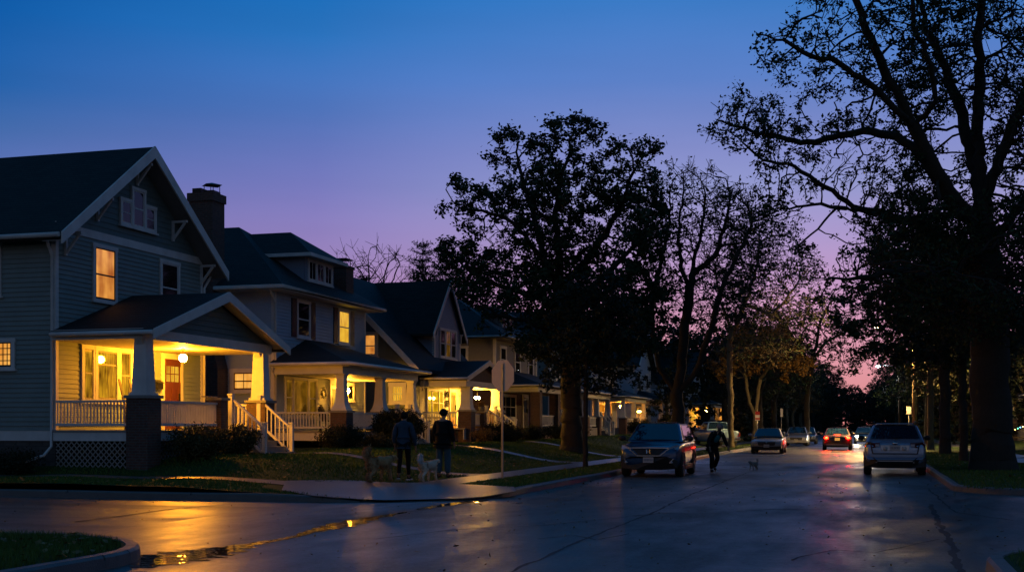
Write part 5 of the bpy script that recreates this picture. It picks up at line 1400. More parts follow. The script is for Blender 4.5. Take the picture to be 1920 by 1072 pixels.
shrub('tall dark yew in front of the pale house porch', -16.3, 41.6, .85, .85, 1.35, 4, 'bush_dark', 2200, .1)
shrub('small rusty shrub at the foot of the pale house pier', -16.6, 40.2, .7, .4, .5, 5, 'bush', 700)
shrub('dark shrub between the dark teal porch piers', -16.0, 53.0, .8, .6, .9, 6, 'bush_dark', 1300)
shrub('pale leafy plant beside the dark teal steps', -15.8, 54.0, .7, .5, .8, 7, 'bush', 900, .1)
shrub('reddish plant at the foot of the dark teal pier', -16.1, 51.3, .5, .4, .7, 8, 'dead_leaf', 420)
shrub('dark shrub right of the dark teal steps', -15.8, 58.2, .8, .6, .7, 9, 'bush_dark', 1100)
shrub('low dark shrub below the brick house window', -15.6, 64, 1.4, .7, .8, 10, 'bush_dark', 1500)
shrub('dark round shrub in front of the amber lit porch', -15.8, 88, 1.2, .9, 1.0, 11, 'bush_dark', 1400, .11)
shrub('dark hedge shrub left of the right hand lit house', 10.0, 104, 1.4, 1.2, 1.6, 12, 'bush_dark', 1600, .12)
shrub('narrow dark shrub at the corner house foundation', -20.9, 26.6, .7, .4, .6, 13, 'bush_dark', 700)

# ------------------------------------------------------------------ lawn blades and fallen leaves (stuff)
def inside(x, y):
    """1 where grass grows"""
    if x < RX0-.2 and y > CY1L+.2:
        if x > RX0-3.2 and y < CY1L+3.2 and math.hypot(x-(RX0-3), y-(CY1L+3)) > 2.8 and x > RX0-3 and y < CY1L+3: return False
        if -10.6 < x < -9.15 and y > 26.5: return False
        if x < -11 and 25.2 < y < 26.6: return False
        if math.hypot(x+10.2, (y-25.2)*1.15) < 2.75: return False
        for (a, b) in ((32.35, 33.45), (44.85, 45.85), (54.85, 55.85)):
            if a < y < b and -16.6 < x < -10: return False
        if x < -17.5 and y > 27.3: return False
        return True
    if x > RX1+.2 and y > CY1R+.2: return not (5.5 < x < 7)
    if x < -7.9 and y < 13.2: return not (x > -9.9 and y > 11.2 and math.hypot(x+9.9, y-11.2) > 2.0)
    if x > 1.4 and y < 14.8: return not (x < 2.7 and y > 13.5 and math.hypot(x-2.7, y-13.5) > 1.3)
    return False
rng = np.random.default_rng(3)
def scatter(n, x0, x1, y0, y1):
    X = rng.uniform(x0, x1, n); Y = rng.uniform(y0, y1, n)
    return [(x, y) for x, y in zip(X, Y) if inside(x, y)]
def blades(label, pts, hmin, hmax, wd):
    n = len(pts); p = np.array([(x, y, zt(x, y)-.005) for x, y in pts])
    h = rng.uniform(hmin, hmax, n)[:, None]; a = rng.uniform(0, 2*PI, n); lean = rng.normal(0, .35, (n, 2))
    s = np.stack([np.cos(a), np.sin(a), np.zeros(n)], 1)*wd*rng.uniform(.6, 1.3, n)[:, None]
    tp = p+np.concatenate([lean*h, h], 1)
    V = np.stack([p-s, p+s, tp+s*.15, tp-s*.15], 1).reshape(-1, 3)
    o = np_mesh('grass', V, np.arange(n*4).reshape(-1, 4), M['grass'])
    return tag(o, label, None, None, 'stuff')
blades('damp grass of the leafy corner nearest the camera', scatter(34000, -13.5, -7.7, 9, 13.4), .035, .085, .006)
blades('damp grass at the bottom right corner', scatter(6000, 1.2, 4.5, 11.5, 15), .035, .085, .006)
blades('short grass on the lawns before the lit porches', scatter(60000, -24, -7.4, 22.7, 34)+scatter(70000, -18, -7.4, 34, 62)+scatter(24000, -17, -7.4, 62, 100), .03, .075, .013)
blades('short grass under the giant tree', scatter(42000, 2, 9, 29, 70), .03, .075, .013)
def litter(label, pts, z_on, size):
    n = len(pts); p = np.array([(x, y, (zt(x, y)+.03) if z_on else .012) for x, y in pts])
    d = rng.normal(0, 1, (n, 3)); d[:, 2] *= .25; d /= np.linalg.norm(d, axis=1)[:, None]
    s = np.cross(d, np.array([0, 0, 1.0])+rng.normal(0, .3, (n, 3))); s /= np.linalg.norm(s, axis=1)[:, None]
    k = size*rng.uniform(.5, 1.2, n)[:, None]*.5
    p[:, 2] += .3*k[:, 0]
    V, F = quads(p, d*k, s*k*.7)
    return tag(np_mesh('leaves', V, F, M['dead_leaf']), label, None, None, 'stuff')
litter('fallen leaves on the near grass corner', scatter(220, -12.5, -7.8, 9.5, 13.3), True, .11)
litter('fallen leaves dotted over the front lawns', scatter(900, -19, -7.4, 22.8, 50), True, .11)
litter('fallen leaves under the giant tree', scatter(160, 2, 9, 29, 50), True, .12)
litter('dark grit and leaf crumbs on the asphalt', [(rng.uniform(-7.2, 1.9), rng.uniform(12, 30)) for _ in range(420)]+[(rng.uniform(-20, -7), rng.uniform(13.6, 22)) for _ in range(160)], False, .045)
litter('wet leaves on the asphalt', [(rng.uniform(-7.2, 1.9), rng.uniform(12.5, 40)) for _ in range(70)]+[(1.9-abs(rng.normal(0, .25)), rng.uniform(12, 45)) for _ in range(60)]+[(-7.2+abs(rng.normal(0, .3)), rng.uniform(24, 50)) for _ in range(60)], False, .08)
# ------------------------------------------------------------------ cars
def paint(name, c, metal=.3, rough=.35):
    return mat(name, c, rough, .06, 3, metal=metal, spec=.5, coat=.8)
def car(name, label, loc, rz, L_, W, H, pt, kind, belt=.95, hood=.98, front=None, lights_on=False, plate_front=True, clad=True, group=None, emblem=None, cat='car'):
    """local frame: +y is the nose, x across, z up from the road"""
    T = thing(name, label, cat, loc, rz, group)
    hw = W/2; F_ = L_/2; B = -L_/2
    if kind == 'suv':   # (y, bottom, top, half width)
        st = [(F_, .42, .72, hw*.66), (F_-.06, .30, .86, hw*.86), (F_-.28, .24, hood-.06, hw*.96), (F_-.7, .22, hood, hw*.99), (F_-1.25, .22, hood+.07, hw), (F_-2.2, .22, belt+.06, hw), (B+1.0, .22, belt+.08, hw), (B+.35, .24, belt+.09, hw*.985), (B+.08, .32, belt+.04, hw*.94), (B, .42, belt-.12, hw*.84)]
        gf, grf, grr, gb = F_-1.12, F_-1.95, B+.62, B+.13
    elif kind == 'truck':
        st = [(F_, .45, .85, hw*.8), (F_-.06, .34, 1.0, hw*.95), (F_-.4, .3, 1.1, hw), (F_-1.4, .3, 1.14, hw), (F_-3.2, .3, 1.12, hw), (B+.1, .32, 1.12, hw), (B, .45, 1.08, hw*.97)]
        gf, grf, grr, gb = F_-1.35, F_-1.9, F_-3.2, F_-3.5
    else:
        st = [(F_, .36, .58, hw*.66), (F_-.06, .26, .68, hw*.86), (F_-.3, .2, hood-.12, hw*.96), (F_-.8, .18, hood-.03, hw*.99), (F_-1.3, .18, hood+.02, hw), (F_-2.4, .18, belt+.02, hw), (B+1.0, .18, belt+.04, hw), (B+.5, .2, belt+.05, hw*.985), (B+.08, .28, belt+.02, hw*.93), (B, .38, belt-.1, hw*.84)]
        gf, grf, grr, gb = F_-1.3, F_-2.05, B+1.25, B+.55
    sec = lambda zb, zt_, w_: [(0, zb), (.78*w_, zb), (.97*w_, zb+.10*(zt_-zb)+.02), (w_, zb+.5*(zt_-zb)), (.985*w_, zt_-.16*(zt_-zb)), (.90*w_, zt_-.02), (.5*w_, zt_+.015), (0, zt_+.025)]
    V = []; Fc = []
    ns = 14
    for (y, zb, zt_, w_) in st:
        h = sec(zb, zt_, w_)
        ring = [(x, y, z) for x, z in h]+[(-x, y, z) for x, z in h[-2:0:-1]]
        V += ring
    for i in range(len(st)-1):
        for k in range(ns): Fc.append((i*ns+k, i*ns+(k+1) % ns, (i+1)*ns+(k+1) % ns, (i+1)*ns+k))
    Fc.append(tuple(range(ns))[::-1]); Fc.append(tuple((len(st)-1)*ns+k for k in range(ns)))
    bd = MB(); bd.add(V, Fc, True); body = bd.build('body', pt, T, sub=2)
    # glasshouse
    wb_, wt_ = hw*.93, hw*.70; zb_ = belt+.02; zr_ = H
    b4 = [Vector((wb_, gf, zb_)), Vector((-wb_, gf, zb_)), Vector((-wb_, gb, zb_)), Vector((wb_, gb, zb_))]
    t4 = [Vector((wt_, grf, zr_-.03)), Vector((-wt_, grf, zr_-.03)), Vector((-wt_, grr, zr_-.03)), Vector((wt_, grr, zr_-.03))]
    cb = MB(); 
    mid = [Vector((.0, (grf+grr)/2, zr_+.015))]
    cb.add(b4+t4, [(0, 1, 5, 4), (1, 2, 6, 5), (2, 3, 7, 6), (3, 0, 4, 7), (4, 5, 6, 7)]); cbo = cb.build('roof', pt, T, bevel=.07)
    rs = MB(); 
    gx = [(wt_*.96, zr_-.03), (wt_*.6, zr_-.004), (0, zr_+.006), (-wt_*.6, zr_-.004), (-wt_*.96, zr_-.03)]
    vs = []
    for y in (grf-.02, (grf+grr)/2, grr+.02): vs += [(x, y, z+(.012 if y == (grf+grr)/2 else -.006)) for x, z in gx]
    rs.add(vs, [(j*5+k, j*5+k+1, (j+1)*5+k+1, (j+1)*5+k) for j in range(2) for k in range(4)], True); rs.build('roof_panel', pt, cbo)
    def panel(nm, q, u0, u1, v0, v1, m_=None, off=.012, par=None):
        """inset panel on the bilinear face q (bl, br, tr, tl)"""
        bl, br, tr, tl = q
        S = lambda u, v: (bl.lerp(br, u)).lerp(tl.lerp(tr, u), v)
        n = (br-bl).cross(tl-bl).normalized()
        c = (bl+br+tr+tl)/4
        if n.dot(c-Vector((0, (gf+gb)/2, zb_))) < 0: n = -n
        k = 6; vv = []; ff = []
        for j in range(k+1):
            for i in range(k+1):
                u = u0+(u1-u0)*i/k; v = v0+(v1-v0)*j/k
                vv.append(S(u, v)+n*(off+.02*math.sin(PI*i/k)*(1 if abs(n.y) > .3 else 0)))
        for j in range(k):
            for i in range(k): ff.append((j*(k+1)+i, j*(k+1)+i+1, (j+1)*(k+1)+i+1, (j+1)*(k+1)+i))
        mb = MB(); mb.add(vv, ff, True); return mb.build(nm, m_ or M['car_glass'], par or T)
    panel('windshield', (b4[1], b4[0], t4[0], t4[1]), .05, .95, .08, .95)
    panel('rear_window', (b4[3], b4[2], t4[2], t4[3]), .06, .94, .16, .92)
    for s_ in (0, 1):
        q = (b4[0], b4[3], t4[3], t4[0]) if s_ == 0 else (b4[2], b4[1], t4[1], t4[2])
        cuts = ((.14, .46), (.48, .76), (.78, .93)) if kind == 'suv' else (((.2, .55), (.57, .9)) if kind != 'truck' else ((.2, .52), (.54, .95)))
        for (a, b_) in cuts:
            if s_: a, b_ = 1-b_, 1-a
            panel('side_window', q, a, b_, .10, .88)
    # wheels
    wr = .35 if kind != 'sedan' else .32
    wbse = L_*.58; yf = F_-L_*.2; yr = yf-wbse
    for s_ in (-1, 1):
        for y in (yf, yr):
            wh = MB(); x = s_*(hw-.11)
            wh.lathe([(wr-.09, -.11), (wr-.02, -.11), (wr, -.07), (wr, .07), (wr-.02, .115), (wr-.09, .115)] , (x, y, wr), 'x', 24); wo = wh.build('wheel', M['rubber'], T)
            rm = MB(); rm.lathe([(wr-.085, s_*.105), (wr-.10, s_*.07), (.06, s_*.085), (.05, s_*.10), (0, s_*.10)], (x, y, wr), 'x', 20)
            for k in range(5):
                a = 2*PI*k/5; rm.bar((x+s_*.095, y, wr), (x+s_*.10, y+math.cos(a)*(wr-.1), wr+math.sin(a)*(wr-.1)), .02, .05, up=(1, 0, 0))
            rm.build('rim', M['alloy'], wo)
            ar = MB(); xa = s_*(hw+.004)
            for k in range(14):
                a0 = PI*k/14-.05; a1 = PI*(k+1)/14-.05
                p = lambda a, rr_, xx: (xx, y+math.cos(a)*rr_, wr+math.sin(a)*rr_)
                ar.quad(p(a0, wr+.03, xa-s_*.1), p(a1, wr+.03, xa-s_*.1), p(a1, wr+.035, xa+s_*.008), p(a0, wr+.035, xa+s_*.008))
                ar.quad(p(a0, wr+.035, xa+s_*.008), p(a1, wr+.035, xa+s_*.008), p(a1, wr+.10, xa), p(a0, wr+.10, xa))
            ar.build('wheel_arch', M['black'] if clad else pt, T)
        mr = MB(); mr.ball((s_*(hw+.12), gf-.30, belt+.12), .12, .07, .085, 10, 6); mr.bar((s_*(hw-.08), gf-.28, belt+.05), (s_*(hw+.06), gf-.3, belt+.08), .05, .04); mr.build('mirror', M['black'] if clad else pt, T)
        for y in (gf-.95, gf-1.95):
            hd = MB(); hd.box(min(s_*hw, s_*(hw+.03)), max(s_*hw, s_*(hw+.03)), y-.09, y+.09, belt-.13, belt-.10); hd.build('door_handle', M['chrome'], T)
        if clad:
            sl = MB(); sl.box(min(s_*hw*.93, s_*(hw+.005)), max(s_*hw*.93, s_*(hw+.005)), yr+.42, yf-.42, .20, .36); sl.build('sill_cladding', M['black'], T, bevel=.02)
    return T, dict(hw=hw, F=F_, B=B, belt=belt, hood=hood, H=H, wt=wt_, grf=grf, grr=grr)
M['car_glass'] = glass_mat('car_glass', (.006, .018, .04), .015); M['car_glass'].node_tree.nodes['Principled BSDF'].inputs['IOR'].default_value = 2.0
def plate(T, x, y, z, out, blue=False, name='license_plate', marks=6, base='plate', ink='plate_ink'):
    p = MB(); p.box(x-.155, x+.155, min(y, y+out*.012), max(y, y+out*.012), z-.08, z+.08); o = p.build(name, M[base], T)
    k = MB(); r_ = random.Random(int(abs(x*10+y*7)))
    for i in range(marks):
        cx = x-.115+.23*i/(marks-1); e = sorted((y+out*.0125, y+out*.0155))
        k.box(cx-.013, cx-.005, e[0], e[1], z-.035, z+.035); k.box(cx+.005, cx+.013, e[0], e[1], z-.035, z+.035)
        zz = z+r_.choice((-.03, 0, .03)); k.box(cx-.005, cx+.005, e[0], e[1], zz-.005, zz+.005)
    k.build('characters', M[ink], o)
    return o
def strip(T, name, pts, w_, h_, m_, par=None):
    mb = MB()
    for a, b_ in zip(pts, pts[1:]): mb.bar(a, b_, w_, h_)
    return mb.build(name, m_, par or T)
def patch(T, name, pts, th, out, m_, par=None, bevel=.012):
    """plate following points (x, z, y) in the front/rear plane, thickness outwards along y"""
    n = len(pts); vs = [(x, y, z) for x, z, y in pts]+[(x, y+out*th, z) for x, z, y in pts]
    mb = MB(); mb.add(vs, [tuple(range(n)), tuple(range(n, 2*n))[::-1]]+[(i, (i+1) % n, n+(i+1) % n, n+i) for i in range(n)])
    return mb.build(name, m_, par or T, bevel=bevel)

# the blue parked car facing the camera
T, c = car('parked_car', 'dark blue parked car facing the camera at the left kerb', (-6.27, 38.5, 0), PI+.01, 4.5, 1.85, 1.64, paint('blue_paint', (.012, .052, .13), .4), 'suv', belt=1.03, hood=1.0)
F_, hw = c['F'], c['hw']
patch(T, 'grille', [(-.50, .86, F_-.06), (.50, .86, F_-.06), (.30, .66, F_+.0), (-.30, .66, F_+.0)], .03, 1, M['black'])
strip(T, 'chrome_trim', [(-.60, F_-.045, .875), (0, F_+.0, .885), (.60, F_-.045, .875)], .03, .025, M['chrome'])
strip(T, 'chrome_trim', [(-.60, F_-.06, .86), (-.34, F_+.03, .645), (.34, F_+.03, .645), (.60, F_-.06, .86)], .025, .02, M['chrome'])
e = MB(); 
for s_ in (-1, 1): e.bar((s_*.055, F_+.035, .83), (s_*.045, F_+.055, .71), .022, .018)
e.bar((-.048, F_+.045, .765), (.048, F_+.045, .765), .018, .022); e.build('emblem', M['chrome'], T)
for s_ in (-1, 1):
    patch(T, 'headlight', [(s_*.52, .78, F_-.05), (s_*.56, .88, F_-.07), (s_*.80, .965, F_-.33), (s_*.89, .955, F_-.52), (s_*.86, .84, F_-.22)], .04, 1, M['lamp_glass'])
    f = MB(); f.ball((s_*.68, F_-.0, .45), .045, .03, .035); f.build('fog_light', M['lamp_glass'], T)
    strip(T, 'chrome_trim', [(s_*.74, F_-.03, .56), (s_*.62, F_+.01, .43)], .02, .02, M['chrome'])
    patch(T, 'tail_light', [(s_*.80, .95, c['B']+.02), (s_*.88, .95, c['B']+.1), (s_*.80, 1.4, c['B']+.42), (s_*.74, 1.4, c['B']+.40)], .04, -1, M['tail_off'])
patch(T, 'bumper', [(-.84, .26, F_-.16), (-.86, .50, F_-.18), (-.55, .62, F_-.0), (.55, .62, F_-.0), (.86, .50, F_-.18), (.84, .26, F_-.16), (.4, .22, F_-.03), (-.4, .22, F_-.03)], .06, 1, M['black'], bevel=.02)
plate(T, 0, F_+.055, .52, 1)
strip(T, 'wiper', [(-.62, F_-1.17, 1.09), (-.1, F_-1.32, 1.16)], .02, .02, M['black']); strip(T, 'wiper', [(.05, F_-1.17, 1.09), (.55, F_-1.32, 1.16)], .02, .02, M['black'])
f = MB(); f.box(-.10, .10, F_-1.78, F_-1.74, 1.45, 1.51); f.build('rear_view_mirror', M['black'], T)

# the silver wagon on the right, seen from behind
T, c = car('parked_wagon', 'silver parked wagon with roof rails seen from behind at the right kerb', (.86, 41.9, 0), -.01, 4.8, 1.86, 1.60, paint('silver_paint', (.24, .33, .47), .55, .3), 'suv', belt=1.02, hood=.98)
B, hw = c['B'], c['hw']
patch(T, 'rear_bumper', [(-.86, .62, B+.12), (.86, .62, B+.12), (.80, .50, B+.0), (-.80, .50, B+.0)], .06, -1, T.children[0].data.materials[0], bevel=.02)
patch(T, 'bumper_cladding', [(-.90, .26, B+.20), (-.90, .56, B+.22), (-.62, .56, B+.0), (-.5, .44, B-.06), (.5, .44, B-.06), (.62, .56, B+.0), (.90, .56, B+.22), (.90, .26, B+.20), (.5, .24, B+.05), (-.5, .24, B+.05)], .05, -1, M['black'], bevel=.02)
strip(T, 'silver_trim', [(-.56, B-.08, .40), (-.5, B-.09, .455), (.5, B-.09, .455), (.56, B-.08, .40)], .02, .02, M['alloy'])
for s_ in (-1, 1):
    patch(T, 'tail_light', [(s_*.46, .93, B-.005), (s_*.44, 1.01, B+.015), (s_*.80, 1.03, B+.08), (s_*.90, .97, B+.28), (s_*.88, .86, B+.20), (s_*.62, .86, B-.0)], .045, -1, M['tail_off'])
    f = MB(); f.box(s_*.52-.06, s_*.52+.06, B-.058, B-.03, .90, .97); f.build('reversing_light', M['lamp_glass'], T)
    f = MB(); f.box(s_*.72-.11, s_*.72+.11, B-.01, B+.02, .49, .52); f.build('reflector', M['tail_off'], T)
    r_ = MB(); r_.tube([(s_*.60, c['grf']-.1, 1.585), (s_*.62, c['grf']-.25, 1.665), (s_*.62, c['grr']+.15, 1.665), (s_*.60, c['grr']+.0, 1.585)], .02, 6); r_.build('roof_rail', M['black'], T)
strip(T, 'tailgate_line', [(-.72, B+.0, 1.0), (-.66, B-.035, .68), (.66, B-.035, .68), (.72, B+.0, 1.0)], .014, .03, M['black'])
patch(T, 'plate_recess', [(-.40, .77, B-.012), (.40, .77, B-.012), (.44, .95, B+.0), (-.44, .95, B+.0)], .02, -1, M['alloy'])
plate(T, 0, B-.035, .86, -1, base='plate_dark'if 'plate_dark' in M else 'plate')
e = MB(); e.lathe([(.0, -.012), (.085, -.012), (.085, .0)], (0, B-.03, 1.0), 'y', 20); eo = e.build('emblem', M['chrome'], T); eo.scale = (1, 1, .62); eo.location = (0, 0, .38)
f = MB(); f.box(-.55, .55, B+.50, B+.72, 1.585, 1.615); f.build('spoiler', T.children[0].data.materials[0], T, bevel=.01)
strip(T, 'rear_wiper', [(0, B+.18, 1.13), (.34, B+.22, 1.16)], .016, .016, M['black'])
for x_ in (-.28, .27):
    f = MB(); f.lathe([(0, -.003), (.07, -.003), (.07, 0)], (x_, B-.036, .84), 'y', 16); f.build('sticker', M['plate'], T)

# the red tail lit car driving away
RED = emit_mat('lit_tail_lens', (1.0, .0011, .0002), 520)
T, c = car('moving_car', 'dark red car driving away with both brake lights glowing', (-1.85, 83.5, 0), .02, 4.6, 1.84, 1.46, paint('red_paint', (.025, .006, .006), .3), 'sedan', belt=.92, hood=.9, clad=False)
B = c['B']
for s_ in (-1, 1):
    o = patch(T, 'tail_light', [(s_*.50, .72, B-.01), (s_*.50, .86, B+.0), (s_*.80, .90, B+.08), (s_*.87, .80, B+.20), (s_*.80, .72, B+.08)], .05, -1, M['tail_off'])
    l_ = MB(); l_.ball((s_*.68, B-.03, .80), .115, .04, .075); l_.build('lens', RED, o)
l_ = MB(); l_.box(-.16, .16, B+.60, B+.63, .99, 1.02); l_.build('brake_light', RED, T)
M['plate_lit'] = emit_mat('lit_yellow_plate', (1.0, .42, .06), .9)
plate(T, 0, B-.02, .72, -1, base='plate_lit')
patch(T, 'bumper', [(-.84, .30, B+.12), (-.84, .52, B+.10), (.84, .52, B+.10), (.84, .30, B+.12)], .08, -1, M['black'], bevel=.02)
strip(T, 'silver_trim', [(-.7, B-.01, .36), (.7, B-.01, .36)], .03, .04, M['alloy'])

# oncoming side parked cars
HEAD = emit_mat('lit_headlamp', (1.0, .80, .5), 2200)
def parked_front(label, x, y, W, H, kind, pt, name='parked_car', grp=None, dark=True):
    T, c = car(name, label, (x, y, 0), PI+.01, 4.6, W, H, pt, kind, belt=.92 if kind == 'sedan' else 1.02, hood=.86 if kind == 'sedan' else .98, clad=False, group=grp)
    F_ = c['F']
    zh = .62 if kind == 'sedan' else .78
    for s_ in (-1, 1):
        patch(T, 'headlight', [(s_*.52, zh, F_-.05), (s_*.54, zh+.10, F_-.07), (s_*.84, zh+.15, F_-.42), (s_*.84, zh+.03, F_-.22)], .05, 1, M['lamp_glass'])
    patch(T, 'grille', [(-.45, zh-.16, F_-.02), (-.5, zh+.05, F_-.04), (.5, zh+.05, F_-.04), (.45, zh-.16, F_-.02)], .03, 1, M['black'])
    patch(T, 'bumper', [(-.80, .24, F_-.16), (-.82, .42, F_-.14), (.82, .42, F_-.14), (.80, .24, F_-.16)], .14, 1, M['black'] if dark else pt, bevel=.02)
    e = MB(); e.lathe([(0, .012), (.05, .012), (.05, 0)], (0, F_+.012, zh+.02), 'y', 14); e.build('emblem', M['chrome'], T)
    plate(T, 0, F_+.02, zh-.18, 1)
    return T
parked_front('grey sedan parked at the left kerb with amber light along its side', -5.42, 72.3, 1.80, 1.44, 'sedan', paint('grey_paint', (.16, .18, .21), .5))
parked_front('silver parked car beyond the grey sedan', -5.4, 102.0, 1.80, 1.52, 'sedan', paint('light_silver_paint', (.36, .38, .42), .5), dark=False)
parked_front('last dark parked car peeping out behind the silver one', -5.15, 112.5, 1.82, 1.5, 'sedan', paint('slate_paint', (.10, .11, .14), .5))
T = parked_front('car with bright white headlights far down the street behind the silver wagon', -.15, 112.0, 1.82, 1.5, 'sedan', paint('oncoming_paint', (.05, .05, .055), .4), name='oncoming_car')
for o in [o for o in T.children if o.name.startswith('headlight')]:
    xs_ = [v.co.x for v in o.data.vertices]; f = MB(); f.ball((.68*(1 if sum(xs_) > 0 else -1), 2.3+.03, .68), .085, .04, .07); f.build('lens', HEAD, o)
T, c = car('pickup_truck', 'light blue pickup truck in the driveway half hidden by the jogger', (-10.3, 87.6, zt(-10.3, 87.6)), .42, 5.4, 1.9, 1.75, paint('pale_blue_paint', (.20, .34, .50), .3), 'truck', belt=1.12, hood=1.1, clad=False)
B = c['B']
bd = MB(); bd.box(-.72, .72, B+.12, B+1.75, 1.06, 1.135); bd.build('cargo_bed', M['black'], T)
for s_ in (-1, 1): patch(T, 'tail_light', [(s_*.80, .70, B), (s_*.93, .70, B+.05), (s_*.93, 1.0, B+.05), (s_*.80, 1.0, B)], .04, -1, M['tail_off'])
patch(T, 'bumper', [(-.9, .45, B+.05), (-.9, .62, B+.05), (.9, .62, B+.05), (.9, .45, B+.05)], .14, -1, M['chrome'], bevel=.01)
walk_y = None
V = []; F = []
for i in range(14):
    x = -7.5-i*.9
    for y in (84.6, 88.6): V.append((x, y, zt(x, y)+.02))
for i in range(13): F.append((i*2, i*2+1, i*2+3, i*2+2))
mb = MB(); mb.add(V, F); struct(mb.build('driveway', M['concrete']), 'driveway under the pale pickup truck')

# ------------------------------------------------------------------ people and dogs (skinned, one continuous body)
def skin(name, J, E, root, m_, par, sub=2):
    """J: key -> (x, y, z, r); E: edges between keys"""
    bm = bmesh.new(); lay = bm.verts.layers.skin.verify(); vs = {}
    for k, q in J.items():
        v = bm.verts.new(q[:3]); r = q[3]; v[lay].radius = (r, r if len(q) < 5 else q[4]); v[lay].use_root = (k == root); vs[k] = v
    for a, b in E: bm.edges.new((vs[a], vs[b]))
    me = bpy.data.meshes.new(name+'_cage'); bm.to_mesh(me); bm.free()
    o = bpy.data.objects.new(name+'_cage', me); C.objects.link(o)
    s = o.modifiers.new('skin', 'SKIN'); s.use_smooth_shade = True; s.branch_smoothing = .6
    u = o.modifiers.new('sub', 'SUBSURF'); u.levels = sub; u.render_levels = sub
    dg = bpy.context.evaluated_depsgraph_get(); dg.update()
    nm = bpy.data.meshes.new_from_object(o.evaluated_get(dg)); bpy.data.objects.remove(o)
    nm.name = name; nm.materials.clear(); nm.materials.append(m_)
    for p in nm.polygons: p.use_smooth = True
    return link(name, nm, par)
def chain(*k): return list(zip(k, k[1:]))
def hand_bones(J, E, side, w, e, curl=.5):
    """five unequal bent fingers from wrist w; e = elbow position"""
    W_ = Vector(w); d = (W_-Vector(e)).normalized(); o = Vector((side, 0, 0)); fwd = d.cross(o).normalized()
    if fwd.y < 0: fwd = -fwd
    pal = W_+d*.075; J['palm'+str(side)] = (*pal, .026, .018); E.append(('wrist'+str(side), 'palm'+str(side)))
    for i, (ln, off) in enumerate(((.075, .03), (.085, .011), (.078, -.008), (.06, -.026))):
        p = pal+fwd*off+d*.02; a = p+d*ln*.5; b = a+(d*math.cos(curl)-o*math.sin(curl)).normalized()*ln*.55
        for t, q, r in (('k', p, .010), ('m', a, .009), ('t', b, .0075)): J[f'f{side}{i}{t}'] = (*q, r)
        E.extend([('palm'+str(side), f'f{side}{i}k'), (f'f{side}{i}k', f'f{side}{i}m'), (f'f{side}{i}m', f'f{side}{i}t')])
    a = W_+d*.04+fwd*.035; b = a+(d*.7+fwd*.7).normalized()*.045
    J[f'th{side}a'] = (*a, .012); J[f'th{side}b'] = (*b, .009)
    E.extend([('wrist'+str(side), f'th{side}a'), (f'th{side}a', f'th{side}b')])
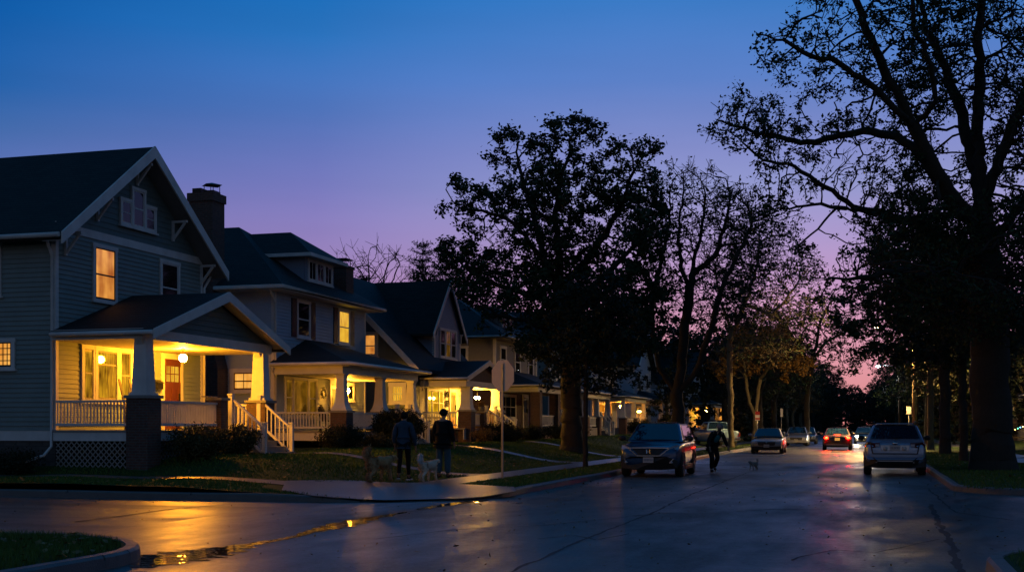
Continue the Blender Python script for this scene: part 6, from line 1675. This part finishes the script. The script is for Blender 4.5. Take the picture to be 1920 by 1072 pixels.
def person(label, loc, rz, pose, col, scale=1.0, hair='short'):
    t = thing('person', label, 'person', loc, rz); t.scale = (scale,)*3
    J = {}; P_ = pose
    g = lambda k: P_[k]
    pel, ch, nk, hd = g('pelvis'), g('chest'), g('neck'), g('head')
    J['pelvis'] = (*pel, .135, .10); J['waist'] = (*Vector(pel).lerp(Vector(ch), .4), .12, .09); J['chest'] = (*ch, .155, .105); J['upper'] = (*Vector(ch).lerp(Vector(nk), .55), .13, .085)
    J['neck'] = (*nk, .055); J['chin'] = (*(Vector(nk).lerp(Vector(hd), .45)+Vector((0, .015, 0))), .068); J['head'] = (*hd, .088, .098); J['top'] = (*(Vector(hd)+(Vector(hd)-Vector(nk)).normalized()*.055), .07)
    E = chain('pelvis', 'waist', 'chest', 'upper', 'neck', 'chin', 'head', 'top')
    J['nose'] = (*(Vector(hd)+Vector((0, .112, -.02))), .014); E.append(('head', 'nose'))
    for s in (-1, 1):
        J[f'ear{s}'] = (hd[0]+s*.096, hd[1]-.005, hd[2]-.01, .018); E.append(('head', f'ear{s}'))
        sh, el, wr_ = g(f'sh{s}'), g(f'el{s}'), g(f'wr{s}')
        J[f'sh{s}'] = (*sh, .062); J[f'el{s}'] = (*el, .043); J[f'wrist{s}'] = (*wr_, .030)
        E += [('upper', f'sh{s}'), (f'sh{s}', f'el{s}'), (f'el{s}', f'wrist{s}')]
        hand_bones(J, E, s, wr_, el)
        hp, kn, an = g(f'hip{s}'), g(f'kn{s}'), g(f'an{s}')
        J[f'hip{s}'] = (*hp, .088); J[f'kn{s}'] = (*kn, .058); J[f'calf{s}'] = (*(Vector(kn).lerp(Vector(an), .3)+Vector((0, -.015, 0))), .056); J[f'an{s}'] = (*an, .04)
        toe = Vector(an)+Vector(g(f'ft{s}') if f'ft{s}' in P_ else (0, .15, -.045)); J[f'toe{s}'] = (*toe, .035, .025)
        E += [('pelvis', f'hip{s}'), (f'hip{s}', f'kn{s}'), (f'kn{s}', f'calf{s}'), (f'calf{s}', f'an{s}'), (f'an{s}', f'toe{s}')]
    body = skin('body', J, E, 'pelvis', col['skin'], t)
    # clothes follow the same bones a little thicker
    K = {}; E2 = []
    for k in ('pelvis', 'waist', 'chest', 'upper'): 
        q = J[k]; K[k] = (q[0], q[1], q[2], q[3]+col.get('bulk', .03), q[4]+col.get('bulk', .03))
    K['hem'] = (pel[0], pel[1]-.01, pel[2]-.09, .155+col.get('bulk', .03), .12+col.get('bulk', .03))
    K['collar'] = (*Vector(nk).lerp(Vector(ch), .12), .078)
    E2 = chain('hem', 'pelvis', 'waist', 'chest', 'upper', 'collar')
    for s in (-1, 1):
        K[f'sh{s}'] = (*J[f'sh{s}'][:3], .085); K[f'el{s}'] = (*J[f'el{s}'][:3], .066); K[f'cuff{s}'] = (*(Vector(J[f'wrist{s}'][:3]).lerp(Vector(J[f'el{s}'][:3]), .08)), .048)
        E2 += [('upper', f'sh{s}'), (f'sh{s}', f'el{s}'), (f'el{s}', f'cuff{s}')]
    if col.get('hood'):
        K['hood'] = (nk[0], nk[1]-.09, nk[2]-.01, .085, .07); E2.append(('upper', 'hood'))
    jk = skin('jacket', K, E2, 'pelvis', col['jacket'], t)
    Tz = {'pelvis': (*pel, .145, .115)}; E3 = []
    for s in (-1, 1):
        tk = col.get('leg', .018)
        Tz[f'hip{s}'] = (*J[f'hip{s}'][:3], .092+tk*.5); Tz[f'kn{s}'] = (*J[f'kn{s}'][:3], .062+tk); Tz[f'calf{s}'] = (*J[f'calf{s}'][:3], .058+tk); Tz[f'an{s}'] = (*(Vector(J[f'an{s}'][:3])+Vector((0, 0, .02))), .046+tk)
        E3 += [('pelvis', f'hip{s}'), (f'hip{s}', f'kn{s}'), (f'kn{s}', f'calf{s}'), (f'calf{s}', f'an{s}')]
    skin('trousers', Tz, E3, 'pelvis', col['trousers'], t)
    for s in (-1, 1):
        an = Vector(J[f'an{s}'][:3]); toe = Vector(J[f'toe{s}'][:3]); heel = an-(toe-an)*.32; heel.z = min(an.z-.03, heel.z) if not col.get('lift') else heel.z
        sh = skin('shoe', {'h': (*(an+Vector((0, -.035, -.045))), .042), 'm': (*an.lerp(toe, .55), .044), 't': (*(toe+Vector((0, 0, .008))), .038), 'a': (*an, .05)}, [('h', 'm'), ('m', 't'), ('h', 'a')], 'h', col['shoe'], t)
        if 'sole' in col:
            so = MB(); d = (toe-an); d.z = 0; d.normalize(); q = Vector((-d.y, d.x, 0)); zl = min(an.z, toe.z)-.058
            a = an-d*.09; b = toe+d*.05
            z0 = a.z-.095; z1 = b.z-.05
            so.add([a-q*.042+Vector((0, 0, -.10)), a+q*.042+Vector((0, 0, -.10)), b+q*.035+Vector((0, 0, -.045)), b-q*.035+Vector((0, 0, -.045)), a-q*.042+Vector((0, 0, -.075)), a+q*.042+Vector((0, 0, -.075)), b+q*.035+Vector((0, 0, -.02)), b-q*.035+Vector((0, 0, -.02))], [(0,3,2,1),(4,5,6,7),(0,1,5,4),(1,2,6,5),(2,3,7,6),(3,0,4,7)]); so.build('sole', col['sole'], sh)
    hv = Vector(hd); up = (hv-Vector(nk)).normalized()
    hb = MB(); hb.ball(tuple(hv+up*.028+Vector((0, -.012, 0))), .104, .115, .105, 14, 10); ho = hb.build('hat' if hair == 'hat' else 'hair', col['hat'], t)
    if hair == 'hat':
        cf = MB(); cf.lathe([(.107, -.02), (.114, -.0), (.110, .03)], tuple(hv+Vector((0, -.012, .012))), 'z', 18); cf.build('cuff', col['hat'], ho)
    if hair == 'ponytail':
        pt_ = skin('ponytail', {'a': (hv.x, hv.y-.10, hv.z+.03, .03), 'b': (hv.x, hv.y-.15, hv.z-.05, .036), 'c': (hv.x, hv.y-.13, hv.z-.16, .02)}, chain('a', 'b', 'c'), 'a', col['hat'], ho)
    for s in (-1, 1):
        ey = MB(); ey.ball((hv.x+s*.034, hv.y+.086, hv.z+.005), .013, .010, .009, 8, 6); ey.build('eye', M['black'], t)
    return t
S = 1
def stand(h=1.76, step=.0, lean=0, armL=(0, 0), armR=(0, 0), stance=.10, swing=0):
    """pose facing +y; step shifts the feet fore and aft"""
    k = h/1.76; p = {}
    p['pelvis'] = (0, 0, .95*k); p['chest'] = (0, lean*.5, 1.30*k); p['neck'] = (0, lean*.8+.01, 1.50*k); p['head'] = (0, lean+.035, 1.635*k)
    for s in (-1, 1):
        p[f'sh{s}'] = (s*.185*k, lean*.75, 1.425*k)
        p[f'el{s}'] = (s*.25*k, lean*.6-.04+(armL if s < 0 else armR)[0]*.5, 1.14*k); p[f'wr{s}'] = (s*.26*k, lean*.5+.05+(armL if s < 0 else armR)[0], .90*k+(armL if s < 0 else armR)[1])
        f = step*s
        p[f'hip{s}'] = (s*.095, 0, .90*k); p[f'kn{s}'] = (s*stance, f*.5+.03, .50*k); p[f'an{s}'] = (s*stance, f, .10 + (max(0, -f)*.25))
        p[f'ft{s}'] = (s*.02, .145, -.048) if f >= -.05 else (s*.02, .10, -.095)
    return p
cloth = lambda n, c: mat(n, c, .85, .3, 14, .4, 120, spec=.2)
SK = mat('skin', (.30, .18, .12), .5, .08, 20)
DEN = cloth('blue_jeans', (.05, .10, .13)); BLK = cloth('black_cloth', (.007, .008, .009)); NVY = cloth('navy_hoodie', (.035, .062, .095)); DKH = cloth('dark_hair', (.012, .009, .007)); WHT = mat('white_rubber', (.6, .6, .6), .6, .1); TEAL = cloth('teal_shirt', (.015, .16, .17)); DSH = cloth('dark_shoe', (.015, .015, .018)); GRYH = cloth('grey_hair', (.16, .16, .16))
def ground_pt(u, v, z): 
    d = (CAM_H-z)*FPX/(v-HZ); q = at(u, HZ, d); return Vector((q.x, q.y, z))
wp = at(757, HZ, 30.3); wz = zt(wp.x, wp.y)+.035
woman = person('person in navy hoodie and black leggings walking away between two dogs', (wp.x, wp.y, wz), .12, stand(1.70, .17, 0, (.02, .02), (.14, -.04), .085), dict(skin=SK, jacket=NVY, trousers=BLK, shoe=DSH, sole=WHT, hat=DKH, bulk=.028, leg=.004, hood=True), 1.0, 'hair')
mp_ = at(831, HZ, 31.6); mz = zt(mp_.x, mp_.y)+.035
man = person('person in black jacket and blue jeans standing beside the white tailed dog', (mp_.x, mp_.y, mz), -.05, stand(1.80, .02, 0, (.02, 0), (.03, 0), .115), dict(skin=SK, jacket=BLK, trousers=DEN, shoe=DSH, hat=BLK, bulk=.08, leg=.03), 1.0, 'hat')
jp = at(1337, HZ, 39.8)
pz = stand(1.70, .0, .0)
pz.update({'pelvis': (0, -.06, .88), 'chest': (-.04, .14, 1.19), 'neck': (-.06, .28, 1.36), 'head': (-.07, .37, 1.47), 'sh-1': (-.22, .20, 1.30), 'sh1': (.14, .24, 1.29), 'el-1': (-.36, .12, 1.06), 'wr-1': (-.40, .26, .84), 'el1': (.30, .30, 1.02), 'wr1': (.34, .48, .82),
           'hip-1': (-.095, -.06, .84), 'hip1': (.095, -.06, .84), 'kn-1': (-.12, .10, .49), 'an-1': (-.13, -.16, .17), 'kn1': (.10, .16, .48), 'an1': (.10, .10, .10), 'ft-1': (0, .11, -.09), 'ft1': (0, .145, -.048)})
jog = person('person in dark clothes with teal shirt leaning forward behind the blue car', (jp.x, jp.y, .012), PI+.55, pz, dict(skin=SK, jacket=BLK, trousers=BLK, shoe=DSH, sole=WHT, hat=GRYH, bulk=.05, leg=.02, lift=True), 1.0, 'hat')
tb = skin('shirt', {'a': (-.0, .10, .98, .10, .10), 'b': (-.035, .205, 1.14, .11, .10), 'c': (-.05, .27, 1.27, .09, .08)}, chain('a', 'b', 'c'), 'a', TEAL, jog)

def dog(label, loc, rz, sc, m_, tailm=None, legm=None, headdown=0.0, tail='curl', seed=1, fur=.05):
    t = thing('dog', label, 'dog', loc, rz); t.scale = (sc,)*3
    J = {'rump': (0, -.30, .50, .14), 'belly': (0, -.08, .49, .15), 'chest': (0, .20, .50, .17), 'neck': (0, .40, .58-headdown*.5, .11), 'head': (0, .52, .66-headdown, .088), 'muzzle': (0, .65, .62-headdown*1.15, .045), 'nose': (0, .71, .61-headdown*1.2, .028)}
    E = chain('rump', 'belly', 'chest', 'neck', 'head', 'muzzle', 'nose')
    for s in (-1, 1):
        J[f'ear{s}'] = (s*.085, .50, .70-headdown, .028); J[f'ear2{s}'] = (s*.115, .53, .63-headdown, .02); E += [('head', f'ear{s}'), (f'ear{s}', f'ear2{s}')]
        fo = .06*s
        J[f'fs{s}'] = (s*.09, .24, .42, .07); J[f'fk{s}'] = (s*.09, .24+fo, .22, .036); J[f'fp{s}'] = (s*.09, .25+fo*1.6, .04, .03); J[f'ft{s}'] = (s*.09, .30+fo*1.6, .025, .028)
        E += [('chest', f'fs{s}'), (f'fs{s}', f'fk{s}'), (f'fk{s}', f'fp{s}'), (f'fp{s}', f'ft{s}')]
        bo = -.05*s
        J[f'bh{s}'] = (s*.09, -.30, .42, .095); J[f'bk{s}'] = (s*.095, -.24+bo, .28, .06); J[f'bq{s}'] = (s*.095, -.42+bo, .17, .034); J[f'bp{s}'] = (s*.095, -.39+bo*1.4, .04, .03); J[f'bt{s}'] = (s*.095, -.33+bo*1.4, .025, .028)
        E += [('rump', f'bh{s}'), (f'bh{s}', f'bk{s}'), (f'bk{s}', f'bq{s}'), (f'bq{s}', f'bp{s}'), (f'bp{s}', f'bt{s}')]
    if tail == 'curl':
        J.update(t1=(0, -.43, .58, .045), t2=(0, -.50, .70, .055), t3=(0, -.46, .82, .055), t4=(0, -.36, .84, .03))
    else:
        J.update(t1=(0, -.42, .58, .04), t2=(0, -.47, .68, .045), t3=(0, -.46, .78, .05), t4=(0, -.44, .86, .025))
    E += [('rump', 't1')]+chain('t1', 't2', 't3', 't4')
    body = skin('body', J, E, 'belly', m_, t)
    # coat tufts over the body
    rng = np.random.default_rng(seed); me = body.data
    co = np.array([v.co[:] for v in me.vertices]); no = np.array([v.normal[:] for v in me.vertices])
    def coat(name, sel, m2, n, ln):
        ids = rng.choice(np.where(sel)[0], n)
        d = no[ids]*.45+np.array([0, -.5, -.45])+rng.normal(0, .25, (n, 3)); d /= np.linalg.norm(d, axis=1)[:, None]
        s = np.cross(d, no[ids]); s /= np.maximum(np.linalg.norm(s, axis=1), 1e-6)[:, None]
        k = ln*rng.uniform(.6, 1.2, n)[:, None]
        V, F = quads(co[ids]+rng.normal(0, .008, (n, 3))+d*k*.45, d*k*.5, s*.007); np_mesh(name, V, F, m2, t)
    istail = (co[:, 1] < -.38) & (co[:, 2] > .56); isleg = co[:, 2] < .34
    coat('fur', ~istail & ~isleg & (co[:, 1] < .45), m_, 2600, fur)
    coat('tail_fur', istail, tailm or m_, 700, fur*1.6)
    coat('leg_fur', isleg, legm or m_, 900, fur*.8)
    cl = MB(); cl.lathe([(.098, -.015), (.098, .015)], (0, .42, .585-headdown*.5), 'y', 16); co_ = cl.build('collar', M['black'], t)
    return t
FUR1 = leaf_mat('brown_dog_coat', (.34, .20, .09), (.62, .40, .20), 3); FUR1L = leaf_mat('tan_dog_legs', (.16, .11, .06), (.26, .19, .11), 3)
FUR2 = leaf_mat('cream_grey_dog_coat', (.55, .45, .34), (.82, .72, .58), 3); FURW = leaf_mat('white_dog_tail', (.78, .77, .78), (.88, .87, .88), 3)
FUR3 = leaf_mat('grey_dog_coat', (.2, .19, .18), (.5, .47, .44), 5)
dp = at(712, HZ, 29.6); d1 = dog('large shaggy brown dog with curled tail leftmost on the wet ramp', (dp.x, dp.y, zt(dp.x, dp.y)+.03), -.32, .96, FUR1, None, FUR1L, .05, 'curl', 1, .075)
dp = at(803, HZ, 30.6); d2 = dog('cream dog with upright white tail between the two walkers', (dp.x, dp.y, zt(dp.x, dp.y)+.03), -.22, .76, FUR2, FURW, FUR2, .02, 'up', 2, .06)
dp = at(1413, HZ, 42.5); d3 = dog('small grey dog alone in the middle of the street', (dp.x, dp.y, .01), 2.6, .46, FUR3, None, None, .0, 'up', 3, .05)
bpy.context.view_layer.update()
def leash(label, a, b, sag=.12):
    mb = MB(); a = Vector(a); b = Vector(b); n = 10
    mb.tube([a.lerp(b, i/n)-Vector((0, 0, sag*math.sin(PI*i/n))) for i in range(n+1)], .008, 5)
    return tag(mb.build('leash', M['black']), label, 'leash')
def wrist_of(t, s, pose): return t.matrix_world @ (Vector(pose[f'wr{s}'])+Vector((0, 0, -.09)))
pw = stand(1.70, .17, 0, (.02, .02), (.14, -.04), .085)
leash('black leash from the hoodie walker to the cream dog', wrist_of(woman, 1, pw), d2.matrix_world @ Vector((0, .40, .66)), .05)
leash('black leash from the hoodie walker to the shaggy brown dog', wrist_of(woman, -1, pw), d1.matrix_world @ Vector((0, .42, .64)), .10)

# ------------------------------------------------------------------ street furniture
sp_ = at(942, HZ, 32.1); t = thing('stop_sign', 'octagonal sign on a steel post seen from its blank back', 'sign', (sp_.x, sp_.y, zt(sp_.x, sp_.y)), -.48)
f = MB(); f.box(-.03, .03, -.012, .012, -.1, 3.02); 
f.build('post', M['grey_metal'], t)
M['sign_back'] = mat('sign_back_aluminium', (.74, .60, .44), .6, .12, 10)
M['sign_red'] = mat('sign_red', (.35, .02, .02), .5, .1); M['sign_white'] = mat('sign_white', (.6, .6, .58), .5, .1)
f = MB(); R8 = .435; f.prism([(R8*math.cos(PI/8+k*PI/4), 2.70+R8*math.sin(PI/8+k*PI/4)) for k in range(8)], 'y', .013, .017); so = f.build('sign_plate', M['sign_back'], t)
f = MB(); f.prism([(R8*math.cos(PI/8+k*PI/4), 2.70+R8*math.sin(PI/8+k*PI/4)) for k in range(8)], 'y', .0195, .021); f.build('sign_face', M['sign_red'], so)
f = MB()
for z_ in (2.5, 2.9): f.lathe([(.02, -.008), (.02, 0)], (0, -.02, z_), 'y', 8)
f.build('bolt', M['grey_metal'], t)
sp_ = at(1420, HZ, 79); t = thing('parking_sign', 'small red and white sign by the forked tree behind the grey sedan', 'sign', (sp_.x, sp_.y, zt(sp_.x, sp_.y)), .5)
f = MB(); f.tube([(0, 0, -.1), (0, 0, 2.4)], .025, 8); f.build('post', M['grey_metal'], t)
f = MB(); f.box(-.16, .16, -.035, -.028, 1.78, 2.36); po = f.build('sign_plate', M['sign_white'], t)
f = MB(); f.box(-.16, .16, -.040, -.0355, 2.14, 2.36); f.box(-.16, .16, -.040, -.0355, 1.84, 1.95); f.build('sign_face', M['sign_red'], po)
sp_ = at(1704, HZ, 80); t = thing('parking_sign', 'small white sign left of the utility pole above the silver wagon', 'sign', (sp_.x, sp_.y, zt(sp_.x, sp_.y)), -.1)
f = MB(); f.tube([(0, 0, -.1), (0, 0, 2.7)], .025, 8); f.build('post', M['grey_metal'], t)
f = MB(); f.box(-.15, .15, -.035, -.028, 2.2, 2.68); po = f.build('sign_plate', M['sign_white'], t)
sp_ = at(1465, HZ, 100); t = thing('street_sign', 'narrow grey sign on the left verge beyond the grey sedan', 'sign', (sp_.x, sp_.y, zt(sp_.x, sp_.y)), .9)
f = MB(); f.tube([(0, 0, -.1), (0, 0, 2.9)], .025, 8); f.build('post', M['grey_metal'], t)
f = MB(); f.box(-.15, .15, -.035, -.028, 2.2, 2.85); f.build('sign_plate', M['sign_white'], t)

# utility pole carrying the warm street lamp
M['pole_wood'] = mat('weathered_pole_wood', (.16, .12, .075), .85, .35, 5, .5, 30)
t = thing('utility_pole', 'weathered wooden utility pole with street lamp arm on the right verge', 'pole', (2.95, 83.0, zt(2.95, 83)))
f = MB(); f.tube([(0, 0, -.3), (0, 0, 9.4)], [.15, .10], 12); f.build('pole', M['pole_wood'], t)
f = MB(); f.box(-1.1, 1.1, .1, .2, 8.7, 8.82); f.build('crossarm', M['pole_wood'], t)
f = MB(); f.tube([(0, 0, 7.2), (-.8, 0, 7.7), (-2.0, 0, 7.85)], .03, 8); f.build('lamp_arm', M['grey_metal'], t)
f = MB(); f.ball((-2.25, 0, 7.86), .34, .19, .12, 14, 8); lh = f.build('lamp_head', M['grey_metal'], t)
f = MB(); f.lathe([(0, 7.735), (.15, 7.735)], (-2.28, 0, 0), 'z', 20, False); f.build('lens', emit_mat('sodium_lens', (1.0, .58, .17), 60000), lh)
for y_, lab in ((135.0, 'utility pole with cold white street lamp far down the street'),):
    t = thing('street_lamp', lab, 'street lamp', (3.3, y_, .1))
    f = MB(); f.tube([(0, 0, -.3), (0, 0, 8.8)], [.14, .09], 10); f.build('pole', M['pole_wood'], t)
    f = MB(); f.tube([(0, 0, 7.4), (-.8, 0, 7.8), (-1.9, 0, 7.9)], .03, 8); f.build('lamp_arm', M['grey_metal'], t)
    f = MB(); f.ball((-2.1, 0, 7.88), .32, .14, .10, 12, 8); lh = f.build('lamp_head', M['grey_metal'], t)
    f = MB(); f.ball((-2.15, 0, 7.78), .2, .12, .08, 12, 8); f.build('lens', emit_mat('white_lens', (.9, .95, 1.0), 1500), lh)
def wire(label, a, b, sag, r=.012):
    a = Vector(a); b = Vector(b); mb = MB(); mb.tube([a.lerp(b, i/16)-Vector((0, 0, sag*4*(i/16)*(1-i/16))) for i in range(17)], r, 5)
    return tag(mb.build('overhead_wire', M['black']), label, 'wire', 'overhead wires')
wire('thin overhead wire running along the street from the utility pole', (2.0, 83.15, 8.9), (2.4, 135, 8.5), .9)
wire('thin overhead wire crossing the street from the utility pole', (2.9, 83.1, 8.6), (-9.5, 92, 6.6), .5)

# coloured string lights on a far porch hedge, right of the trunks
t = thing('string_lights', 'string of small coloured lights between the dark trunks on the right', 'string lights', (8.2, 82, 1.35))
f = MB(); pts = [(-1.3+2.6*i/16, .2*math.sin(i*.9), .14*math.sin(i*.5)+.10*i/16) for i in range(17)]; f.tube(pts, .008, 4); 
for x_ in (-1.3, 1.3): f.tube([(x_, 0, -1.2), (x_, 0, .12)], .02, 6)
f.build('cord', M['black'], t)
for i, q in enumerate(pts):
    colr = ((1, .55, .2), (.1, 1, .4), (.15, .5, 1), (1, .8, .35))[i % 4]
    f = MB(); f.ball((q[0], q[1], q[2]-.05), .035, n=8, m=6); f.build('bulb', emit_mat('bulb', colr, 6), t)

# ------------------------------------------------------------------ render settings
sc = bpy.context.scene
sc.view_settings.view_transform = 'Standard'; sc.view_settings.look = 'None'; sc.view_settings.exposure = 0; sc.view_settings.gamma = 1
sc.render.engine = 'CYCLES'
sc.cycles.use_denoising = True
try: sc.cycles.denoiser = 'OPENIMAGEDENOISE'
except Exception: pass
sc.cycles.max_bounces = 5; sc.cycles.diffuse_bounces = 3; sc.cycles.glossy_bounces = 3; sc.cycles.transparent_max_bounces = 4
sc.cycles.sample_clamp_indirect = 6; sc.cycles.caustics_reflective = False; sc.cycles.caustics_refractive = False
